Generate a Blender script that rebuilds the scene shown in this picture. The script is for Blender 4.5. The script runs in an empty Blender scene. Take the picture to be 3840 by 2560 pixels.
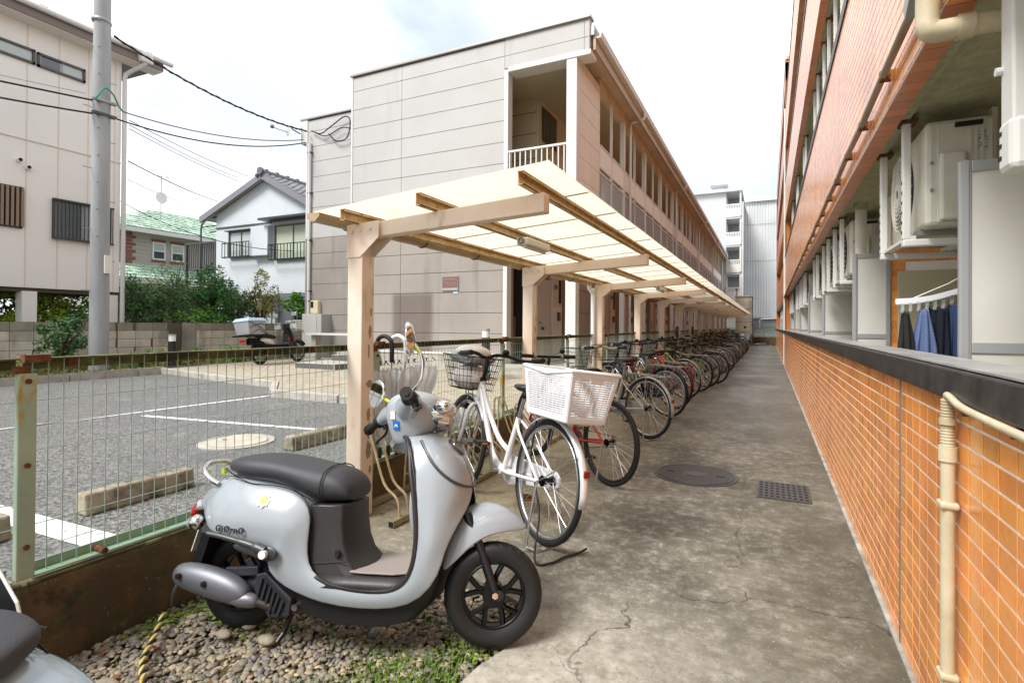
import bpy, math, random
import numpy as np
from mathutils import Vector, Matrix
R=math.radians
random.seed(7)
scene=bpy.context.scene
COL=scene.collection
# ---------------- camera, sky, sun, exposure ----------------
cam=bpy.data.cameras.new('camera'); camo=bpy.data.objects.new('camera',cam); COL.objects.link(camo)
def cam_rows(yaw,pit,rol):
    f=np.array([math.sin(yaw)*math.cos(pit),math.cos(yaw)*math.cos(pit),math.sin(pit)])
    r=np.array([math.cos(yaw),-math.sin(yaw),0.]); u=np.cross(r,f)
    c,s=math.cos(rol),math.sin(rol)
    return c*r+s*u,-s*r+c*u,f
_r,_u,_f=cam_rows(-0.448557563,0.00699668682,0.00681344181)
camo.matrix_world=Matrix(((_r[0],_u[0],-_f[0],0),(_r[1],_u[1],-_f[1],0),(_r[2],_u[2],-_f[2],1.25),(0,0,0,1)))
cam.sensor_width=36; cam.sensor_fit='HORIZONTAL'; cam.lens=1997.6/3840*36
cam.shift_x=0; cam.shift_y=(1204.53-1280)/3840
cam.clip_start=.05; cam.clip_end=2000
scene.camera=camo
w=bpy.data.worlds.new('World'); scene.world=w; w.use_nodes=True
nt=w.node_tree; nt.nodes.clear()
N=nt.nodes.new; L=nt.links.new
sky=N('ShaderNodeTexSky'); sky.sky_type='NISHITA'; sky.sun_disc=False
SUN_EL,SUN_AZ=R(52),R(207)     # azimuth clockwise from +Y
sky.sun_elevation=SUN_EL; sky.sun_rotation=SUN_AZ; sky.air_density=1.0; sky.dust_density=1.5
tc=N('ShaderNodeTexCoord'); mp=N('ShaderNodeMapping'); mp.inputs['Scale'].default_value=(1,1,2.2); mp.inputs['Location'].default_value=(.35,.1,.4)
no=N('ShaderNodeTexNoise'); no.inputs['Scale'].default_value=1.7; no.inputs['Detail'].default_value=7; no.inputs['Roughness'].default_value=.55
cr=N('ShaderNodeValToRGB'); cr.color_ramp.elements[0].position=.30; cr.color_ramp.elements[0].color=(.45,.45,.45,1)
cr.color_ramp.elements[1].position=.50; cr.color_ramp.elements[1].color=(1,1,1,1)
mx=N('ShaderNodeMix'); mx.data_type='RGBA'
no2=N('ShaderNodeTexNoise'); no2.inputs['Scale'].default_value=3.1; no2.inputs['Detail'].default_value=5
cl=N('ShaderNodeMix'); cl.data_type='RGBA'; cl.inputs[6].default_value=(4.7,5.2,6.0,1); cl.inputs[7].default_value=(7.9,8.0,8.1,1)
bg=N('ShaderNodeBackground'); bg.inputs['Strength'].default_value=.105
ow=N('ShaderNodeOutputWorld')
L(tc.outputs['Generated'],mp.inputs[0]); L(mp.outputs[0],no.inputs[0]); L(mp.outputs[0],no2.inputs[0])
L(no.outputs[0],cr.inputs[0]); L(cr.outputs[0],mx.inputs[0]); L(sky.outputs[0],mx.inputs[6]); cr2=N('ShaderNodeValToRGB'); cr2.color_ramp.elements[0].position=.36; cr2.color_ramp.elements[1].position=.58; L(no2.outputs[0],cr2.inputs[0]); L(cr2.outputs[0],cl.inputs[0]); L(cl.outputs[2],mx.inputs[7])
L(mx.outputs[2],bg.inputs[0]); L(bg.outputs[0],ow.inputs[0])
sl=bpy.data.lights.new('sun','SUN'); sl.energy=2.4; sl.angle=R(22); sl.color=(1,.985,.965)
so=bpy.data.objects.new('sun',sl); COL.objects.link(so)
_d=Vector((math.sin(SUN_AZ)*math.cos(SUN_EL),math.cos(SUN_AZ)*math.cos(SUN_EL),math.sin(SUN_EL)))
so.rotation_euler=_d.to_track_quat('Z','Y').to_euler(); so.location=(0,-10,30)
vs=scene.view_settings; vs.view_transform='Standard'; vs.look='None'; vs.gamma=1; vs.use_curve_mapping=False; vs.exposure=.98
# ---------------- materials ----------------
def srgb(h):
    h=h.lstrip('#'); c=[int(h[i:i+2],16)/255 for i in (0,2,4)]
    return tuple((x/12.92 if x<=.04045 else ((x+.055)/1.055)**2.4) for x in c)
def M(name,col,rough=.6,metal=0,col2=None,scale=4,detail=5,amount=1,lo=.35,hi=.65,island=0,objr=0,bump=0,bscale=60,local=False,stretch=(1,1,1),trans=0,alpha=1,coat=0,spec=.5,col3=None,dirt=None,dscale=1.5,dlo=.5,dhi=.7,dstretch=(1,1,1),emit=0):
    m=bpy.data.materials.new(name); m.use_nodes=True; t=m.node_tree; b=t.nodes['Principled BSDF']; n=t.nodes.new; l=t.links.new
    c=srgb(col) if isinstance(col,str) else col
    b.inputs['Roughness'].default_value=rough; b.inputs['Metallic'].default_value=metal
    b.inputs['Specular IOR Level'].default_value=spec; b.inputs['Coat Weight'].default_value=coat; b.inputs['Coat Roughness'].default_value=.08
    b.inputs['Transmission Weight'].default_value=trans; b.inputs['Alpha'].default_value=alpha
    if emit:
        b.inputs['Emission Color'].default_value=(*c,1); b.inputs['Emission Strength'].default_value=emit
    out=None
    def coord(st):
        if local:
            k=n('ShaderNodeTexCoord').outputs['Object']
        else: k=n('ShaderNodeNewGeometry').outputs['Position']
        mpn=n('ShaderNodeMapping'); mpn.inputs['Scale'].default_value=st; l(k,mpn.inputs[0]); return mpn.outputs[0]
    def noise(sc,de,st,lo_,hi_):
        x=n('ShaderNodeTexNoise'); x.inputs['Scale'].default_value=sc; x.inputs['Detail'].default_value=de; x.inputs['Roughness'].default_value=.6
        l(coord(st),x.inputs[0]); r=n('ShaderNodeMapRange'); r.inputs['From Min'].default_value=lo_; r.inputs['From Max'].default_value=hi_
        l(x.outputs[0],r.inputs[0]); return r.outputs[0]
    if col2 is not None:
        c2=srgb(col2) if isinstance(col2,str) else col2
        mi=n('ShaderNodeMix'); mi.data_type='RGBA'; mi.inputs[6].default_value=(*c,1); mi.inputs[7].default_value=(*c2,1)
        l(noise(scale,detail,stretch,lo,hi),mi.inputs[0]); out=mi.outputs[2]
    if island or objr:
        amt=max(island,objr)
        src=n('ShaderNodeNewGeometry').outputs['Random Per Island'] if island else n('ShaderNodeObjectInfo').outputs['Random']
        if island and objr:
            a=n('ShaderNodeMath'); a.operation='ADD'; l(src,a.inputs[0]); l(n('ShaderNodeObjectInfo').outputs['Random'],a.inputs[1])
            f=n('ShaderNodeMath'); f.operation='FRACT'; l(a.outputs[0],f.inputs[0]); src=f.outputs[0]
        r=n('ShaderNodeMapRange'); r.inputs['To Min'].default_value=1-amt; r.inputs['To Max'].default_value=1+amt*.6; l(src,r.inputs[0])
        hs=n('ShaderNodeHueSaturation'); l(r.outputs[0],hs.inputs['Value'])
        h2=n('ShaderNodeMath'); h2.operation='MULTIPLY'; h2.inputs[1].default_value=7.31; l(src,h2.inputs[0])
        h3=n('ShaderNodeMath'); h3.operation='FRACT'; l(h2.outputs[0],h3.inputs[0])
        h4=n('ShaderNodeMapRange'); h4.inputs['To Min'].default_value=.5-.03*amt; h4.inputs['To Max'].default_value=.5+.03*amt; l(h3.outputs[0],h4.inputs[0]); l(h4.outputs[0],hs.inputs['Hue'])
        if out: l(out,hs.inputs['Color'])
        else: hs.inputs['Color'].default_value=(*c,1)
        out=hs.outputs[0]
    if col3 is not None:
        s3=n('ShaderNodeNewGeometry').outputs['Random Per Island'] if island else n('ShaderNodeObjectInfo').outputs['Random']
        g1=n('ShaderNodeMath'); g1.operation='MULTIPLY'; g1.inputs[1].default_value=17.7; l(s3,g1.inputs[0]); g2=n('ShaderNodeMath'); g2.operation='FRACT'; l(g1.outputs[0],g2.inputs[0])
        m3=n('ShaderNodeMix'); m3.data_type='RGBA'; l(g2.outputs[0],m3.inputs[0]); l(out,m3.inputs[6]); m3.inputs[7].default_value=(*srgb(col3),1); out=m3.outputs[2]
    if dirt is not None:
        dc=srgb(dirt) if isinstance(dirt,str) else dirt
        mi=n('ShaderNodeMix'); mi.data_type='RGBA'; mi.inputs[7].default_value=(*dc,1)
        if out: l(out,mi.inputs[6])
        else: mi.inputs[6].default_value=(*c,1)
        l(noise(dscale,8,dstretch,dlo,dhi),mi.inputs[0]); out=mi.outputs[2]
    if out: l(out,b.inputs['Base Color'])
    else: b.inputs['Base Color'].default_value=(*c,1)
    if bump:
        x=n('ShaderNodeTexNoise'); x.inputs['Scale'].default_value=bscale; x.inputs['Detail'].default_value=4; l(coord((1,1,1)),x.inputs[0])
        bu=n('ShaderNodeBump'); bu.inputs['Strength'].default_value=bump; bu.inputs['Distance'].default_value=.01; l(x.outputs[0],bu.inputs['Height']); l(bu.outputs[0],b.inputs['Normal'])
    return m
# ---------------- mesh builder ----------------
ORG={}
class MB:
    def __init__(s): s.v=[]; s.f=[]; s.mi=[]
    def _add(s,vs,fs,mi=0):
        k=len(s.v); s.v.extend([tuple(map(float,p)) for p in vs]); s.f.extend([tuple(i+k for i in q) for q in fs]); s.mi.extend([mi]*len(fs)); return s
    def box(s,a,b,mi=0):
        x0,y0,z0=[min(p,q) for p,q in zip(a,b)]; x1,y1,z1=[max(p,q) for p,q in zip(a,b)]
        return s.hex([(x0,y0,z0),(x1,y0,z0),(x1,y1,z0),(x0,y1,z0),(x0,y0,z1),(x1,y0,z1),(x1,y1,z1),(x0,y1,z1)],mi)
    def hex(s,p,mi=0): return s._add(p,[(0,3,2,1),(4,5,6,7),(0,1,5,4),(1,2,6,5),(2,3,7,6),(3,0,4,7)],mi)
    def obox(s,c,u,v,w,mi=0):   # centre and three half-axes
        c,u,v,w=[np.array(q,float) for q in (c,u,v,w)]
        return s.hex([c-u-v-w,c+u-v-w,c+u+v-w,c-u+v-w,c-u-v+w,c+u-v+w,c+u+v+w,c-u+v+w],mi)
    def bar(s,a,b,wd,ht,up=(0,0,1),mi=0):   # rectangular bar from a to b
        a=np.array(a,float); b=np.array(b,float); d=b-a; up=np.array(up,float); sd=np.cross(d,up); sd/=np.linalg.norm(sd); u=np.cross(sd,d); u/=np.linalg.norm(u)
        return s.obox((a+b)/2,d/2,sd*wd/2,u*ht/2,mi)
    def quad(s,*p,mi=0): return s._add(p,[tuple(range(len(p)))],mi)
    def loft(s,rings,closed=True,cap=True,mi=0):
        n=len(rings[0]); k=len(rings); fs=[]
        for i in range(k-1):
            for j in range(n if closed else n-1):
                a=i*n+j; b=i*n+(j+1)%n; fs.append((a,b,b+n,a+n))
        if cap and closed: fs.append(tuple(range(n-1,-1,-1))); fs.append(tuple((k-1)*n+j for j in range(n)))
        return s._add([p for r in rings for p in r],fs,mi)
    def tube(s,pts,r,n=8,mi=0,cap=True,closed=False):
        pts=[np.array(p,float) for p in pts]; k=len(pts); rr=r if isinstance(r,(list,tuple)) else [r]*k
        rings=[]; ref=None
        for i,p in enumerate(pts):
            if closed: d=pts[(i+1)%k]-pts[i-1]
            else: d=pts[min(i+1,k-1)]-pts[max(i-1,0)]
            d=d/(np.linalg.norm(d)+1e-9)
            if ref is None:
                ref=np.array([0,0,1.]) if abs(d[2])<.9 else np.array([1.,0,0])
            u=ref-d*(ref@d); u/=np.linalg.norm(u)+1e-9; v=np.cross(d,u); ref=u
            rings.append([p+rr[i]*(math.cos(2*math.pi*j/n)*u+math.sin(2*math.pi*j/n)*v) for j in range(n)])
        if closed: rings.append(rings[0]); return s.loft(rings,True,False,mi)
        return s.loft(rings,True,cap,mi)
    def cyl(s,a,b,r,r2=None,n=16,mi=0): return s.tube([a,b],[r,r if r2 is None else r2],n,mi)
    def ring(s,c,ax,Ro,r,n=40,k=8,mi=0,sq=1.0):   # torus round axis ax
        c=np.array(c,float); ax=np.array(ax,float); ax/=np.linalg.norm(ax); t=np.array([0,0,1.]) if abs(ax[2])<.9 else np.array([1.,0,0])
        u=np.cross(ax,t); u/=np.linalg.norm(u); v=np.cross(ax,u); rings=[]
        for i in range(n+1):
            a=2*math.pi*i/n; d=math.cos(a)*u+math.sin(a)*v
            rings.append([c+d*(Ro+r*math.cos(2*math.pi*j/k))+ax*r*sq*math.sin(2*math.pi*j/k) for j in range(k)])
        return s.loft(rings,True,False,mi)
    def prism(s,poly,ax,a,b,mi=0):   # 2D polygon extruded along axis index ax from a to b
        n=len(poly); 
        def P(q,t):
            p=list(q); p.insert(ax,t); return tuple(p)
        vs=[P(q,a) for q in poly]+[P(q,b) for q in poly]
        fs=[tuple(range(n)),tuple(range(2*n-1,n-1,-1))]+[(i,i+n,(i+1)%n+n,(i+1)%n) for i in range(n)]
        return s._add(vs,fs,mi)
    def ball(s,c,r,sc=(1,1,1),n=12,m=8,mi=0):
        c=np.array(c,float); rings=[]
        for i in range(m+1):
            t=math.pi*i/m; q=max(math.sin(t),.02)
            rings.append([c+r*np.array([q*math.cos(2*math.pi*j/n)*sc[0],q*math.sin(2*math.pi*j/n)*sc[1],math.cos(t)*sc[2]]) for j in range(n)])
        return s.loft(rings[::-1],True,True,mi)
    def obj(s,name,mat,parent=None,smooth=None,bevel=0,sub=0,kind=None,label=None,cat=None,group=None,at=None,solid=0,sang=None):
        V=np.array(s.v); lo,hi=V.min(0),V.max(0); c=(lo+hi)/2
        if parent is None: c[2]=lo[2]
        if at is not None: c=np.array(at,float)
        me=bpy.data.meshes.new(name); me.from_pydata((V-c).tolist(),[],s.f)
        mats=mat if isinstance(mat,(list,tuple)) else [mat]
        for m_ in mats: me.materials.append(m_)
        if any(s.mi): me.polygons.foreach_set('material_index',s.mi)
        me.update()
        if smooth is not None or sub:
            me.polygons.foreach_set('use_smooth',[True]*len(me.polygons))
            if smooth is not None and smooth<180: me.set_sharp_from_angle(angle=R(smooth))
        o=bpy.data.objects.new(name,me); COL.objects.link(o); ORG[o.name]=c
        if parent is not None:
            o.parent=parent; o.location=Vector(c-ORG[parent.name])
        else: o.location=Vector(c)
        if solid:
            q=o.modifiers.new('s','SOLIDIFY'); q.thickness=solid; q.offset=-1
        if bevel:
            q=o.modifiers.new('b','BEVEL'); q.width=bevel; q.segments=2; q.limit_method='ANGLE'; q.harden_normals=False
        if sub:
            q=o.modifiers.new('u','SUBSURF'); q.levels=sub; q.render_levels=sub
        if kind: o['kind']=kind
        if label: o['label']=label
        if cat: o['category']=cat
        if group: o['group']=group
        return o
def T(name,label,cat,loc=(0,0,0),group=None,local=False):
    o=bpy.data.objects.new(name,None); COL.objects.link(o); o.empty_display_size=.1
    o['label']=label; o['category']=cat
    if group: o['group']=group
    o.location=(0,0,0) if local else loc; ORG[o.name]=np.array((0,0,0) if local else loc,float)
    return o
KIDS={}
def index_kids():
    KIDS.clear()
    for o in bpy.data.objects:
        if o.parent: KIDS.setdefault(o.parent.name,[]).append(o)
def copy_tree(o,parent=None,swap=None):
    c=o.copy(); COL.objects.link(c)
    if parent is not None: c.parent=parent
    if swap and c.type=='MESH':
        for i,sl in enumerate(c.material_slots):
            if sl.material and sl.material.name in swap:
                nm=sl.material.name; sl.link='OBJECT'; sl.material=swap[nm]
    for ch in KIDS.get(o.name,[]): copy_tree(ch,c,swap)
    return c
def piece(name,proto,loc,parent,rot=None,scale=None):   # a repeat of one mesh object as another child
    c=bpy.data.objects.new(name,proto.data); COL.objects.link(c); c.parent=parent; c.location=Vector(np.array(loc,float)-ORG[parent.name])
    if rot: c.rotation_euler=rot
    if scale: c.scale=scale
    return c
def structure(mb,name,mat,**k): return mb.obj(name,mat,kind='structure',**k)
def bez(p,n=12):    # smooth polyline through points (Catmull-Rom)
    p=[np.array(q,float) for q in p]; p=[2*p[0]-p[1]]+p+[2*p[-1]-p[-2]]; out=[]
    for i in range(1,len(p)-2):
        for k in range(n):
            t=k/n; a,b,c,d=p[i-1],p[i],p[i+1],p[i+2]
            out.append(.5*((2*b)+(-a+c)*t+(2*a-5*b+4*c-d)*t*t+(-a+3*b-3*c+d)*t**3))
    out.append(p[-2]); return out
# ---------------- material library ----------------
m_tile=M('orange_tile','#f29f50',.2,island=.2,objr=.2,spec=.8,col2='#ea9244',scale=30,dirt='#b96a30',dscale=1.6,dlo=.52,dhi=.8,dstretch=(1,1.6,.4),bump=.12,bscale=25)
m_tile2=M('orange_tile_band','#d07a3a',.3,island=.18,objr=.18,spec=.5)
m_grout=M('grout','#f0ebe2',.85)
m_soft=M('textured_soffit','#b9b99a',.95,col2='#a3a382',scale=18,bump=1.0,bscale=70)
m_coping=M('black_coping','#1e1d1d',.42,col2='#3a3735',scale=9,bump=.1,bscale=40)
m_alu=M('grey_aluminium','#9d9e9e',.45,metal=.2)
m_alud=M('dark_aluminium','#4c4d4d',.4,metal=.5)
m_panelw=M('white_panel','#cfcdc4',.6,col2='#c6c3b8',scale=2)
m_acw=M('cream_plastic','#d3d0c2',.45,col2='#c5c1b0',scale=6)
m_acd=M('dark_opening','#12120f',.7)
m_pipe=M('cream_pipe','#cbbfa2',.45,col2='#b5a888',scale=8)
m_cream_door=M('cream_door','#b8b293',.6)
m_white=M('white_paint','#d8d6cf',.5)
m_whitep=M('white_plastic','#dfe0e2',.4)
m_steel=M('galvanised_steel','#9a9c9a',.4,metal=.6)
m_chrome=M('chrome','#d9d9d9',.08,metal=1)
m_black=M('black_rubber','#131313',.6)
m_blackp=M('black_plastic','#17171a',.38)
m_blackm=M('black_metal','#0e0e0f',.3,metal=.4)
m_rust=M('rust','#7a4a25',.9,col2='#4a2c18',scale=40)
m_glass=M('window_glass','#39424a',.06,spec=.9)
m_glassl=M('pale_window','#aab2b0',.15,spec=.7)
m_curtain=M('green_curtain','#b9c2ae',.9)
m_siding=M('pale_siding','#bdbcb9',.75,col2='#b5b3af',scale=.9,lo=.3,hi=.7,dirt='#a3a09a',dscale=1.1,dlo=.56,dhi=.95,dstretch=(3,3,.22),bump=.25,bscale=120)
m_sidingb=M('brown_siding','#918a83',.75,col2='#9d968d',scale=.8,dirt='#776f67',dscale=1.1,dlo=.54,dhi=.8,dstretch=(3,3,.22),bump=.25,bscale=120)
m_sidingd=M('dark_brown_siding','#7d6c63',.75,col2='#86766c',scale=1.1,bump=.2,bscale=120)
m_joint=M('joint_sealant','#5d5650',.8)
m_trim=M('pale_trim','#d3d1cd',.55)
m_pink=M('pinkish_siding','#e4ddd8',.7,col2='#dccfc5',scale=1.1,stretch=(1,1,.3))
m_door=M('pinkish_door','#cfc3ba',.5)
m_beigewall=M('corridor_wall','#c4b698',.8,bump=.4,bscale=60)
m_ceil=M('corridor_ceiling','#b5a98a',.85,bump=.6,bscale=50)
m_tan=M('tan_fascia','#d2b496',.6,col2='#dcc2a6',scale=2)
m_roofm=M('metal_roof_edge','#a8a6a2',.4,metal=.4)
m_shelt=M('shelter_paint','#e0d1c2',.5,col2='#dac2a8',scale=2.0,dirt='#a58451',dscale=7,dlo=.60,dhi=.85,dstretch=(1,1,.35),bump=.08,bscale=60)
m_purl=M('rusty_purlin','#d6bd90',.7,col2='#bb9a63',scale=12,lo=.4,hi=.62,stretch=(1,.35,1),dirt='#86622e',dscale=20,dlo=.56,dhi=.7,bump=.3,bscale=60)
m_peel=M('bare_metal_patch','#857d6c',.8,col2='#8a8474',scale=40)
m_fence=M('green_fence_paint','#8aa893',.5,col2='#7d9a80',scale=9,dirt='#8d8a3a',dscale=6,dlo=.52,dhi=.66)
m_fencet=M('mossy_rail','#6c6f3a',.75,col2='#3d3a24',scale=14,stretch=(1,.4,1),lo=.4,hi=.6,dirt='#86a06a',dscale=5,dlo=.6,dhi=.7)
m_fpost=M('fence_post_paint','#96ab95',.5,col2='#a8b69e',scale=6,dirt='#a58a32',dscale=6,dlo=.55,dhi=.6,dstretch=(1,1,.35))
m_asph=M('asphalt','#77777a',.85,island=0,bump=0)
m_line=M('road_paint','#d9d9d9',.6,col2='#e6e6e4',scale=20,dirt='#6c6c6e',dscale=28,dlo=.60,dhi=.66,bump=.4,bscale=120)
m_kerbst=M('kerb_concrete','#b5b0a6',.85,col2='#9b968b',scale=6,bump=.3,bscale=80)
m_stop=M('stop_concrete','#a39a86',.9,col2='#6a5f4a',scale=7,bump=.5,bscale=70,dirt='#4a4029',dscale=9,dlo=.55,dhi=.7)
m_block=M('concrete_block','#c0b8a5',.9,col2='#d2ccbc',scale=2.2,objr=.16,bump=.4,bscale=60,dirt='#7d7565',dscale=1.8,dlo=.50,dhi=.72,dstretch=(1,1,.4))
m_blockt=M('stained_block','#a09989',.9,col2='#837c6d',scale=3,objr=.15,bump=.4,bscale=60)
m_mortar=M('mortar','#5f574a',.95)
m_soil=M('soil','#5d5038',.95,col2='#473c28',scale=14,bump=1,bscale=90)
m_peb=M('pebble','#b8a684',.6,island=.4,col2='#9d9078',scale=9,col3='#6a6866',bump=.2,bscale=90)
m_leafd=M('dark_leaf','#567a45',.55,island=.6)
m_leafm=M('mid_leaf','#71a03f',.55,island=.5)
m_leafl=M('light_leaf','#b6d94a',.55,island=.4)
m_leafy=M('yellowish_leaf','#a39f55',.6,island=.5)
m_bark=M('bark','#5a4a38',.9,bump=.5)
m_pole=M('pole_concrete','#a3a5a6',.8,col2='#8f9192',scale=3,stretch=(1,1,.2),bump=.15,bscale=80)
m_wire=M('black_cable','#141414',.6)
m_wireg=M('grey_cable','#6d7076',.6)
m_creamw=M('cream_render','#e4dfd8',.85,col2='#e9e4dd',scale=.5,bump=.15,bscale=60)
m_brownf=M('brown_gutter_board','#7b6d69',.6)
m_bluew=M('pale_blue_render','#c3c9ce',.85,col2='#cdd2d6',scale=.6,bump=.2,bscale=50)
m_kawara=M('grey_roof_tile','#6d6d70',.4,objr=.35,island=.25)
m_grtile=M('green_roof_tile','#7fa58a',.45,objr=.3,island=.25,col2='#c9d8c6',scale=7,lo=.45,hi=.55)
m_brick=M('brick_trim','#8c5a4a',.8,col2='#75483b',scale=9)
m_grsid=M('grey_beige_siding','#a9a298',.8)
m_conc_grey=M('pale_grey_render','#b9bbbd',.85,col2='#c2c4c6',scale=.3)
m_corr=M('white_corrugated','#d2d2d1',.5,col2='#c6c7c7',scale=.4)
m_tank=M('stained_cream_box','#b2a895',.8,col2='#93897a',scale=1.3,dirt='#7c7263',dscale=1.5,dlo=.5,dhi=.7,dstretch=(1,1,.3))
m_tankd=M('dark_grey_side','#5d5852',.8)

# polycarbonate-like corrugated sheet: lets light through
def sheet_mat():
    m=bpy.data.materials.new('cream_translucent_sheet'); m.use_nodes=True; t=m.node_tree; n=t.nodes.new; l=t.links.new
    t.nodes.clear(); o=n('ShaderNodeOutputMaterial'); d=n('ShaderNodeBsdfDiffuse'); tr=n('ShaderNodeBsdfTranslucent'); g=n('ShaderNodeBsdfGlossy')
    d.inputs[0].default_value=(.86,.80,.66,1); tr.inputs[0].default_value=(.90,.85,.70,1); g.inputs['Roughness'].default_value=.3
    geo=n('ShaderNodeNewGeometry'); no=n('ShaderNodeTexNoise'); no.inputs['Scale'].default_value=3; no.inputs['Detail'].default_value=8; l(geo.outputs['Position'],no.inputs[0])
    r=n('ShaderNodeMapRange'); r.inputs['From Min'].default_value=.62; r.inputs['From Max'].default_value=.95; l(no.outputs[0],r.inputs[0])
    mi=n('ShaderNodeMix'); mi.data_type='RGBA'; mi.inputs[6].default_value=(.90,.855,.72,1); mi.inputs[7].default_value=(.55,.45,.26,1); l(r.outputs[0],mi.inputs[0]); l(mi.outputs[2],tr.inputs[0])
    a=n('ShaderNodeMixShader'); a.inputs[0].default_value=.72; l(d.outputs[0],a.inputs[1]); l(tr.outputs[0],a.inputs[2])
    b=n('ShaderNodeMixShader'); b.inputs[0].default_value=.05; l(a.outputs[0],b.inputs[1]); l(g.outputs[0],b.inputs[2]); l(b.outputs[0],o.inputs[0]); return m
m_sheet=sheet_mat()
def clear_mat(name,col,op):
    m=bpy.data.materials.new(name); m.use_nodes=True; t=m.node_tree; n=t.nodes.new; l=t.links.new
    b=t.nodes['Principled BSDF']; o=t.nodes['Material Output']; b.inputs['Base Color'].default_value=(*srgb(col),1); b.inputs['Roughness'].default_value=.25
    tp=n('ShaderNodeBsdfTransparent'); x=n('ShaderNodeMixShader'); x.inputs[0].default_value=op; l(tp.outputs[0],x.inputs[1]); l(b.outputs[0],x.inputs[2]); l(x.outputs[0],o.inputs[0]); return m
m_vinyl=clear_mat('clear_vinyl','#d8dcdf',.55)
m_clearp=clear_mat('clear_plastic','#c9cdd0',.35)

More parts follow.
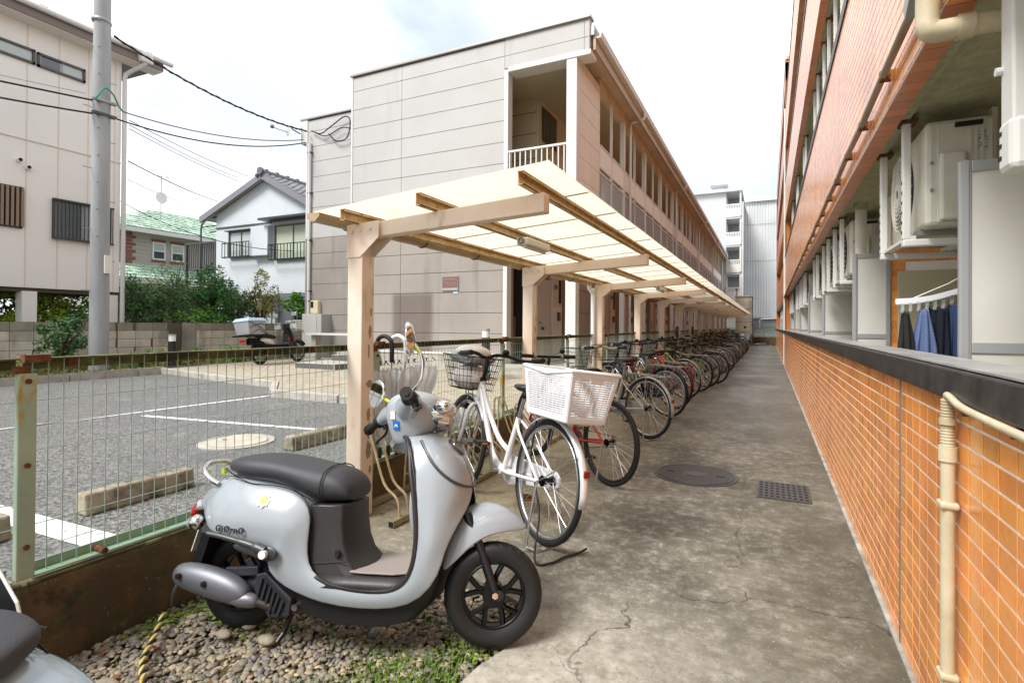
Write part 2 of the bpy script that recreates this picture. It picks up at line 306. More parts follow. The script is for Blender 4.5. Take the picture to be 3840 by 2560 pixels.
def ground_mat(name,kind):
    m=bpy.data.materials.new(name); m.use_nodes=True; t=m.node_tree; n=t.nodes.new; l=t.links.new; b=t.nodes['Principled BSDF']
    geo=n('ShaderNodeNewGeometry').outputs['Position']
    def noise(sc,de=8,ro=.6,st=(1,1,1),off=0):
        mp_=n('ShaderNodeMapping'); mp_.inputs['Scale'].default_value=st; mp_.inputs['Location'].default_value=(off,off*1.3,0); l(geo,mp_.inputs[0])
        x=n('ShaderNodeTexNoise'); x.inputs['Scale'].default_value=sc; x.inputs['Detail'].default_value=de; x.inputs['Roughness'].default_value=ro; l(mp_.outputs[0],x.inputs[0]); return x.outputs[0]
    def rng(s_,a,b_,c=0,d=1):
        r=n('ShaderNodeMapRange'); r.inputs['From Min'].default_value=a; r.inputs['From Max'].default_value=b_; r.inputs['To Min'].default_value=c; r.inputs['To Max'].default_value=d; l(s_,r.inputs[0]); return r.outputs[0]
    def mix(f,A,B):
        x=n('ShaderNodeMix'); x.data_type='RGBA'; l(f,x.inputs[0])
        for k,q in ((6,A),(7,B)):
            if isinstance(q,str): x.inputs[k].default_value=(*srgb(q),1)
            else: l(q,x.inputs[k])
        return x.outputs[2]
    def mul(a,b_):
        x=n('ShaderNodeMath'); x.operation='MULTIPLY'; l(a,x.inputs[0])
        if isinstance(b_,(int,float)): x.inputs[1].default_value=b_
        else: l(b_,x.inputs[1])
        return x.outputs[0]
    if kind=='concrete':
        big=noise(.9,6,.6,(1,.7,1)); mid=noise(13,12,.8); fine=noise(38,6,.7); 
        c=mix(rng(big,.38,.62),'#4f4c41','#868172')
        c=mix(mul(rng(mid,.48,.63),rng(big,.35,.6,.45,1)),c,'#b0aba0')
        c=mix(mul(rng(noise(3.4,12,.75,off=7),.45,.66),.8),c,'#45413a')
        sx=n('ShaderNodeSeparateXYZ'); l(geo,sx.inputs[0])
        # moss and damp along the wall foot and down the middle of the lane
        c=mix(mul(rng(sx.outputs[0],-.55,.40,0,.8),rng(noise(6,6,.6,off=3),.35,.6,.5,1)),c,'#4a4433')
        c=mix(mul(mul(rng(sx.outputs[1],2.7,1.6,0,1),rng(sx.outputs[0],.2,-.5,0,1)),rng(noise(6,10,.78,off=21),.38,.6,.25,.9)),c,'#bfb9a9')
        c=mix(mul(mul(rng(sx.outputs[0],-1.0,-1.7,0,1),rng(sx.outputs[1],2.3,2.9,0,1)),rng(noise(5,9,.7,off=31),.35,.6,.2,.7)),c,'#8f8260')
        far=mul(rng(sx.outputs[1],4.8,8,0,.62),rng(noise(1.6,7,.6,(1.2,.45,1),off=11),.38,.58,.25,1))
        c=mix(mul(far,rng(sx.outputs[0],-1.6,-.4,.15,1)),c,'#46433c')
        c=mix(rng(noise(20,10,.78,off=4),.54,.66,0,.5),c,'#454036'); c=mix(rng(noise(17,10,.78,off=8),.58,.68,0,.45),c,'#bdb8ab'); c=mix(rng(fine,.56,.72,0,.55),c,'#443c2d'); c=mix(rng(noise(60,3,.6,off=5),.66,.74,0,.7),c,'#cfc7b4')
        vo=n('ShaderNodeTexVoronoi'); vo.feature='DISTANCE_TO_EDGE'; vo.inputs['Scale'].default_value=.62
        ad=n('ShaderNodeVectorMath'); ad.operation='ADD'; nn=n('ShaderNodeTexNoise'); nn.inputs['Scale'].default_value=3.2; nn.inputs['Detail'].default_value=7; l(geo,nn.inputs[0])
        sc=n('ShaderNodeVectorMath'); sc.operation='SCALE'; sc.inputs['Scale'].default_value=.38; l(nn.outputs['Color'],sc.inputs[0]); l(geo,ad.inputs[0]); l(sc.outputs[0],ad.inputs[1]); l(ad.outputs[0],vo.inputs['Vector'])
        ck=rng(vo.outputs['Distance'],.0,.0038,1,0); cm=mul(ck,rng(noise(.7,2,.5,off=2),.47,.53)); c=mix(mul(cm,.85),c,'#211d16')
        rgh=rng(mul(rng(sx.outputs[1],4,9),rng(big,.3,.6,.6,1)),0,1,.80,.42)
        l(rgh,b.inputs['Roughness']); h=fine; hs=.35; 
    elif kind=='asphalt':
        vo=n('ShaderNodeTexVoronoi'); vo.inputs['Scale'].default_value=75; l(geo,vo.inputs['Vector'])
        s2=n('ShaderNodeSeparateColor'); l(vo.outputs['Color'],s2.inputs[0])
        c=mix(rng(s2.outputs[0],.1,1.0),'#3c3c3b','#8b8984'); c=mix(rng(noise(1.1,6),.42,.65,0,.45),c,'#5b5b5a'); c=mix(mul(rng(noise(2.2,6,off=4),.6,.7),.5),c,'#8d8c88')
        b.inputs['Roughness'].default_value=.7; h=vo.outputs['Distance']; hs=.6
    elif kind=='kerb':
        c=mix(rng(noise(3,8),.4,.6),'#4a3f2c','#6b5738'); c=mix(rng(noise(7,6,off=3),.56,.66,0,.8),c,'#3a4420'); c=mix(rng(noise(5,6,off=9),.6,.7,0,.6),c,'#6b4d28')
        c=mix(rng(noise(60,4,.65),.66,.70),c,'#a59a80'); c=mix(rng(noise(9,8,.7,off=12),.60,.68,0,.8),c,'#5c6e2c'); c=mix(rng(noise(4,8,.7,off=15),.55,.65,0,.7),c,'#2a2318'); b.inputs['Roughness'].default_value=.8; h=noise(45,6); hs=1
    elif kind=='paving':
        br=n('ShaderNodeTexBrick'); br.inputs['Scale'].default_value=1; br.offset=.5; br.inputs['Mortar Size'].default_value=.006; br.inputs['Brick Width'].default_value=.2; br.inputs['Row Height'].default_value=.1
        br.inputs['Color1'].default_value=(*srgb('#9c927f'),1); br.inputs['Color2'].default_value=(*srgb('#b3a894'),1); br.inputs['Mortar'].default_value=(*srgb('#6f6654'),1); l(geo,br.inputs[0])
        c=mix(rng(noise(1.2),.4,.7,0,.4),br.outputs[0],'#9d927c'); b.inputs['Roughness'].default_value=.85; h=br.outputs['Fac']; hs=-.3
    l(c,b.inputs['Base Color'])
    bu=n('ShaderNodeBump'); bu.inputs['Strength'].default_value=abs(hs); bu.invert=hs<0; bu.inputs['Distance'].default_value=.006; l(h,bu.inputs['Height']); l(bu.outputs[0],b.inputs['Normal'])
    return m
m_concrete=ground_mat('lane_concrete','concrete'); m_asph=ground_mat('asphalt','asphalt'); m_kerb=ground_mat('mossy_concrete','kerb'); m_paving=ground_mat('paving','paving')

# ---------------- the ground ----------------
structure(MB().box((-400,-200,-.6),(400,600,-.3)),'ground',M('far_ground','#6f6d60',.9))
structure(MB().box((-2.47,-3,-.3),(.9,2.75,-.075)),'soil',m_soil)
lane=[(.475,-2.5),(.475,41.3),(-2.47,41.3),(-2.47,2.42),(-1.75,2.36),(-1.3,2.30),(-1.02,2.2),(-.93,2.02),(-.90,1.9),(-.955,1.72),(-.975,1.55),(-.98,1.3),(-1.05,.9),(-1.0,-2.5)]
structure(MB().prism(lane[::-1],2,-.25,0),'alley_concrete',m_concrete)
structure(MB().box((.455,-2,0.0),(.476,20,.012)).box((.452,20,0),(.476,41,.01)),'mortar_strip',M('mortar_bead','#a9a79f',.8,col2='#7b766a',scale=6))
structure(MB().box((-11.1,-6,-.2),(-2.6,9.5,.2)),'parking_asphalt',m_asph)
pl=MB()
def strip(x0,y0,x1,y1,wd):
    d=np.array([x1-x0,y1-y0]); d=d/np.linalg.norm(d); q=np.array([-d[1],d[0]])*wd/2
    pl.quad((x0-q[0],y0-q[1],.204),(x1-q[0],y1-q[1],.204),(x1+q[0],y1+q[1],.204),(x0+q[0],y0+q[1],.204))
strip(-6.33,3.61,-3.7,3.97,.075); strip(-6.78,1.6,-6.5,5.6,.075); strip(-6.6,1.30,-2.6,1.47,.15); strip(-6.6,-1.1,-2.6,-1,.12)
structure(pl,'road_marking',m_line)
# paving in front of the apartments
pav=[(-2.6,5.9),(-2.6,60),(-11.3,60),(-13.2,30),(-11.9,9.5),(-11.44,7.0),(-8.6,6.42),(-7.3,6.3),(-6.42,5.5),(-5.13,5.49),(-2.6,5.5)]
structure(MB().prism(pav[::-1],2,-.1,.285),'paved_forecourt',m_paving)
pk=T('kerb_edging','pale concrete kerb edging round the paved forecourt','kerb',(-7,6.3,.2))
pk['kind']='structure'; del pk['category']
pts=[(-11.44,6.9),(-8.6,6.34),(-7.3,6.22),(-6.42,5.42),(-5.13,5.41),(-2.6,5.42)]
for (a,b) in zip(pts,pts[1:]):
    Ln=math.dist(a,b); k=max(1,int(Ln/.9))
    for i in range(k):
        p=[a[j]+(b[j]-a[j])*(i+.01)/k for j in (0,1)]; q=[a[j]+(b[j]-a[j])*(i+.985)/k for j in (0,1)]
        MB().bar((*p,.24),(*q,.24),.1,.13).obj('kerb_stone',m_kerbst,pk,bevel=.01)
lk=T('lot_kerb','kerb between parking lot and planting strip','kerb',(-11.3,5,.2)); lk['kind']='structure'; del lk['category']
a=(-10.95,-5.5); b=(-11.5,7.0)
for i in range(21):
    p=[a[j]+(b[j]-a[j])*(i+.01)/21 for j in (0,1)]; q=[a[j]+(b[j]-a[j])*(i+.985)/21 for j in (0,1)]
    MB().bar((*p,.24),(*q,.24),.13,.16).obj('kerb_stone',m_kerbst,lk,bevel=.012)
structure(MB().prism([(-11.05,-6),(-11.55,7.0),(-12.0,9.6),(-13.3,14),(-14.2,14),(-14.2,-6)],2,-.1,.26),'planting_strip',m_soil)
structure(MB().box((-60,-30,-.2),(-14.2,40,.22)),'yard_ground',M('yard','#6a6656',.9,col2='#4f5a38',scale=1))
# retaining wall below the fence
MB().prism([(-2.60,-.3),(-2.462,-.3),(-2.466,.262),(-2.47,.272),(-2.60,.275)],1,-6,41).obj('retaining_wall',m_kerb,label='dark mossy low concrete retaining wall under the green fence',cat='retaining wall',bevel=.006)
# wheel stops
g='concrete wheel stops in the parking lot'
for (x,y,L_,lb) in ((-3.36,1.60,.61,'concrete wheel stop in the middle of the lot behind the fence'),(-3.56,3.17,.66,'concrete wheel stop nearest the beige column, far right of the three'),(-3.33,.72,.56,'concrete wheel stop at the left edge, beyond the fence post')):
    MB().loft([[(x-.07,yy,.2),(x+.05,yy,.2),(x+.035,yy,.318),(x-.055,yy,.318)] for yy in (y,y+.03,y+L_-.03,y+L_)]).obj('wheel_stop',m_stop,label=lb,cat='wheel stop',group=g,bevel=.012)
t=T('manhole_cover','pale round concrete manhole cover set in the asphalt','manhole cover',(-4.22,3.19,.2))
MB().cyl((-4.22,3.19,.19),(-4.22,3.19,.212),.31,n=40).obj('rim',m_kerbst,t); MB().cyl((-4.22,3.19,.2),(-4.22,3.19,.218),.255,n=40).obj('lid',M('lid_concrete','#b9b2a2',.85,col2='#a39c8b',scale=9,bump=.3),t); MB().box((-4.37,3.15,.2),(-4.31,3.17,.2195)).obj('lifting_slot',m_acd,t)
# iron cover and drain grate in the lane
m_iron=M('dark_iron','#54504f',.5,metal=.55,bump=.3,bscale=30)
t=T('manhole_cover','dark round iron manhole cover set in the concrete lane','manhole cover',(-.55,4.72,0))
MB().cyl((-.55,4.72,-.02),(-.55,4.72,.006),.335,n=48).obj('rim',m_iron,t)
lid=MB().cyl((-.55,4.72,0),(-.55,4.72,.008),.31,n=48)
for i in range(-9,10):
    for j in range(-9,10):
        x,y=i*.032+(j%2)*.016,j*.030
        rr=math.hypot(x,y)
        if .095<rr<.285: lid.box((-.55+x-.006,4.72+y-.010,.007),(-.55+x+.006,4.72+y+.010,.0115))
lid.cyl((-.55,4.72,.006),(-.55,4.72,.012),.08,n=30); lid.obj('lid',m_iron,t)
MB().ring((-.55,4.72,.009),(0,0,1),.30,.004,48,6).obj('raised_ring',m_iron,t)
for s_ in (-1,1): MB().box((-.55+s_*.2-.03,4.72-.006,.009),(-.55+s_*.2+.03,4.72+.006,.0125)).obj('lifting_slot',m_acd,t)
t=T('drain_grate','rectangular iron drain grate with square holes beside the orange wall','drain grate',(.1,4.54,0))
gr=MB(); x0,x1,y0,y1=-.065,.275,4.33,4.755
nx,ny=9,6
for i in range(nx+1): x=x0+(x1-x0)*i/nx; gr.box((x-.008,y0,-.01),(x+.008,y1,.010))
for j in range(ny+1): y=y0+(y1-y0)*j/ny; gr.box((x0-.008,y-.016,-.008),(x1+.008,y+.016,.009))
gr.obj('grid',m_iron,t); MB().box((x0,y0,.001),(x1,y1,.004)).obj('pit',m_acd,t)
# ---------------- orange tiled apartment building (right) ----------------
def tile_wall(owner,X,y0,y1,z0,rows,pw,ph,mat,nobj=300,far_name='tile_field',jx=(),skip=lambda y,z:False,under=None):
    """tiles on a plane x=X facing -x; nearest ones as objects, the rest one mesh"""
    proto=MB().hex([(.0025,-pw/2+.0038,-ph/2+.0036),(.004,-pw/2+.0034,-ph/2+.0032),(.004,pw/2-.0034,-ph/2+.0032),(.0025,pw/2-.0038,-ph/2+.0036),(.0025,-pw/2+.0038,ph/2-.0036),(.004,-pw/2+.0034,ph/2-.0032),(.004,pw/2-.0034,ph/2-.0032),(.0025,pw/2-.0038,ph/2-.0036)])
    pos=[]
    ny=int((y1-y0)/pw)
    for j in range(rows):
        for i in range(ny):
            y=y0+(i+.5)*pw; z=z0+(j+.5)*ph
            if skip(y,z): continue
            d=math.dist((X,y,z),(0,0,1.25)); pos.append((d**3/abs(X),y,z))
    # visible size on the picture falls with distance; hidden ones behind the camera go last
    pos.sort(key=lambda q:(q[0] if q[1]>1.3 else 1e9))
    me=None
    for k,(d,y,z) in enumerate(pos[:nobj]):
        if me is None:
            o=MB(); o.v=[(p[0]+X-.004,p[1]+y,p[2]+z) for p in proto.v]; o.f=proto.f; o.mi=proto.mi
            me=o.obj('tile',mat,owner)
        else: piece('tile',me,(X-.002,y,z),owner)
    fm=MB()
    vs=np.array(proto.v); out=[]
    for d,y,z in pos[nobj:]:
        fm._add(vs+np.array([X-.004,y,z]),proto.f)
    fm.obj(far_name,mat,owner,kind='stuff')
t=T('tiled_parapet_wall','low orange tiled wall with black coping along the right of the lane','wall',(.55,10,0))
MB().box((.475,-2,-.1),(.60,41,1.055)).obj('wall_core',m_grout,t)
tile_wall(t,.475,-.03,41,.012,18,.1,.0578,m_tile,skip=lambda y,z:abs(y-2.565)<.03)
MB().box((.4695,2.562,0),(.474,2.574,1.05)).box((.4695,9.56,0),(.474,9.572,1.05)).obj('expansion_joint',M('sealant','#6e6a66',.7),t)
cop=MB()
for i in range(15):
    y=-2+i*3.0; MB().hex([(.447,y,1.052),(.447+.16,y,1.052),(.447+.16,y+2.99,1.052),(.447,y+2.99,1.052),(.452,y,1.138),(.607,y,1.142),(.607,y+2.99,1.142),(.452,y+2.99,1.138)]).obj('coping',m_coping,t,bevel=.006)
MB().box((.46,-2,1.142),(.605,41,1.147)).obj('coping_top',M('weathered_coping_top','#8d8a86',.35,col2='#a9a6a2',scale=5),t)
# drain pipe on the wall
t=T('drain_pipe','cream drain pipe with ribbed elbow clipped to the orange wall','pipe',(.44,1.845,0))
MB().cyl((.446,1.845,-.05),(.446,1.845,.915),.0165,n=20).obj('pipe',m_pipe,t,smooth=40)
MB().cyl((.446,1.845,.885),(.446,1.845,.925),.0215,n=20).obj('collar',m_pipe,t,smooth=40)
fx=MB()
for i in range(16):
    z=.928+i*.0082; fx.ring((.446,1.845+.003*math.sin(i*.3),z),(0,0,1),.0135,.004,20,6)
fx.cyl((.446,1.845,.92),(.446,1.846,1.055),.013,n=16).obj('ribbed_hose',m_pipe,t,smooth=60)
MB().cyl((.446,1.845,.985),(.446,1.845,1.0),.020,n=20).obj('collar',m_pipe,t,smooth=40)
MB().tube(bez([(.446,1.845,1.052),(.442,1.835,1.066),(.440,1.80,1.064),(.437,1.70,1.052),(.44,1.55,1.045),(.44,1.3,1.042),(.44,1.0,1.04)],6),.0095,10).obj('thin_hose',m_pipe,t,smooth=60)
for z in (.765,.30): MB().box((.425,1.822,z-.009),(.4685,1.871,z+.009)).obj('clamp',m_pipe,t,bevel=.006)
for y in (1.74,1.43): MB().cyl((.45,y,1.035),(.475,y,1.035),.012,n=10).obj('bolt',m_rust,t)

bld=T('tiled_apartment_building','orange tiled apartment building with stacked balconies on the right','apartment building',(1.5,15,0))
NEAR,FAR=-2,20.2
def fascia(z0,z1,y0,y1,k,n):
    MB().box((.50,y0,z0),(.585,y1,z1-.02)).obj('balcony_front',m_grout,bld)
    rows=int(round((z1-z0-.03)/.0578))
    tile_wall(bld,.50,y0,y1,z0+.004,rows,.1,.0578,m_tile,nobj=n,far_name='tile_field')
    # tiled underside
    u=MB(); i=0; y=y0
    while y<y1: u.box((.502,y+.002,z0-.006),(.583,y+.098,z0)); y+=.1
    u.obj('underside_tiles',m_tile2,bld,kind='stuff')
    MB().hex([(.488,y0,z1-.02),(.66,y0,z1-.02),(.66,y1,z1-.02),(.488,y1,z1-.02),(.488,y0,z1+.05),(.66,y0,z1+.055),(.66,y1,z1+.055),(.488,y1,z1+.05)]).obj('coping',M('dark_coping','#1d1b22',.4),bld)
    MB().box((.487,y0,z1+.052),(.66,y1,z1+.063)).obj('coping_cap',m_alu,bld)
for k,(z0,z1) in enumerate(((2.27,3.56),(4.80,6.08),(7.28,8.52))):
    fascia(z0,z1,NEAR,FAR,k,300 if k==0 else 0)
    # floor slab / soffit with a drip groove
    MB().box((.585,NEAR,z0+.012),(.63,FAR,z0+.25)).obj('soffit_edge',m_soft,bld)
    MB().box((.63,NEAR,z0+.04),(2.4,FAR,z0+.25)).obj('soffit',m_soft,bld)
    if k<2: MB().box((.64,NEAR,z0+.25),(1.6,FAR,z0+.3)).obj('balcony_floor',m_soft,bld)
MB().box((.5,20.2,2.27),(.64,41,2.9)).box((.5,20.2,2.9),(.64,41,3.56)).obj('balcony_front',m_tile2,bld)
for z0,z1 in ((4.8,6.08),(7.28,8.52),(9.6,10.25)): MB().box((.5,20.2,z0),(.64,41,z1)).obj('balcony_front',m_tile2,bld); MB().box((.488,20.2,z1),(.66,41,z1+.05)).obj('coping',m_coping,bld)
for z0 in (2.3,4.82,7.3,9.6): MB().box((.64,20.2,z0),(2.4,41,z0+.2)).obj('soffit',m_soft,bld)
for z0,z1 in ((1.1,2.27),(3.6,4.8),(6.12,7.28),(8.56,10.2)):
    MB().box((.5,20.2,z0),(1.5,20.5,z1)).box((.505,19.9,z0),(.9,20.2,z1) if z1<9 else (.505,20.2,z1)).obj('tiled_pier',m_tile2,bld)
MB().box((1.55,NEAR,0),(1.75,FAR,10.2 if 0 else 8.5)).box((1.55,20.5,0),(1.75,41,10.3)).obj('rear_wall',M('balcony_back_wall','#b89a78',.7,col2='#c4a988',scale=2),bld)
MB().box((.52,NEAR,8.54),(2.4,FAR,8.7)).box((.52,20.2,10.25),(2.4,41,10.4)).obj('roof_slab',m_soft,bld)
MB().box((.5,40.8,0),(1.7,41,10.25)).obj('end_wall',m_tile2,bld)
MB().box((.60,-2,-.1),(1.6,41,.35)).obj('ground_balcony_floor',m_soft,bld)
# downpipes and the service pipe along the fascia
MB().cyl((.478,19.85,0),(.478,19.85,8.5),.03,n=10).obj('downpipe',m_white,bld,smooth=60)
t=T('service_pipe','weathered grey pipe running along the foot of the upper tiled balcony front','pipe',(.47,10,2.36))
pts=[(.468,2.30,2.40)]; y=2.3
while y<19.8:
    y+=.62; pts.append((.468,y,2.395-.0092*(y-2.3)+(.006 if len(pts)%2 else -.006)))
MB().tube(pts,.017,8).obj('pipe',M('weathered_pipe','#8c7b66',.6,col2='#a8998a',scale=5),t,smooth=60)
for p in pts[1::1]: MB().box((.455,p[1]-.015,p[2]-.022),(.499,p[1]+.015,p[2]+.022)).obj('clip',m_rust,t)
t=T('elbow_pipe','cream elbow drain pipe under the tiled balcony edge at the top right','pipe',(.46,2.11,2.2))
MB().tube(bez([(.455,2.09,2.75),(.455,2.09,2.45),(.455,2.10,2.25),(.458,2.10,2.205),(.48,2.10,2.19),(.56,2.10,2.19),(.66,2.10,2.19)],6),.033,14).obj('pipe',m_pipe,t,smooth=60)
for z in (2.34,2.44): MB().cyl((.455,2.09,z),(.455,2.09,z+.05),.039,n=16).obj('collar',m_pipe,t,smooth=40)
MB().cyl((.53,2.10,2.19),(.57,2.10,2.19),.038,n=16).obj('collar',m_pipe,t,smooth=40)
MB().bar((.46,2.2,2.42),(.46,2.3,2.36),.06,.06).obj('bracket',m_steel,t)

# partition screens
def partition(x1,name='balcony_partition'):
    t=T(name,'','partition screen',(.62,0,.4),local=True)
    MB().box((.62,-.012,.4),(.655,.012,1.85)).obj('post',m_alu,t,bevel=.003)
    MB().box((.630,-.018,.4),(.645,.018,1.852)).obj('post_rib',m_alu,t)
    MB().box((.655,-.012,1.81),(x1,.012,1.85)).box((.655,-.012,1.16),(x1,.012,1.20)).obj('rail',m_alu,t,bevel=.003)
    MB().box((.655,-.006,1.20),(x1,.006,1.81)).obj('panel',m_panelw,t); MB().box((.655,-.006,.4),(x1,.006,1.16)).obj('panel',m_panelw,t)
    MB().box((x1,-.012,.4),(x1+.03,.012,1.85)).obj('post',m_alu,t,bevel=.003)
    return t
ORG.setdefault('x',0)
PY=[2.44,5.14,7.9,10.6,13.4,16.2,19.0,22.4,25.2,28,30.8,33.6,36.4]
base=partition(1.52); base.location=(0,2.44,0); base['label']='white balcony screen in grey frame nearest the camera, at the right edge'; base['group']='partition screens between the ground floor balconies'
p2=partition(.845); p2.location=(0,5.14,0); p2['label']='second white balcony screen, narrow, left of the laundry'; p2['group']=base['group']
index_kids()
ordw=['third','fourth','fifth','sixth','seventh']
for i,y in enumerate(PY[2:]):
    c=copy_tree(base); c.location=(0,y,0)
    c['label']=(ordw[i]+' white balcony screen from the camera along the ground floor') if i<5 else 'small far white balcony screen beyond the orange pier'
# air conditioners on ceiling hung brackets
def aircon():
    t=T('air_conditioner','','air conditioner',local=True)
    x0,x1,y0,y1,z0,z1=.665,.945,0,.78,1.735,2.235
    MB().box((x0+.012,y0,z0),(x1,y1,z1)).obj('casing',m_acw,t,bevel=.02)
    MB().box((x0+.055,y0-.006,z0+.015),(x1-.02,y0,z1-.02)).obj('side_panel',m_acw,t,bevel=.004)
    MB().box((x0+.06,y0-.035,z0+.02),(x0+.16,y0-.004,z0+.34)).obj('valve_cover',m_acw,t,bevel=.012)
    for z in (z0+.17,z0+.30): MB().cyl((x0+.035,y0-.006,z),(x0+.035,y0+.002,z),.008,n=10).obj('screw',m_steel,t)
    MB().box((x0+.12,y0-.022,z1-.045),(x0+.22,y0-.005,z1-.025)).obj('grip_recess',m_acd,t)
    MB().box((x0+.20,y0-.008,z1-.16),(x0+.24,y0-.0065,z1-.07)).obj('rating_label',M('grey_label','#8f9088',.6,col2='#c9c9bf',scale=90,lo=.48,hi=.52) if 'grey_label' not in bpy.data.materials else bpy.data.materials['grey_label'],t)
    rb=MB()
    for i in range(3): rb.box((x0+.175+i*.022,y0-.012,z0+.22),(x0+.182+i*.022,y0-.005,z1-.06))
    rb.obj('pressed_ribs',m_acw,t)
    fc=(x0,y0+.44,z0+.25)
    MB().cyl((fc[0]+.006,fc[1],fc[2]),(fc[0]+.014,fc[1],fc[2]),.205,n=36).obj('fan_opening',m_acd,t)
    gg=MB()
    for k in range(9): gg.ring((fc[0]-.010-.012*math.cos(k/9*1.5),fc[1],fc[2]),(1,0,0),.03+.0215*k,.0028,36,5)
    for k in range(24):
        a=k*math.pi/12; c_,s_=math.cos(a),math.sin(a); gg.tube([(fc[0]-.022,fc[1]+.03*c_,fc[2]+.03*s_),(fc[0]-.018,fc[1]+.12*c_,fc[2]+.12*s_),(fc[0]+.004,fc[1]+.21*c_,fc[2]+.21*s_)],.0025,4)
    gg.obj('fan_guard',m_acw,t)
    hub=MB().cyl((fc[0]-.0,fc[1],fc[2]),(fc[0]+.01,fc[1],fc[2]),.04,n=16)
    hub.obj('fan_hub',m_acw,t)
    for a,b in ((y0+.12,y0+.17),(y1-.17,y1-.12)): MB().box((x0+.0,a,z0-.025),(x1,b,z0)).obj('foot',m_steel,t)
    return t
def bracket():
    t=T('hanging_bracket','','bracket',local=True)
    for y in (.12,.70):
        MB().box((.605,y-.022,1.69),(.64,y+.022,2.30)).obj('post',m_white,t,bevel=.006)
        MB().box((.595,y-.05,2.268),(.665,y+.05,2.285)).obj('ceiling_plate',m_rust,t)
        MB().box((.606,y-.025,1.655),(.97,y+.025,1.69)).obj('arm',m_white,t,bevel=.006)
        MB().box((.95,y-.022,1.69),(.975,y+.022,2.30)).obj('post',m_white,t,bevel=.006)
        sl=MB()
        for k in range(6): sl.box((.6035,y-.008,1.72+k*.05),(.6045,y+.008,1.735+k*.05))
        sl.obj('slots',m_acd,t)
    MB().box((.62,.1,1.69),(.66,.72,1.708)).box((.90,.1,1.69),(.94,.72,1.708)).obj('cross_rail',m_white,t)
    return t
ac=aircon(); br=bracket(); index_kids()
ac.location=(0,3.15,0); br.location=(0,3.15,0)
ac['label']='large cream air conditioner hung under the balcony, nearest and facing the lane'; br['label']='white hanging bracket carrying the nearest air conditioner'
ac['group']='air conditioners hung over the ground floor balconies'; br['group']='ceiling brackets of the ground floor air conditioners'
names=['second','third','fourth','fifth','sixth']
for i,y in enumerate((5.75,7.0,8.5,11.2,12.6,14.1,16.9,18.2,23,25.9,29,32)):
    c=copy_tree(ac); c.location=(0,y,0); d=copy_tree(br); d.location=(0,y,0)
    if i<5: c['label']=names[i]+' air conditioner from the camera, hung under the balcony'; d['label']='white bracket of the '+names[i]+' air conditioner from the camera'
    else: c['label']='small distant air conditioner hung far along the ground floor balconies'; d['label']='small distant white bracket far along the ground floor balconies'
for fl,(dz,lab) in enumerate(((2.53,'first upper'),(5.01,'second upper'))):
    for i,y in enumerate((3.2,5.75,7.0,8.5,11.2,14.1,16.9,23,27)):
        d=copy_tree(br); d.location=(0,y+.3*fl,dz); d['label']='white hanging bracket on the '+lab+' balcony level'; d['group']='ceiling brackets on the '+lab+' balconies'
        c=copy_tree(ac); c.location=(.1,y+.3*fl,dz); c['label']='air conditioner mostly hidden behind the '+lab+' balcony front'; c['group']='air conditioners on the '+lab+' balconies'
# near bracket at the top right edge
t=T('hanging_bracket','large white slotted bracket post hanging at the top right corner, nearest the camera','bracket',(.62,1.95,1.7))
MB().box((.605,1.915,1.735),(.645,2.0,3.0)).obj('post',m_white,t,bevel=.006)
MB().box((.60,1.91,1.69),(.66,2.01,1.84)).obj('end_cap',m_white,t,bevel=.018)
sl=MB()
for k in range(14): sl.box((.6030,2.0005,1.73+k*.045) if k<3 else (.632,1.9145,1.73+k*.045),(.612,1.9990,1.745+k*.045) if k<3 else (.638,1.9155,1.75+k*.045))
for k in range(3): sl.box((.5985,1.975,1.73+k*.035),(.5995,2.0,1.742+k*.035))
sl.obj('slots',m_acd,t); MB().cyl((.59,1.99,1.99),(.61,1.99,1.99),.012,n=10).obj('bolt',m_white,t)
MB().box((.62,1.93,1.70),(1.3,1.97,1.735)).obj('arm',m_white,t)
# tiled pier with louvred panel behind the laundry
t=T('tiled_balcony_pier','tiled balcony pier with a cream louvred panel behind the laundry','wall',(1.2,5.15,.35))
MB().box((.88,5.16,.35),(1.55,5.6,2.31)).obj('pier_core',m_grout,t)
pr=None
for j in range(33):
    for i in range(7):
        x=.885+i*.095; z=.37+j*.0585
        if x>.93 and z<1.72: continue
        if z>2.26: continue
        if pr is None: pr=MB().box((x,5.155,z),(x+.092,5.16,z+.055)).obj('tile',m_tile,t,at=(x+.046,5.1575,z+.0275))
        else: piece('tile',pr,(x+.046,5.1575,z+.0275),t)
MB().box((.925,5.135,.35),(1.56,5.158,1.70)).obj('panel',m_cream_door,t,bevel=.006)
for k in range(11): MB().box((1.08,5.126,1.10+k*.038),(1.38,5.136,1.118+k*.038)).obj('louvre_slat',M('louvre','#9c9676',.6) if 'louvre' not in bpy.data.materials else bpy.data.materials['louvre'],t)
t=T('balcony_round_column','pale round column between balcony screens','column',(.72,5.4,.3))
MB().cyl((.712,5.4,.3),(.712,5.4,2.3),.043,n=24).obj('column_shaft',M('column_paint','#c9c2ad',.6),t,smooth=60); MB().cyl((.712,5.4,2.25),(.712,5.4,2.31),.055,n=24).obj('column_cap',m_soft,t,smooth=60)
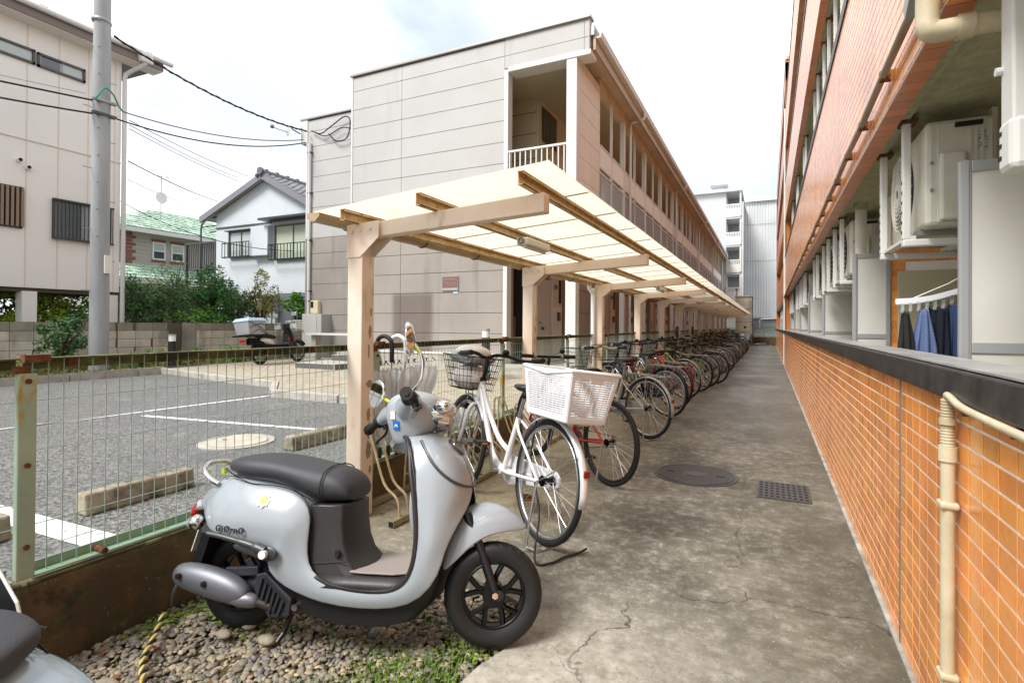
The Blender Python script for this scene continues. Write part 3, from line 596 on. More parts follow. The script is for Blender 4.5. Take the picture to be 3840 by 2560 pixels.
# laundry
t=T('laundry_hanger','white plastic laundry hanger with clear pegs over the parapet','laundry hanger',(.75,3.3,1.4))
arc=bez([(.585,3.30,1.385),(.65,3.29,1.388),(.72,3.28,1.398),(.79,3.27,1.418),(.86,3.26,1.442),(.93,3.25,1.46)],5)
MB().loft([[(p[0],p[1]-.011,p[2]-.012),(p[0],p[1]+.011,p[2]-.012),(p[0],p[1]+.011,p[2]+.012),(p[0],p[1]-.011,p[2]+.012)] for p in arc]).loft([[(p[0]+.03,p[1]+.16-.01,p[2]-.012),(p[0]+.03,p[1]+.16+.01,p[2]-.012),(p[0]+.03,p[1]+.16+.01,p[2]+.012),(p[0]+.03,p[1]+.16-.01,p[2]+.012)] for p in arc]).obj('frame',m_whitep,t)
MB().tube([(.66,3.29,1.40),(.80,3.29,1.47),(.88,3.32,1.52)],.003,5).obj('hanging_cord',m_whitep,t)
for k in range(9):
    x=.61+k*.033; z=1.372+.0035*k+(.02 if k>5 else 0); MB().box((x-.005,3.275,z-.035),(x+.007,3.29,z)).ball((x,3.282,z-.04),.009).obj('peg',m_clearp,t,smooth=60)
def cloth(xa,xb,za,zb,y,mat,label,nm,amp=.012,taper=.5,lean=0):
    n,m=22,14; rings=[]
    for j in range(m+1):
        v=j/m; row=[]
        for i in range(n+1):
            u=i/n; c_=(xa+xb)/2; hw=(xb-xa)/2*(taper+(1-taper)*min(1,v*1.6)); x=c_+(u-.5)*2*hw+lean*v
            row.append((x,y+amp*math.sin(u*17+v*2)*(.3+v)+.02*math.sin(u*5+1),za+(zb-za)*v-.012*abs(math.sin(u*math.pi*2))*(1-v)))
        rings.append(row)
    MB().loft(rings,False,False).obj(nm,mat,smooth=180,solid=.003,label=label,cat='garment',group='clothes hanging on the laundry hanger')
m_gx=bpy.data.materials.new('blue_gingham'); m_gx.use_nodes=True
_t=m_gx.node_tree; _b=_t.nodes['Principled BSDF']; _b.inputs['Roughness'].default_value=.9
_c=_t.nodes.new('ShaderNodeTexChecker'); _c.inputs['Scale'].default_value=160; _c.inputs['Color1'].default_value=(*srgb('#2b3f6b'),1); _c.inputs['Color2'].default_value=(*srgb('#7d8fb5'),1)
_g=_t.nodes.new('ShaderNodeNewGeometry'); _t.links.new(_g.outputs['Position'],_c.inputs[0]); _t.links.new(_c.outputs[0],_b.inputs['Base Color'])
m_navy=M('navy_cloth','#141a2a',.95); m_blk=M('black_cloth','#161616',.95,col2='#22221f',scale=30)
cloth(.590,.655,1.335,1.06,3.29,m_blk,'black garment hanging at the left end of the laundry hanger','hanging_garment',taper=.35,lean=.01)
cloth(.645,.745,1.345,1.03,3.27,m_gx,'blue gingham shirt hanging on the laundry hanger','hanging_shirt',amp=.016,taper=.3)
cloth(.715,.80,1.355,1.03,3.29,m_navy,'dark navy garment right of the gingham shirt','hanging_garment',taper=.8)
cloth(.79,.86,1.37,1.05,3.28,M('denim','#2f4468',.95),'blue denim garment at the right end of the laundry hanger','hanging_garment',taper=.8)
# ---------------- beige two storey apartment house ----------------
def soft_dark_box(m,cx,cz,hx,hz,soft,col,amt):
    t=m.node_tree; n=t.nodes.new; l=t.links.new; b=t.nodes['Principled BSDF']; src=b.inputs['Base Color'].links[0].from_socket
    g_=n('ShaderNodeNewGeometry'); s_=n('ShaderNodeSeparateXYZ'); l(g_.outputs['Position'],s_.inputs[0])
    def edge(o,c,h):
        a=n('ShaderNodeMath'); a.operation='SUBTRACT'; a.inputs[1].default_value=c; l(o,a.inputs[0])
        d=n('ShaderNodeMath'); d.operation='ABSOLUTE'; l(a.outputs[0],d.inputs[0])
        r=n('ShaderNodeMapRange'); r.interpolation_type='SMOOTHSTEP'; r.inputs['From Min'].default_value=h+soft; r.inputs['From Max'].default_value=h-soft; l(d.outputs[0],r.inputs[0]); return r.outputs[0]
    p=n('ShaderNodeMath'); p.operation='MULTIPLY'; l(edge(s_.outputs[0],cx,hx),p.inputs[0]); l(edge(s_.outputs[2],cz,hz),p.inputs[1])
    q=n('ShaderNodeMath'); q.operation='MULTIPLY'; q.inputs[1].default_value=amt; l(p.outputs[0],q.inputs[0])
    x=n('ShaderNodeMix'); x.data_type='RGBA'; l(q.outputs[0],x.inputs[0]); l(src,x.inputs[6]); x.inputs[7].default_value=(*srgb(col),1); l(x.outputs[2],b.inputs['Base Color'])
soft_dark_box(m_sidingb,-7.42,1.1,.56,.86,.09,'#5f544e',.75)  # darker soft-edged rectangle mixed into the lower end wall colour
B_=T('two_storey_apartment_house','beige and brown two storey apartment house with open access galleries','apartment house',(-7,10.1,.28))
Zs=[7.30,6.965,6.505,6.05,5.595,5.138,4.684,4.232,3.78,3.32,2.866,2.414,1.962,1.507,1.061,.62]
m_under=M('siding_backing','#6b645d',.9)
def panels(x0,x1,Y,segs,zmax=7.30,zmin=.3,axis=0,mats=None):
    for za,zb in zip(Zs,Zs[1:]+[.29]):
        if za>zmax+.01 or zb<zmin-.02: continue
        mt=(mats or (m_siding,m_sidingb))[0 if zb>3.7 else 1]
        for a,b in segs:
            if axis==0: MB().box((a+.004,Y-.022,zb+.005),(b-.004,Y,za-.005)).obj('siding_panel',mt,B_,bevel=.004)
            else: MB().box((Y,a+.004,zb+.005),(Y+.022,b-.004,za-.005)).obj('siding_panel',mt,B_,bevel=.004)
MB().box((-9.26,10.125,.28),(-5.07,10.3,7.33)).box((-12.43,11.685,.28),(-9.2,11.9,7.33)).box((-12.43,11.9,.28),(-12.25,47,7.33)).box((-9.26,10.3,.28),(-9.1,11.7,7.33)).box((-5.1,10.3,.28),(-4.96,11.62,7.33) if 0 else (-5.07,10.3,3.4)).obj('wall_backing',m_under,B_)
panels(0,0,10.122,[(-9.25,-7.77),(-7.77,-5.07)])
panels(0,0,11.682,[(-12.42,-9.26)])
# corner strips and parapet
for z0,z1,mt in ((3.78,7.33,m_trim),(.28,3.78,m_sidingb)):
    MB().box((-9.30,10.085,z0),(-9.25,10.14,z1)).obj('corner_trim',mt,B_,bevel=.004); MB().box((-5.075,10.085,z0),(-4.98,10.30,z1 if z1<5 else 6.66)).obj('corner_trim',m_trim,B_,bevel=.006)
    MB().box((-12.47,11.64,z0),(-12.41,11.72,z1)).obj('corner_trim',mt,B_,bevel=.004)
pp=MB(); 
for a,b in ((-5.07,-3.31),(-3.31,-3.20)):
    for za,zb in ((7.30,6.965),(6.965,6.70)): MB().box((a+.003,10.10,zb+.004),(b-.003,10.122,za-.004)).obj('siding_panel',m_siding,B_,bevel=.004)
MB().box((-5.07,10.122,6.66),(-3.2,10.25,7.33)).obj('wall_backing',m_siding,B_)
MB().box((-4.98,10.07,6.60),(-3.165,10.45,6.70)).obj('lintel_trim',m_trim,B_,bevel=.008)
MB().box((-9.33,10.05,7.33),(-3.17,10.3,7.385)).obj('parapet_cap',m_roofm,B_,bevel=.006); MB().box((-12.7,11.61,7.33),(-9.25,11.9,7.385)).obj('parapet_cap',m_roofm,B_,bevel=.006)
MB().box((-12.68,11.63,6.63),(-12.43,47,7.33)).obj('eave_box',m_trim,B_)
MB().box((-9.2,10.3,7.2),(-3.3,47,7.335)).box((-12.4,11.9,7.2),(-9.2,47,7.332)).obj('flat_roof',m_roofm,B_)
# corner column post and solid gallery bay
MB().box((-3.675,10.085,.28),(-3.455,10.30,6.60)).obj('corner_post',m_trim,B_,bevel=.008)
pinkm=(m_pink,m_sidingd)
for za,zb in zip(Zs[2:],Zs[3:]+[.29]):
    mt=m_pink if zb>3.7 else m_sidingd
    MB().box((-3.475,10.31,zb+.005),(-3.452,11.70,za-.005)).obj('siding_panel',mt,B_,bevel=.004)
MB().box((-3.475,10.31,6.51),(-3.452,11.70,6.66)).obj('siding_panel',m_pink,B_)
MB().box((-3.56,10.3,.28),(-3.478,11.70,6.66)).obj('wall_backing',m_under,B_)
# gallery structure
MB().box((-3.62,11.70,6.62),(-3.452,47,6.86)).obj('gallery_beam',m_tan,B_)
MB().box((-5.0,10.32,6.62),(-3.62,47,6.70)).box((-6.6,10.32,6.62),(-5.0,11.66,6.70)).box((-6.6,10.32,3.6),(-5.08,11.66,3.66)).box((-6.6,10.3,3.66),(-6.5,11.66,6.62)).obj('gallery_ceiling',m_ceil,B_)
MB().hex([(-3.62,10.3,6.87),(-3.15,10.3,6.87),(-3.15,47,6.87),(-3.62,47,6.87),(-3.62,10.3,6.98),(-3.15,10.3,6.98),(-3.15,47,6.98),(-3.62,47,6.98)]).obj('eave_soffit',m_tan,B_)
MB().box((-3.15,10.18,6.72),(-3.10,47,7.10)).obj('eave_fascia',M('eave_fascia_paint','#b9a793',.5,col2='#9c8467',scale=3,stretch=(1,.1,1)),B_)
MB().loft([[(-3.10,y,6.95),(-3.00,y,6.95),(-2.98,y,7.06),(-3.02,y,7.06),(-3.03,y,6.98),(-3.10,y,6.98)] for y in (10.2,47)]).obj('gutter',m_trim,B_)
MB().box((-3.2,10.14,7.0),(-3.12,47,7.2)).obj('roof_edge',m_roofm,B_)
MB().box((-5.0,10.32,3.52),(-3.56,47,3.66)).obj('gallery_floor',m_ceil,B_); MB().box((-3.60,11.7,3.42),(-3.452,47,3.74)).obj('gallery_edge',m_trim,B_)
MB().box((-5.0,10.2,.25),(-3.3,47,.36)).obj('ground_step',m_kerbst,B_)
# inner wall
MB().box((-4.98,11.62,3.66),(-4.92,47,6.62)).obj('inner_wall',m_beigewall,B_); MB().box((-6.5,11.6,3.66),(-4.98,11.66,6.62)).obj('return_wall',m_beigewall,B_)
for z in (4.0,4.6,5.2,5.8,6.3): MB().box((-6.5,11.594,z),(-4.975,11.60,z+.015)).obj('wall_joint',m_joint,B_)
MB().box((-5.06,11.25,.30),(-4.98,47,3.52)).obj('inner_wall',M('lower_inner_wall','#8b7768',.8),B_)
MB().box((-5.06,10.3,.3),(-5.0,10.45,3.5)).obj('jamb',M('jamb_brown','#8e7058',.7),B_)
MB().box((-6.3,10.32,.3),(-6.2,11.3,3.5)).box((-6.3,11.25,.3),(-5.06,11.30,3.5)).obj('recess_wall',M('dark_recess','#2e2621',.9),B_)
MB().box((-5.9,10.9,.3),(-5.3,11.24,1.45)).obj('storage_box',M('storage_box','#6c6256',.6),B_,bevel=.02)
MB().box((-5.0,11.25,.36),(-4.9,11.45,3.5)).obj('inner_post',m_trim,B_)
def gas_door(y,z0,alt,par):
    d=MB().box((-4.98,y,z0),(-4.90,y+.85,z0+2.0)).obj('door',m_door,par,bevel=.005)
    MB().box((-4.895,y+.12,z0+.1),(-4.89,y+.40,z0+.55)).obj('door_panel',m_pink,d)
    MB().cyl((-4.90,y+.1,z0+.95),(-4.85,y+.1,z0+.95),.025,n=10).box((-4.86,y+.08,z0+.94),(-4.845,y+.2,z0+.96)).obj('handle',m_steel,d)
    MB().box((-4.90,y+.25,z0+.78),(-4.888,y+.42,z0+.85)).obj('mail_slot',m_alud,d)
    b=MB().box((-4.98,y+.9,z0),(-4.86,y+1.55,z0+2.1)).obj('meter_cupboard',m_door,par,bevel=.005)
    MB().box((-4.858,y+.93,z0+.01),(-4.853,y+1.2,z0+1.35)).box((-4.858,y+1.23,z0+.01),(-4.853,y+1.52,z0+1.35)).obj('cupboard_door',m_pink,b)
    MB().cyl((-4.86,y+1.0,z0+1.85),(-4.80,y+1.0,z0+1.85),.07,n=16).obj('gas_meter',m_steel,b); MB().cyl((-4.80,y+1.0,z0+1.85),(-4.796,y+1.0,z0+1.85),.045,n=16).obj('dial',m_acd,b)
    MB().box((-4.86,y+1.18,z0+1.0),(-4.80,y+1.30,z0+1.22)).obj('meter',m_alud,b); MB().box((-4.86,y+1.3,z0+1.45),(-4.855,y+1.5,z0+2.05)).obj('vent_grille',m_acd,b)
for i in range(13):
    y=11.55+i*2.68; gas_door(y,.36,0,B_); 
    if i: gas_door(y+.6,3.67,1,B_)
wn=MB().box((-4.93,11.80,5.68),(-4.90,12.75,6.50)).obj('window',m_alud,B_); MB().box((-4.899,11.84,5.73),(-4.895,12.25,6.45)).obj('pane',m_glass,wn); MB().box((-4.899,12.30,5.73),(-4.895,12.70,6.45)).obj('pane',m_glass,wn)
gas_door(12.9,3.67,1,B_)
# end balcony railing
rl=MB().bar((-4.98,10.12,4.915),(-3.675,10.12,4.915),.05,.045).bar((-4.98,10.12,3.85),(-3.675,10.12,3.85),.04,.03).obj('balcony_rail',m_trim,B_,bevel=.004)
for i in range(11): MB().box((-4.96+i*.122,10.108,3.86),(-4.936+i*.122,10.132,4.9)).obj('baluster',m_trim,B_)
MB().box((-4.985,10.1,3.5),(-3.66,10.3,3.8)).obj('gallery_edge',m_siding,B_)
m_pale=M('railing_panel_paint','#e6e4e1',.6); m_bal=M('baluster_grey','#a9a7a6',.5)
# long gallery: posts, solid band and balusters, bay by bay
y=11.74; k=0; pitch=2.685
while y<46:
    yt=y+2.21 if k==0 else y
    if k: MB().box((-3.56,y-.07,.3),(-3.44,y+.07,6.64)).obj('gallery_post',m_trim,B_,bevel=.008)
    ys=y if k==0 else y+.07; ye=y+2.17 if k==0 else y+pitch-.07
    MB().box((-3.50,ys,4.86),(-3.456,ye,5.33)).obj('railing_panel',m_pale,B_); MB().box((-3.52,ys,5.33),(-3.44,ye,5.36)).obj('handrail',m_trim,B_)
    MB().box((-3.49,ys,4.72),(-3.455,ye,4.76)).box((-3.49,ys,3.76),(-3.455,ye,3.80)).obj('baluster_rail',m_trim,B_)
    bm=MB(); q=ys+.06
    while q<ye-.03: bm.box((-3.482,q-.011,3.80),(-3.462,q+.011,4.72)); q+=.105
    bm.obj('balusters',m_bal,B_)
    m_=(ys+ye)/2-.1; MB().box((-3.50,m_-.02,3.45),(-3.44,m_+.02,6.64)).obj('thin_post',m_trim,B_)
    y+= 2.24 if k==0 else pitch; k+=1
for y in (14.35,22.3,30.2,38.2,46.2):
    MB().tube(bez([(-3.0,y,6.95),(-3.0,y,6.85),(-3.05,y,6.78),(-3.33,y,6.74),(-3.38,y,6.66),(-3.38,y,6.4),(-3.38,y,3),(-3.38,y,.3)],5),.038,10).obj('downpipe',m_trim,B_,smooth=60)
MB().box((-5,46.8,.3),(-3.455,47,7.2)).obj('end_wall',m_siding,B_)
# facade fittings
MB().box((-8.2,9.92,.28),(-5.02,10.10,.60)).obj('plinth',m_kerbst,B_,bevel=.006); MB().box((-8.22,9.90,.60),(-5.0,10.1,.635)).obj('plinth_cap',m_trim,B_,bevel=.004)
MB().box((-4.95,9.2,.28),(-3.4,9.9,.45)).box((-4.95,8.7,.28),(-3.6,9.2,.36)).obj('stone_step',m_kerbst,B_,bevel=.01)
t=T('name_plaque','small reddish brown plaque with faint lettering on the end wall of the beige house','plaque',(-6.39,10.09,2.0))
MB().box((-6.60,10.075,2.005),(-6.175,10.0985,2.33)).obj('plate_frame',m_alu,t); MB().box((-6.585,10.068,2.075),(-6.19,10.0745,2.315)).obj('plate',M('plaque_brown','#7b5f58',.4),t)
MB().box((-6.585,10.070,2.017),(-6.19,10.0745,2.065)).obj('lower_strip',M('plaque_grey','#a6a4a0',.4),t)
mk=MB()
for k,(x,wd) in enumerate(((-6.54,.02),(-6.51,.026),(-6.475,.02),(-6.445,.02),(-6.40,.03),(-6.365,.018),(-6.34,.024),(-6.31,.02),(-6.28,.03))): mk.box((x,10.065,2.262-.003*(k%3)),(x+wd,10.068,2.267)).box((x+wd*.4,10.065,2.245),(x+wd*.55,10.068,2.275))
pts=[(-6.56+i*.04,10.066,2.15+.022*math.sin(i*1.1)+.018*math.sin(i*.4)) for i in range(10)]; mk.tube(pts,.0022,4); mk.obj('lettering',M('plaque_mark','#b89a90',.5),t)
MB().box((-6.31,10.09,1.935),(-6.19,10.0985,1.985)).obj('label_plate',label='tiny pale blue label stuck under the brown plaque',cat='label',mat=M('pale_blue_label','#a9bfcd',.5))
t=T('utility_cabinet','tall grey utility cabinet at the left corner of the beige house','cabinet',(-11.8,11.4,.28))
MB().box((-12.19,11.28,.285),(-11.44,11.66,1.53)).obj('cabinet_body',M('cabinet_grey','#b3b3ae',.5),t,bevel=.01); MB().box((-12.17,11.268,.42),(-11.62,11.279,1.50)).obj('door',M('cabinet_door','#babab5',.5),t,bevel=.004); MB().box((-12.14,11.26,.98),(-12.12,11.267,1.08)).obj('handle',m_alud,t)
t=T('electric_meter_box','cream meter box with dark window above the utility cabinet','meter box',(-11.97,11.6,1.53))
MB().box((-12.13,11.52,1.545),(-11.83,11.66,1.93)).obj('box',M('meter_cream','#d5c9a4',.5),t,bevel=.02); MB().box((-12.10,11.512,1.72),(-12.0,11.52,1.90)).obj('meter_window',m_acd,t)
t=T('downpipe','pale downpipe with brackets on the left corner of the beige house','pipe',(-12.28,11.62,.3))
MB().tube([(-12.28,11.60,.5),(-12.28,11.60,6.6)],.05,10).obj('pipe',m_trim,t,smooth=60)
for z in (.9,1.9,2.2,3.7,5.1,6.3): MB().box((-12.34,11.56,z),(-12.2,11.66,z+.03)).obj('clamp',m_alud,t)
t=T('entrance_steps','two low dark tiled steps beside the utility cabinet','steps',(-8.8,9.3,.28))
for x0,y0,z0,z1 in ((-9.33,8.46,.285,.40),(-9.15,9.35,.40,.53)):
    s_=MB().box((x0,y0,z0),(-8.19,10.085,z1)).obj('step_body',m_kerbst,t,bevel=.004)
    i=x0
    while i<-8.25: MB().box((i+.003,y0-.006,z0+.005),(min(i+.1,-8.192)-.003,y0,z1-.008)).obj('riser_tile',M('dark_riser','#5f5d5c',.6) if 'dark_riser' not in bpy.data.materials else bpy.data.materials['dark_riser'],t); i+=.1
    MB().box((-8.19,y0,z0+.005),(-8.184,10.07,z1-.008)).obj('side_riser',bpy.data.materials['dark_riser'],t)
MB().box((-9.9,10.3,.285),(-9.32,11.5,.60)).obj('low_block',m_kerbst,label='low concrete block by the recessed corner of the beige house',cat='concrete block')
t=T('garden_bench','low pale slab seat beside the utility cabinet','bench',(-10.6,10.7,.3)); MB().box((-11.2,10.5,.95),(-9.4,10.9,1.0)).obj('slab_seat',m_trim,t); MB().box((-11.1,10.6,.285),(-10.95,10.8,.95)).box((-9.6,10.6,.285),(-9.45,10.8,.95)).obj('support',m_kerbst,t)
t=T('wall_switch_box','small cable junction with looping wires high on the left of the beige house','junction box',(-10.3,10.08,6))
MB().box((-10.55,11.60,6.75),(-10.38,11.66,7.05)).box((-10.33,11.60,6.8),(-10.26,11.66,7.0)).obj('box',m_wireg,t)
MB().tube(bez([(-12.2,11.58,6.95),(-11.8,11.55,6.80),(-11.4,11.55,6.95),(-10.9,11.55,7.15),(-10.7,11.56,7.0),(-10.8,11.56,6.55),(-11.2,11.56,6.5),(-11.5,11.56,6.75)],6),.018,6).tube(bez([(-12.2,11.58,6.95),(-11.6,11.55,6.7),(-11.0,11.55,6.85),(-10.5,11.56,6.72)],6),.015,6).obj('looped_cable',m_wire,t)
t=T('satellite_dish','small white satellite dish on the left corner of the beige house roof','satellite dish',(-12.7,11.6,6.9))
MB().loft([[(-13.05+rr*.35*math.cos(a)+d_,11.5-rr*.2*math.cos(a)+d_*.3,7.25+rr*.35*math.sin(a)) for a in [i*math.pi/8 for i in range(16)]] for rr,d_ in ((.05,-.10),(.5,-.08),(.9,-.02),(1,.0))]).obj('dish',m_white,t,smooth=60)
MB().tube([(-12.7,11.62,6.95),(-12.95,11.55,7.1),(-13.0,11.5,7.2)],.02,6).tube([(-13.05,11.5,7.0),(-13.4,11.2,7.12)],.012,6).ball((-13.4,11.2,7.14),.06).obj('dish_arm',m_wireg,t)
for i,(X,Y,h,lb) in enumerate(((-4.45,8.2,1.18,'dark bollard lamp with white head beyond the second shelter column'),(-11.62,7.2,1.0,'black bollard lamp with white head in front of the block wall'))):
    t=T('bollard_lamp',lb,'bollard lamp',(X,Y,.28),group='bollard lamps')
    MB().cyl((X,Y,.28),(X,Y,h-.15),.075,n=20).obj('post',m_blackp if i else M('blue_black','#26303a',.5),t,smooth=60); MB().cyl((X,Y,h-.15),(X,Y,h-.03),.068,n=20).obj('lamp_lens',m_whitep,t,smooth=60); MB().cyl((X,Y,h-.03),(X,Y,h),.075,n=20).obj('cap',m_alu,t,smooth=60)

# ---------------- green mesh fence ----------------
F_=T('mesh_fence','rusting green wire mesh fence along the left of the lane','fence',(-2.5,10,.27))
FY=[-.85,1.0,2.95,4.93,6.9,8.9,10.9,12.9,14.9,16.9,18.9,20.9,22.9,24.9,26.9,28.9,30.9,32.9,34.9,36.9,38.9,40.9]
for i,y in enumerate(FY):
    p=MB(); d=.048; w_=.058
    p.box((-2.50+.006,y-w_/2,.30),(-2.462,y+w_/2,1.06)).obj('post',m_fpost,F_,bevel=.006)
    for z in (.42,.72,1.03): MB().cyl((-2.462,y,z),(-2.454,y,z),.010,n=8).obj('bolt',m_rust,F_)
    MB().box((-2.49,y-.04,1.06),(-2.465,y+.01,1.085)).box((-2.475,y-.02,1.10),(-2.44,y+.06,1.128)).obj('bracket',m_rust,F_)
for a,b in zip(FY,FY[1:]):
    # top rail: angle section, moss and rust
    MB().box((-2.535,a+.01,1.108),(-2.475,b-.01,1.114)).box((-2.535,a+.01,1.07),(-2.529,b-.01,1.108)).obj('top_rail',m_fencet,F_)
    MB().box((-2.535,a+.03,.30),(-2.529,b-.03,.335)).box((-2.535,a+.03,.295),(-2.48,b-.03,.30)).obj('bottom_rail',m_fence,F_)
    MB().box((-2.478,a+.01,.272),(-2.466,b-.01,.283)).obj('bottom_strip',m_fencet,F_)
    m_=MB(); y=a+.03; far=a>14; r_=.0019 if not far else .0028
    while y<b-.02:
        m_.tube([(-2.505,y,.29),(-2.505,y,1.108)],r_,4 if far else 6,cap=False); y+=.05
    z=.39
    while z<1.07: m_.tube([(-2.5095,a+.01,z),(-2.5095,b-.01,z)],r_,4 if far else 6,cap=False); z+=.0935
    m_.obj('wire_mesh',M('wire_green','#8fa798',.45,col2='#9db0a6',scale=5,dirt='#8a6a3a',dscale=9,dlo=.66,dhi=.7) if 'wire_green' not in bpy.data.materials else bpy.data.materials['wire_green'],F_)
    for y in (a+.16,b-.55,a+1.1): MB().box((-2.53,y-.015,1.078),(-2.505,y+.015,1.105)).obj('clip',m_rust,F_); MB().cyl((-2.53,y+.1,.31),(-2.46,y+.1,.31),.013,n=8).obj('bolt',m_rust,F_)

# ---------------- bicycle shelter ----------------
S_=T('bicycle_shelter','long cream cantilevered bicycle shelter with translucent corrugated roof','shelter',(-2.4,2.7,0))
CY=[2.66+2.745*i for i in range(13)]
def roofz(x): return 1.915+(x+2.47)*.092   # underside of purlins
for i,y in enumerate(CY):
    c_=MB().box((-2.472,y,0),(-2.35,y+.12,1.70)).obj('column',m_shelt,S_,bevel=.008)
    # beam: hollow section cantilevered over the lane, tapering in view only
    b_=MB(); x0,x1=-2.47,-1.10
    b_.hex([(x0,y+.02,1.795),(x1,y+.02,1.868),(x1,y+.10,1.868),(x0,y+.10,1.795),(x0,y+.02,1.890),(x1,y+.02,1.975),(x1,y+.10,1.975),(x0,y+.10,1.890)]).obj('beam',m_shelt,S_,bevel=.006)
    for yy in (y-.004,y+.118):
        g_=MB().prism([(-2.474,1.68),(-2.365,1.68),(-2.215,1.80),(-2.215,1.905),(-2.474,1.89)],1,yy-.003,yy+.003).obj('gusset_plate',m_shelt,S_)
    for x in (-2.43,-2.36,-2.28): MB().cyl((x,y-.018,1.845+(x+2.43)*.09),(x,y-.006,1.845+(x+2.43)*.09),.0115,n=6).obj('bolt',m_shelt,S_)
    if i<3:
        pt=MB(); random.seed(i+4)
        for k in range(8 if i==0 else 4):
            z,hy,hz,oy=((1.33,.009,.035,.03),(1.20,.013,.05,.02),(1.07,.010,.05,.01),(.86,.034,.028,.018),(.66,.016,.045,.012),(.555,.022,.06,.022),(.43,.026,.06,.012),(.30,.012,.03,.03))[k]; yy=y+.06+oy
            n_=18; pt.quad(*[(-2.3496,min(y+.118,yy+hy*math.cos(a)*random.uniform(.65,1.25)),z+hz*math.sin(a)*random.uniform(.75,1.15)) for a in [q*2*math.pi/n_ for q in range(n_)]])
        pt.obj('peeled_patches',m_peel,c_,kind='stuff')
YE=CY[-1]+.5
for k,x in enumerate((-2.37,-1.80,-1.15)):
    z=roofz(x)
    z0=1.885+(x+2.47)*.075
    y0=CY[0]-.14; p=MB()
    segs=[y0]+[c+.06+1.2 for c in CY]
    for a,b in zip(segs,segs[1:]):
        # C section purlin
        q=MB(); t_=.004
        for (xa,xb,za,zb) in ((x,x+t_,z0,z0+.072),(x,x+.035,z0+.068,z0+.072),(x,x+.035,z0,z0+t_),(x+.031,x+.035,z0+.058,z0+.072),(x+.031,x+.035,z0,z0+.012)):
            q.box((xa-.035,a,za),(xb-.035,b-.002,zb))
        q.obj('purlin',m_purl,S_)
# roof: corrugated sheets, each one a piece
def roof_sheet(a,b,dz):
    n_=int((b-a)/.008); rows=[]
    for x in (-2.62,-2.2,-1.7,-1.3,-1.0):
        zb=1.962+(x+2.55)*.0765+dz
        rows.append([(x,a+(b-a)*i/n_,zb+.006*math.sin((a+(b-a)*i/n_)*2*math.pi/.032)) for i in range(n_+1)])
    MB().loft(rows,False,False).obj('roof_sheet',m_sheet,S_,smooth=180)
a=CY[0]-.16; i=0
while a<YE:
    roof_sheet(a,a+.70,.002*(i%2)); a+=.655; i+=1
# dirt lines on the laps
a=CY[0]-.16+.655; 
while a<YE:
    MB().box((-2.55,a-.006,1.9585),(-.985,a+.012,1.9615)).obj('lap_batten',m_purl,S_) if 0 else None
    x0,x1=-2.58,-1.01; MB().hex([(x0,a+.0,1.949),(x1,a+.0,2.069),(x1,a+.009,2.069),(x0,a+.009,1.949),(x0,a,1.952),(x1,a,2.072),(x1,a+.009,2.072),(x0,a+.009,1.952)]).obj('lap_seam',M('lap_grime','#7a5c30',.9) if 'lap_grime' not in bpy.data.materials else bpy.data.materials['lap_grime'],S_)
    a+=.655
# gutter
gp=[(math.cos(t_)*.055,math.sin(t_)*.055) for t_ in np.linspace(math.pi,2*math.pi,9)]
gy=CY[0]-.24
while gy<YE:
    MB().loft([[(-2.53+q[0],yy,1.93+q[1]) for q in gp]+[(-2.53+q[0]*.94,yy,1.93+q[1]*.94) for q in gp[::-1]] for yy in (gy,min(gy+2.7,YE))]).obj('gutter',M('gutter_beige','#b9a688',.5,col2='#94815f',scale=5,stretch=(1,.3,1)) if 'gutter_beige' not in bpy.data.materials else bpy.data.materials['gutter_beige'],S_,smooth=50)
    for k in range(3): MB().ring((-2.53,gy+.3+k*.85,1.93),(0,1,0),.058,.006,20,5).obj('gutter_strap',m_rust,S_)
    gy+=2.72
MB().prism([(-2.585,1.93),(-2.55,1.885),(-2.51,1.878),(-2.475,1.91),(-2.475,1.93)],1,CY[0]-.245,CY[0]-.24).obj('gutter_end_cap',bpy.data.materials['gutter_beige'],S_)
MB().tube(bez([(-2.53,CY[2]-.1,1.9),(-2.53,CY[2]-.1,1.84),(-2.50,CY[2]-.07,1.78),(-2.49,CY[2]-.04,1.7),(-2.49,CY[2]-.04,.3)],6),.035,12).obj('downpipe',m_whitep,S_,smooth=60)
for i,(yy) in enumerate((3.62,9.1,14.6,20.1)):
    t=T('shelter_lamp',['white strip lamp under the shelter roof nearest the camera','second white strip lamp under the shelter roof','third small strip lamp under the shelter roof','farthest tiny strip lamp under the shelter roof'][i],'strip lamp',(-1.7,yy,1.85),group='strip lamps under the shelter roof')
    MB().box((-1.70,yy-.02,1.845),(-1.60,yy+.42,1.905)).obj('housing',m_acw,t,bevel=.01); MB().cyl((-1.65,yy-.0,1.845),(-1.65,yy+.40,1.845),.018,n=12).obj('tube_cover',m_whitep,t,smooth=60)
    MB().ring((-1.66,yy-.03,1.88),(0,1,0),.02,.006,16,6).obj('conduit_loop',m_wireg,t)
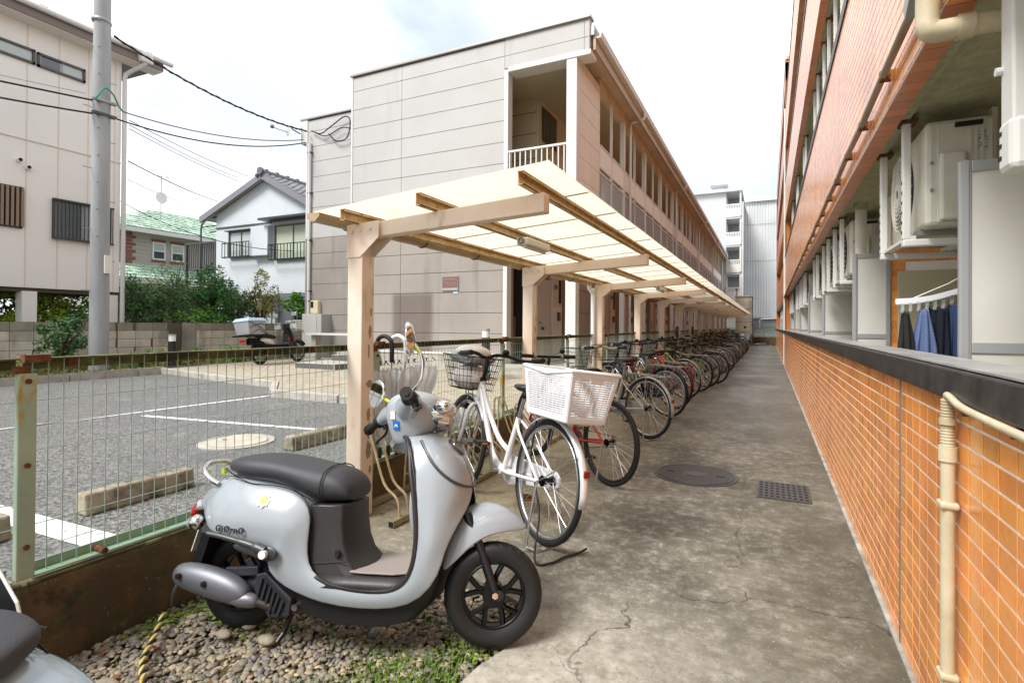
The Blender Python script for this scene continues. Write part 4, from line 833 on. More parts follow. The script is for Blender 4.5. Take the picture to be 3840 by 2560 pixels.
# ---------------- block wall and left houses ----------------
def block_wall(name,label,X,y0,y1,z0,rows,dx=0):
    t=T(name,label,'block wall',(X,(y0+y1)/2,z0),group=None)
    MB().hex([(X-.09,y0,z0),(X-.005,y0,z0),(X-.005+dx,y1,z0),(X-.09+dx,y1,z0),(X-.09,y0,z0+rows*.2),(X-.005,y0,z0+rows*.2),(X-.005+dx,y1,z0+rows*.2),(X-.09+dx,y1,z0+rows*.2)]).obj('mortar_core',m_mortar,t)
    pr={}
    n=int((y1-y0)/.4)
    for j in range(rows):
        mt=m_blockt if j==rows-1 else m_block
        for i in range(n):
            y=y0+(i+.5)*.4; x=X+dx*(y-y0)/(y1-y0)+random.uniform(-.002,.002); z=z0+(j+.5)*.2
            if mt.name in pr: piece('block',pr[mt.name],(x-.02,y,z),t)
            else: pr[mt.name]=MB().box((x-.04,y-.195,z-.095),(x,y+.195,z+.095)).obj('block',mt,t,bevel=.0,at=(x-.02,y,z))
block_wall('block_wall','long pale concrete block wall left of and behind the utility pole',-14.25,-2.2,9.0,.05,6,.25)
block_wall('block_wall','darker block wall section behind the parked moped',-13.5,9.0,15.0,.05,6,.0)
MB().box((-14.0,8.92,.05),(-13.5,9.12,1.24)).obj('wall_pillar',m_blockt,label='stained block pier where the two block walls meet',cat='wall pier',bevel=.01)

H=T('cream_house','cream rendered house on pillars with dark window grilles at the left edge','house',(-16,3,.2))
MB().box((-24,-8,2.04),(-15.42,8.15,8.25)).obj('wall',m_creamw,H)
MB().box((-24,-8,1.95),(-15.5,8.1,2.04)).obj('underside',m_mortar,H)
for y in (-6,-3.4,-.8,1.8,4.1,6.28,8.0): MB().box((-15.75,y-.14,.1),(-15.45,y+.14,1.96)).obj('pillar',m_creamw if y>4 else m_creamw,H)
m_hj=M('house_joint','#d8ccbf',.9)
for y in (4.2,5.0,5.55,6.17,6.78,7.40,8.0):
    MB().box((-15.419,y-.012,2.06),(-15.412,y+.012,8.2)).obj('vertical_joint',m_hj,H)
MB().box((-15.425,-8,5.43),(-15.40,8.15,5.455)).obj('belt_course',m_hj,H)
def hwin(y0,y1,z0,z1,n,bars=False,par=H,X=-15.42):
    f=MB().box((X-.02,y0,z0),(X+.05,y1,z0+.05)).box((X-.02,y0,z1-.05),(X+.05,y1,z1)).box((X-.02,y0,z0),(X+.05,y0+.05,z1)).box((X-.02,y1-.05,z0),(X+.05,y1,z1)).obj('window_frame',m_alud,par)
    for i in range(n):
        a=y0+.05+(y1-y0-.1)*i/n; b=y0+.05+(y1-y0-.1)*(i+1)/n
        MB().box((X+.004,a+.025,z0+.05),(X+.012,b-.025,z1-.05)).obj('pane',m_glass if i%2==0 else m_glassl,f)
        MB().box((X+.005,a,z0+.05),(X+.025,a+.025,z1-.05)).obj('mullion',m_alu,f)
    if bars:
        k=int((y1-y0)/.075)
        for i in range(k+1): MB().box((X+.10,y0+i*(y1-y0)/k-.008,z0+.02),(X+.115,y0+i*(y1-y0)/k+.008,z1-.02)).obj('grille_bar',m_alud,f)
        MB().box((X+.09,y0-.03,z1-.04),(X+.12,y1+.03,z1)).box((X+.09,y0-.03,z0),(X+.12,y1+.03,z0+.04)).obj('grille_rail',m_alud,f)
    return f
hwin(4.6,6.30,7.22,7.56,2); hwin(6.34,7.31,7.21,7.54,2)
hwin(6.67,7.93,3.24,4.20,2,True)
hwin(4.6,6.10,3.38,4.32,1,False)
f_=None
for i in range(17): MB().box((-15.36,4.62+i*.09,3.41),(-15.33,4.67+i*.09,4.30)).obj('shutter_slat',M('brown_slat','#8b735f',.6) if 'brown_slat' not in bpy.data.materials else bpy.data.materials['brown_slat'],H)
for y,z in ((6.03,4.93),(6.19,4.80)): MB().cyl((-15.42,y,z),(-15.32,y,z),.055,n=14).obj('vent_pipe',m_creamw,H); MB().cyl((-15.325,y,z),(-15.315,y,z),.04,n=14).obj('vent_hole',m_acd,H)
MB().hex([(-24,-8,8.5),(-14.98,-8,8.18),(-14.98,8.95,8.18),(-24,8.95,8.5),(-24,-8,8.9),(-14.98,-8,8.34),(-14.98,8.95,8.34),(-24,8.95,8.9)]).obj('roof',M('roof_metal_dark','#5d5c62',.5),H)
MB().box((-15.02,-8,8.12),(-14.96,8.95,8.31)).obj('fascia_board',m_brownf,H)
MB().box((-15.42,-8,8.10),(-15.0,8.95,8.16)).obj('eave_soffit',m_creamw,H)
MB().cyl((-14.90,-8,8.36),(-14.90,9.15,8.36),.065,n=12).obj('gutter',m_trim,H,smooth=60)
MB().tube(bez([(-14.9,8.45,8.34),(-14.9,8.45,8.15),(-15.0,8.42,8.05),(-15.3,8.25,7.85),(-15.36,8.2,7.7),(-15.36,8.2,7.0),(-15.36,8.2,1.0),(-15.36,8.2,.2)],5),.055,10).obj('downpipe',m_trim,H,smooth=60)
MB().box((-15.0,8.3,8.12),(-14.82,8.62,8.36)).obj('gutter_funnel',m_trim,H,bevel=.03)
for i in range(5): MB().box((-15.1,3.9+i*1.15,8.38),(-14.95,4.05+i*1.15,8.47)).obj('snow_guard',m_alud,H)

P_=T('utility_pole','tall grey concrete utility pole with climbing bolts','utility pole',(-12.4,6.16,.2))
MB().cyl((-12.4,6.19,.1),(-12.35,6.15,14),.172,.125,n=28).obj('shaft',m_pole,P_,smooth=60)
for i in range(9):
    z=1.9+i*.62; s_=1 if i%2 else -1; MB().cyl((-12.4,6.16,z),(-12.4+.0*s_,6.16+s_*.30,z),.009,n=6).obj('climbing_bolt',m_steel,P_)
for i in range(14): MB().ball((-12.25,6.05+(.0),3.0+i*.55),.018).obj('bolt_head',m_steel,P_)
MB().ring((-12.38,6.16,7.42),(0,.1,1),.155,.022,28,6,sq=1.6).obj('steel_band',m_steel,P_); MB().ring((-12.38,6.16,7.95),(0,-.05,1),.15,.010,28,6,sq=1.6).obj('steel_band',m_white,P_)
MB().box((-12.30,5.95,5.74),(-12.2,6.38,5.78)).obj('cross_bracket',m_steel,P_); MB().box((-12.30,5.95,5.46),(-12.2,6.37,5.51)).obj('cable_clamp',m_alud,P_)
MB().tube(bez([(-12.15,5.95,5.72),(-12.12,6.0,5.82),(-12.1,6.1,5.98),(-12.1,6.25,5.9),(-12.15,6.38,5.72),(-12.2,6.5,5.65)],6),.016,6).obj('green_lead',M('green_insulation','#2f8b6c',.5),P_)
MB().box((-12.22,6.17,2.25),(-12.18,6.30,2.62)).obj('pole_tag',M('pole_tag_cream','#d9d6cc',.5),P_)
def wire(label,a,b,sag,r,mat=None,name='overhead_cable',grp=None,tw=False):
    a=np.array(a,float); b=np.array(b,float); n=24; pts=[]
    for i in range(n+1):
        t=i/n; p=a+(b-a)*t; p[2]-=sag*4*t*(1-t); pts.append(p)
    m_=MB().tube(pts,r,6)
    if tw:
        n=90; q=[]
        for i in range(n+1):
            t=i/n; p=a+(b-a)*t; p[2]-=sag*4*t*(1-t); q.append(p+np.array([.022*math.sin(i*1.1),0,.022*math.cos(i*1.1)]))
        m_.tube(q,r*.6,5)
    return m_.obj(name,mat or m_wire,label=label,cat='cable',group=grp,smooth=180)
wire('thick twisted black cable from the pole top down to the beige house corner',(-12.3,6.35,7.2),(-12.35,11.55,6.95),.25,.022,tw=True)
wire('lower black cable from the pole to the beige house',(-12.3,6.4,5.5),(-12.4,11.55,6.62),.30,.016)
wire('thin cable starting from the green lead on the pole to the beige house',(-12.2,6.5,5.66),(-12.5,11.55,6.72),.22,.014,m_wireg)
wire('upper black cable crossing in front of the cream house to the pole',(-12.6,-4,4.35),(-12.4,6.02,5.76),-.0,.018)
wire('lower black cable crossing in front of the cream house to the pole',(-12.6,-4,4.75),(-12.4,6.02,5.49),.25,.018)
wire('hair thin grey cable above the two black ones in front of the cream house',(-12.6,-4,4.8),(-12.4,5.9,5.85),.1,.005,m_wireg)
g='thin distant cables between the cream house and the white house'
for k,(a,b,r) in enumerate((((-25.85,14,10.3),(-38.5,30,13.3),.022),((-25.85,14,10.1),(-39.97,30,13.4),.022),((-25.84,14,9.92),(-39.2,30,12.86),.022),((-25.9,14,8.48),(-42.3,30,11.6),.03),((-25.9,14,7.64),(-44.4,30,11.23),.02))):
    wire(['uppermost thin cable slanting down behind the white house','second thin cable slanting down behind the white house','third thin cable slanting down behind the white house','heaviest dark cable slanting down to the white house roof','lowest thin cable passing below the satellite dish'][k],a,b,.15,r,m_wire if k==3 else m_wireg,grp=g)
wire('slack cable hanging across the green roof and the white house wall',(-21.5,8.6,7.3),(-13.3,11.9,3.5),.9,.011)
for k,(a,b) in enumerate((((-10.3,70,20.8),(1.3,70,24.1)),((-9.5,70,19.3),(1.3,70,22.5)),((-8.7,70,17.6),(1.3,70,20.7)))):
    wire(['highest faint cable in the sky above the grey apartment block','middle faint cable in the sky above the grey apartment block','lowest faint cable in the sky above the grey apartment block'][k],a,b,.4,.02,M('faint_cable','#b4bac4',.8) if 'faint_cable' not in bpy.data.materials else bpy.data.materials['faint_cable'],grp='faint cables in the sky')

# ---- pale blue gabled house (plane Y=14.5) ----
H=T('pale_blue_house','pale blue white gabled house with grey tiled roof behind the bushes','house',(-17.6,14.5,.2))
ax,az=-17.6,6.86; ex=-20.56; ez=5.72; rx=-14.4; rz=5.20
MB().prism([(ex,.2),(rx,.2),(rx,rz),(ax,az),(ex,ez)],1,14.5,22).obj('wall',m_bluew,H)
def slope(xa,za,xb,zb,over,name):
    # roof slab along Y with bargeboard
    d=np.array([xb-xa,zb-za]); d/=np.linalg.norm(d); xb2,zb2=xb+d[0]*over,zb+d[1]*over; n_=np.array([-d[1],d[0]]); n_=n_ if n_[1]>0 else -n_
    MB().prism([(xa,za),(xb2,zb2),(xb2+n_[0]*.10,zb2+n_[1]*.10),(xa+n_[0]*.10,za+n_[1]*.10)],1,14.28,22.5).obj('roof_deck',m_trim,H)
    MB().prism([(xa,za-.10),(xb2,zb2-.12),(xb2+n_[0]*.13,zb2+n_[1]*.13),(xa+n_[0]*.13,za+n_[1]*.13)],1,14.22,14.29).obj('barge_board',M('grey_barge','#7d7c82',.6) if 'grey_barge' not in bpy.data.materials else bpy.data.materials['grey_barge'],H)
    L_=math.hypot(xb2-xa,zb2-za); rows=int(L_/.27); pr=None
    for j in range(rows):
        for i in range(26):
            s=(j+.5)/rows*L_; px_,pz_=xa+d[0]*s+n_[0]*(.135+.0),za+d[1]*s+n_[1]*.135; y=14.40+i*.29
            if pr is None:
                m_=MB(); pts=[]
                for yy,h in ((-.145,0),(-.10,.03),(-.04,.045),(.03,.015),(.09,-.01),(.145,0)): pts.append((yy,h))
                rings=[[(px_+d[0]*a+n_[0]*(h+hh),y+yy,pz_+d[1]*a+n_[1]*(h+hh)) for (yy,h) in pts] for a,hh in ((-.15,-.01),(.14,.018))]
                m_.loft(rings,False,False); low=[(p[0],p[1],p[2]-.03) for p in rings[1]]; m_.loft([rings[1],low],False,False)
                pr=m_.obj('roof_tile',m_kawara,H,at=(px_,y,pz_))
            else: piece('roof_tile',pr,(px_,y,pz_),H)
slope(ax,az+.05,ex,ez+.05,.72,'l'); slope(ax,az+.05,rx,rz+.05,1.0,'r')
MB().tube([(ax,14.2,az+.24),(ax,22.5,az+.24)],.10,8).obj('ridge',m_kawara,H,smooth=60)
MB().cyl((ax,14.14,az+.24),(ax,14.24,az+.24),.15,n=12).ball((ax-.2,14.2,az+.10),.08).obj('ridge_end_tile',m_kawara,H)
for k in range(12): MB().box((ax-.08,14.4+k*.5,az+.31),(ax+.08,14.5+k*.5,az+.36)).obj('ridge_cap_tile',m_kawara,H)
MB().box((ex,14.46,5.12),(-17.3,14.5,5.17)).obj('belt_course',m_alud,H)
def win2(x0,x1,z0,z1,mat,rail=True,nb=9):
    f=MB().box((x0,14.40,z0),(x1,14.5,z0+.06)).box((x0,14.40,z1-.06),(x1,14.5,z1)).box((x0,14.40,z0),(x0+.06,14.5,z1)).box((x1-.06,14.40,z0),(x1,14.5,z1)).box(((x0+x1)/2-.02,14.42,z0),((x0+x1)/2+.02,14.48,z1)).obj('window_frame',m_alud,H)
    MB().box((x0+.06,14.44,z0+.06),((x0+x1)/2-.02,14.47,z1-.06)).obj('pane',mat,f); MB().box(((x0+x1)/2+.02,14.44,z0+.06),(x1-.06,14.47,z1-.06)).obj('pane',mat,f)
    if rail:
        zt=z0+.55; MB().box((x0-.08,14.16,zt),(x1+.03,14.19,zt+.03)).box((x0-.08,14.16,z0-.02),(x1+.03,14.19,z0+.02)).box((x0-.08,14.16,zt),(x0-.06,14.42,zt+.02)).box((x0-.08,14.16,z0-.02),(x0-.06,14.42,z0)).obj('guard_rail',m_blackm,f)
        for i in range(nb+1): xx=x0-.07+(x1-x0+.09)*i/nb; MB().box((xx-.012,14.165,z0),(xx+.012,14.185,zt)).obj('guard_bar',m_blackm,f)
win2(-19.68,-18.2,3.87,4.93,m_glassl); win2(-17.05,-15.1,3.66,5.0,m_curtain,nb=12)
MB().box((-18.2,14.25,3.86),(-17.24,14.5,5.0)).obj('shutter_box',m_bluew,H,bevel=.02)
MB().box((-17.5,14.0,5.16),(-15.0,14.5,5.24)).obj('window_canopy',m_alud,H); MB().box((-19.8,14.3,4.93),(-18.2,14.5,4.97)).obj('window_canopy',m_alud,H)
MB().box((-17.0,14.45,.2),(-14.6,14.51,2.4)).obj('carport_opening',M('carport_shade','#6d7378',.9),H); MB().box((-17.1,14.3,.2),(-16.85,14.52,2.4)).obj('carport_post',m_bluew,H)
MB().box((-17.9,13.9,2.22),(-16.9,14.5,2.30)).obj('porch_slab',m_alud,H)
MB().box((-17.75,14.3,.2),(-17.1,14.49,2.22)).obj('porch_wall',m_white,H)
t=T('metal_balcony','grey steel balcony with arched canopy frame between the green roofed house and the white one','balcony',(-22.3,15,3.5))
MB().box((-22.6,14.6,3.5),(-20.6,15.8,3.62)).obj('deck',m_alud,t)
for x in np.arange(-22.6,-20.6,.14): MB().box((x,14.58,3.62),(x+.045,14.61,4.6)).obj('baluster',m_alud,t)
MB().box((-22.65,14.56,4.6),(-20.6,14.64,4.66)).obj('handrail',m_alud,t)
for x in (-22.66,-21.72,-20.75): MB().box((x,14.55,.3),(x+.08,14.65,4.6)).obj('post',m_alud,t)
MB().tube(bez([(-21.68,14.6,4.6),(-21.68,14.6,5.25),(-21.55,14.6,5.48),(-21.2,14.6,5.62),(-20.7,14.6,5.66)],6),.035,6).tube([(-21.66,14.6,5.3),(-20.7,14.6,5.3)],.025,6).tube([(-21.6,14.9,5.12),(-20.7,14.9,5.15)],.025,6).obj('canopy_frame',m_alud,t)
MB().box((-22.4,10.6,1.9),(-22.3,10.7,1.9+.05)) if 0 else None
t=T('laundry_pole','horizontal grey laundry pole beside the white house carport','pole',(-14.5,12.6,1.3))
MB().tube([(-15.2,12.6,2.0),(-12.9,12.6,1.98)],.025,8).obj('rod',m_steel,t); MB().tube([(-15.0,12.6,.2),(-15.0,12.6,1.98)],.02,8).obj('stand',m_steel,t)

# ---- house with the green roof (wall faces +X) ----
K=28/31.6
H=T('green_roofed_house','grey beige house with green tiled roofs and brick trimmed windows','house',(-28.5,17,.2))
GX=-27.0
MB().box((-34,14.0,.2),(GX,24,5.55)).obj('wall',m_grsid,H)
for k in range(26): MB().box((GX-.0,14.0,.6+k*.18),(GX+.014,24,.6+k*.18+.15)).obj('siding_board',m_grsid,H)
def groof(y0,y1,z0,z1,x0,x1,rows,cols,hip=True):
    # sloping roof face from eave (x0,z0) up to (x1,z1)
    MB().prism([(x0,z0-.16),(x0,z0),(x1,z1),(x1,z1-.16)],1,y0,y1).obj('roof_deck',m_trim,H)
    MB().box((x0-.02,y0,z0-.20),(x0+.10,y1,z0-.02)).obj('gutter',m_trim,H)
    pr=None; sl=math.atan2(z1-z0,x0-x1)
    for j in range(rows):
        for i in range(cols):
            u=(j+.5)/rows; x=x0+(x1-x0)*u; z=z0+(z1-z0)*u+.03; w_=(y1-y0)/cols; y=y0+(i+.5+(.5 if j%2 else 0))*w_
            if hip and (y<y0+u*4.0 or y>y1-u*4.0): continue
            if y>y1: continue
            h_=abs(x1-x0)/rows/2/math.cos(sl)
            if pr is None:
                c_,s_=math.cos(sl),math.sin(sl)
                pr=MB().obox((x,y,z),(h_*c_*1.05,0,-h_*s_*1.05+.02),(0,w_/2*.96,0),(s_*.02,0,c_*.02)).obj('roof_tile',m_grtile,H,at=(x,y,z))
            else: piece('roof_tile',pr,(x,y,z),H)
groof(13.4,24.5,5.66,7.4,-26.4,-30.5,11,26)
groof(13.0,24,3.22,4.0,-25.4,-26.95,5,26,hip=False)
MB().prism([(-30.5,7.36),(-26.45,5.62),(-34.6,5.62)],1,17.4,20.5).obj('roof_core',m_grtile,H)
MB().box((-27,13.6,2.9),(-25.5,24,3.06)).obj('lower_soffit',m_trim,H)
MB().box((GX-.1,13.9,0.2),(GX+.3,24,2.9)).obj('lower_wall',M('brown_lower','#6d5148',.8),H)
for a,b in ((15.7,16.32),(16.6,17.25)):
    MB().box((GX,a-.03,5.19),(GX+.04,b+.03,5.32)).box((GX,a-.03,4.2),(GX+.04,b+.03,4.31)).obj('brick_trim',m_brick,H)
    f=MB().box((GX+.0,a,4.32),(GX+.06,b,5.18)).obj('window_frame',m_white,H)
    MB().box((GX+.061,a+.07,4.39),(GX+.065,b-.07,4.72)).obj('pane',m_glass,f); MB().box((GX+.061,a+.07,4.78),(GX+.065,b-.07,5.11)).obj('pane',m_glassl,f)
for k in range(9): MB().box((GX,14.0,4.05+k*.165),(GX+.04,14.95 if k%2 else 14.8,4.18+k*.165)).obj('quoin_brick',m_brick,H)
t=T('roof_aerial','thin aerial mast with small satellite dish on the green roof','aerial',(-29,15,7.2))
MB().tube([(-28.5,17.0,6.6),(-28.5,17.0,8.87)],.025,6).obj('mast',m_steel,t); MB().tube([(-28.5,16.6,8.85),(-28.5,17.3,8.85)],.015,5).tube([(-28.5,17.2,8.95),(-28.5,17.4,8.85)],.02,5).obj('antenna_rod',m_steel,t)
MB().loft([[(-28.4+dx,16.92+r_*.30*math.cos(a),7.7+r_*.30*math.sin(a)) for a in [i*math.pi/8 for i in range(16)]] for r_,dx in ((.05,0),(.6,.03),(1,.08))]).obj('dish',m_white,t)

# ---------------- background at the end of the lane ----------------
H=T('grey_apartment_block','tall pale grey apartment block with stair balconies at the end of the lane','apartment block',(-5,47,0))
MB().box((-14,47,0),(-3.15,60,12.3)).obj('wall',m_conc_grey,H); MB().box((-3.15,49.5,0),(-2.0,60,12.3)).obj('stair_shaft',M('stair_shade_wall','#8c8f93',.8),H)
MB().hex([(-14.2,46.7,12.25),(-1.95,46.7,12.25),(-1.95,60,12.25),(-14.2,60,12.25),(-14.2,46.7,12.5),(-1.95,46.7,12.5),(-1.95,60,12.5),(-14.2,60,12.5)]).obj('roof_slab',m_conc_grey,H)
for k,zt in enumerate((12.25,9.95,7.7,5.45,3.2)):
    MB().box((-3.15,46.95,zt-2.2),(-2.0,49.5,zt-2.0)).obj('landing_slab',m_conc_grey,H)
    bb=MB().box((-3.15,46.9,zt-2.05),(-2.05,47.0,zt-1.35)).box((-3.15,46.9,zt-1.08),(-2.05,47.0,zt-1.0)).obj('balcony_front',m_white,H)
    for i in range(9): MB().box((-3.12+i*.125,46.9,zt-1.36),(-3.05+i*.125,47.0,zt-1.07)).obj('balcony_slot_bar',m_white,H)
    MB().box((-2.12,46.85,zt-2.0),(-2.0,47.0,zt)).obj('corner_post',m_white,H)
MB().box((-2.0,47,0),(-1.85,47.3,11.4)).obj('downpipe_shaft',m_white,H)
MB().box((-4.2,48,12.5),(-3.4,48.8,13.1)).obj('vent_tower',m_conc_grey,H); MB().box((-4.4,47.8,13.1),(-3.2,49,13.25)).hex([(-4.3,47.8,13.0),(-3.3,47.8,13.0),(-3.3,49,13.0),(-4.3,49,13.0),(-4.5,47.7,13.12),(-3.1,47.7,13.12),(-3.1,49,13.12),(-4.5,49,13.12)]).obj('vent_cap',m_conc_grey,H)
H=T('corrugated_building','large white corrugated metal building at the end of the lane','building',(0,56,0))
cm=MB(); x=-2.6; zz=[]
pts=[]
while x<5.6:
    pts+=[(x,56.0),(x+.07,56.0),(x+.10,55.93),(x+.19,55.93),(x+.22,56.0)]; x+=.235
cm.loft([[(p[0],p[1],z) for p in pts] for z in (2.15,7.5,11.0,13.25)],False,False).obj('corrugated_cladding',m_corr,H)
MB().box((-2.6,56.02,0),(5.6,70,13.2)).obj('wall',m_corr,H); MB().box((-2.8,55.7,13.2),(5.8,70,13.6)).obj('roof_edge',m_trim,H)
for z in (7.5,11.0): MB().box((-2.6,55.92,z),(5.6,55.928,z+.05)).obj('seam',m_alu,H)
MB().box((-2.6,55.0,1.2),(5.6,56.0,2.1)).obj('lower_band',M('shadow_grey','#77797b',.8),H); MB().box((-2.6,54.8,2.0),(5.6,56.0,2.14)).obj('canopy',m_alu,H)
H=T('water_tank_cabin','stained cream box like tank cabin behind the shelter end','tank cabin',(-1.4,38,.8))
MB().box((-1.95,38,.78),(-.96,40.5,3.2)).obj('cabin_body',m_tank,H); MB().box((-.96,38,.78),(-.955,40.5,3.2)).obj('side_wall',m_tankd,H)
MB().box((-2.0,37.95,3.2),(-.93,40.55,3.27)).obj('top_slab',m_tank,H)
for z in (1.55,2.4): MB().box((-1.95,37.985,z),(-.96,38,z+.02)).obj('panel_joint',m_joint,H)
MB().box((-1.75,37.98,1.75),(-1.05,37.99,2.3)).box((-1.75,37.98,.9),(-1.05,37.99,1.5)).obj('access_panel',m_tank,H); MB().box((-1.45,37.97,1.15),(-1.3,37.98,1.28)).obj('dark_plate',m_acd,H)
MB().box((-1.95,38,.0),(-1.85,38.1,.78)).box((-1.06,38,0),(-.96,38.1,.78)).box((-1.95,40.4,0),(-1.85,40.5,.78)).box((-1.06,40.4,0),(-.96,40.5,.78)).obj('leg',m_tankd,H)
MB().cyl((-1.9,38.3,3.27),(-1.9,38.3,3.9),.04,n=8).ball((-1.9,38.3,3.75),.1).obj('top_pipe',m_steel,H)
MB().box((-1.2,41.0,-.05),(1.2,41.3,.55)).obj('end_wall',m_kerb,label='low mossy wall closing the far end of the lane',cat='low wall',bevel=.02)
H=T('far_fence','pale green fence standing on the wall at the end of the lane','fence',(0,41.2,.55))
for x in (-.9,-.28,.5): MB().box((x-.03,41.1,.55),(x+.03,41.2,1.45)).obj('post',m_fence,H)
for z in (1.40,1.1,.85,.6): MB().box((-1.2,41.12,z),(1.2,41.16,z+.035)).obj('rail',m_fence,H)
for i in range(30): MB().box((-1.2+i*.08,41.13,.6),(-1.19+i*.08,41.14,1.4)).obj('bar',m_fence,H)
MB().tube([(-.55,41.4,.5),(-.55,41.4,1.7),(-.45,41.4,1.8),(.9,41.4,1.85)],.03,8).obj('white_pipe',m_white,label='white pipe bent above the far end fence',cat='pipe')

# ---------------- foliage ----------------
def leaves(c,rad,n,size,seed,flat=.6,clump=22,solid=False,squash=None):
    rs=np.random.RandomState(seed); c=np.array(c); rad=np.array(rad)
    cc=rs.normal(size=(clump,3)); cc/=np.linalg.norm(cc,axis=1)[:,None]; cc*=rs.uniform(.35,.95,(clump,1)); 
    cr=rs.uniform(.20,.42,clump)
    k=rs.randint(0,clump,n); d=rs.normal(size=(n,3)); d/=np.linalg.norm(d,axis=1)[:,None]
    P=cc[k]+d*(cr[k]*rs.uniform(.55,1.05,n))[:,None]
    P=P*rad+c
    u=rs.normal(size=(n,3)); u[:,2]*=flat; u/=np.linalg.norm(u,axis=1)[:,None]
    w_=np.cross(u,rs.normal(size=(n,3))*[1,1,.5]+[0,0,.0]); w_/=np.linalg.norm(w_,axis=1)[:,None]
    s=(size*rs.uniform(.6,1.3,n))[:,None]
    nr=np.cross(u,w_)*s*.18
    V=np.stack([P-u*s,P+w_*s*.38+nr*0,P+u*s*.9-nr,P-w_*s*.38],1).reshape(-1,3)
    F=np.arange(4*n).reshape(-1,4)
    return V,F
def plant(name,label,cat,c,rad,n,size,mat,seed,group=None,trunk=True,ground=None,clump=22,extra=None):
    zg=ground if ground is not None else c[2]-rad[2]
    t=T(name,label,cat,(c[0],c[1],zg),group)
    V,F=leaves(c,rad,n,size,seed,clump=clump)
    m_=MB(); m_.v=V.tolist(); m_.f=F.tolist(); m_.mi=[0]*len(m_.f)
    m_.obj('crown',mat,t,at=c)
    if trunk:
        rs=random.Random(seed); tr=MB()
        tr.tube([(c[0],c[1],zg-.05),(c[0]+.05*rad[0],c[1],zg+.35*(c[2]-zg)),(c[0],c[1]+.05,c[2])],[.05*rad[0]+.02,.04*rad[0]+.015,.012],7)
        for k in range(9):
            a=rs.uniform(0,6.28); e=rs.uniform(.1,.8); tr.tube([(c[0],c[1],zg+.3*(c[2]-zg)),(c[0]+.3*rad[0]*math.cos(a),c[1]+.3*rad[1]*math.sin(a),c[2]-.1*rad[2]),(c[0]+.75*rad[0]*math.cos(a),c[1]+.75*rad[1]*math.sin(a),c[2]+rad[2]*e*.8)],[.03,.02,.006],5)
        tr.obj('trunk',m_bark,t)
    return t
plant('camellia_bush','dark glossy bush right behind the block wall beside the cream house','bush',(-15.4,9.1,1.85),(.9,.85,.85),5200,.05,m_leafd,3,ground=.3)
plant('evergreen_tree','tall dark green feathery tree in the middle of the garden bushes','tree',(-15.3,10.55,1.95),(.95,.95,1.0),6500,.055,M('fir_leaf','#4d8242',.5,island=.6),4,ground=.3)
plant('evergreen_tree','smaller dark tree at the right flank of the feathery one','tree',(-15.5,11.7,1.7),(.7,.6,.8),3000,.05,m_leafd,14,ground=.3)
plant('olive_bush','yellowish thin leaved bush in front of the white house','bush',(-14.9,12.1,1.85),(.7,.65,.95),2600,.045,m_leafy,5,ground=.3,clump=16)
plant('fig_bush','bright green broad leaved bush beside the carport','bush',(-13.9,12.7,1.75),(.6,.55,.6),700,.09,M('bright_leaf','#68a838',.5,island=.4),6,ground=.3,clump=10)
for i,(y,z,r,mt,lb) in enumerate(((3.4,1.3,.9,m_leafd,'dark shrub under the cream house at the far left'),(5.0,1.35,.7,m_leafm,'mid green shrub under the cream house between pillars'),(6.7,1.5,.75,m_leafl,'bright lime shrub under the cream house left of the pole'),(8.0,1.2,.7,m_leafm,'green shrub under the cream house right of the pole'))):
    plant('garden_shrub',lb,'shrub',(-16.8,y,z),(.9,r+.2,.75),2600,.06,mt,30+i,group='shrubs under the cream house',ground=.3)
plant('hedge','dark hedge far under the cream house','hedge',(-19.5,6,1.2),(.8,8,1.2),9000,.09,m_leafd,44,ground=.1,clump=80,trunk=False)
plant('garden_shrub','low green foliage between the dark bushes','shrub',(-15.0,10.0,1.2),(.6,1.4,.5),2400,.05,m_leafm,50,ground=.3)
plant('flowering_shrub','thin shrub with dark red buds in front of the lower green roof','shrub',(-17.0,10.6,2.55),(.55,1.1,.8),650,.045,m_leafm,51,ground=.3)
plant('pole_shrub','dark shrub growing against the foot of the utility pole','shrub',(-13.1,5.9,.9),(.35,.42,.55),1300,.055,m_leafd,52,ground=.25)
rs=random.Random(5)
low=[(-12.9,4.2),(-12.6,5.1),(-12.4,7.0),(-12.2,7.7),(-12.7,8.4),(-12.3,3.4),(-12.2,9.1),(-12.6,9.9),(-12.5,2.4)]
names_=['leftmost of the low yellowish shrubs along the kerb','low shrub just left of the utility pole','low shrub just right of the utility pole','low yellowish shrub left of the bollard lamp','low yellowish shrub behind the bollard lamp','low shrub behind the near fence post','low clipped shrub right of the bollard lamp','low shrub behind the moped','low shrub at the left picture edge']
for i,(x,y) in enumerate(low):
    plant('low_shrub',names_[i],'shrub',(x,y,.45),(.32,.42,.24),700,.03,m_leafy if i%2 else m_leafm,60+i,group='low shrubs in the planting strip',ground=.25,clump=12)
# ground cover in the strip
rs=np.random.RandomState(2); n=5200; P=np.stack([rs.uniform(-14.0,-11.7,n),rs.uniform(-2,11,n),np.full(n,.262)],1); a=rs.uniform(0,6.28,n); h=rs.uniform(.02,.07,n)
V=np.stack([P+np.stack([np.cos(a)*.03,np.sin(a)*.03,0*a],1),P-np.stack([np.cos(a)*.03,np.sin(a)*.03,0*a],1),P+np.stack([np.cos(a*3)*.02,np.sin(a*3)*.02,h],1)],1).reshape(-1,3)
m_=MB(); m_.v=V.tolist(); m_.f=np.arange(3*n).reshape(-1,3).tolist(); m_.mi=[0]*n; m_.obj('ground_cover',M('cover_leaf','#7d7d3a',.7,island=.6),kind='stuff',label='weedy ground cover along the block wall',cat='ground cover')
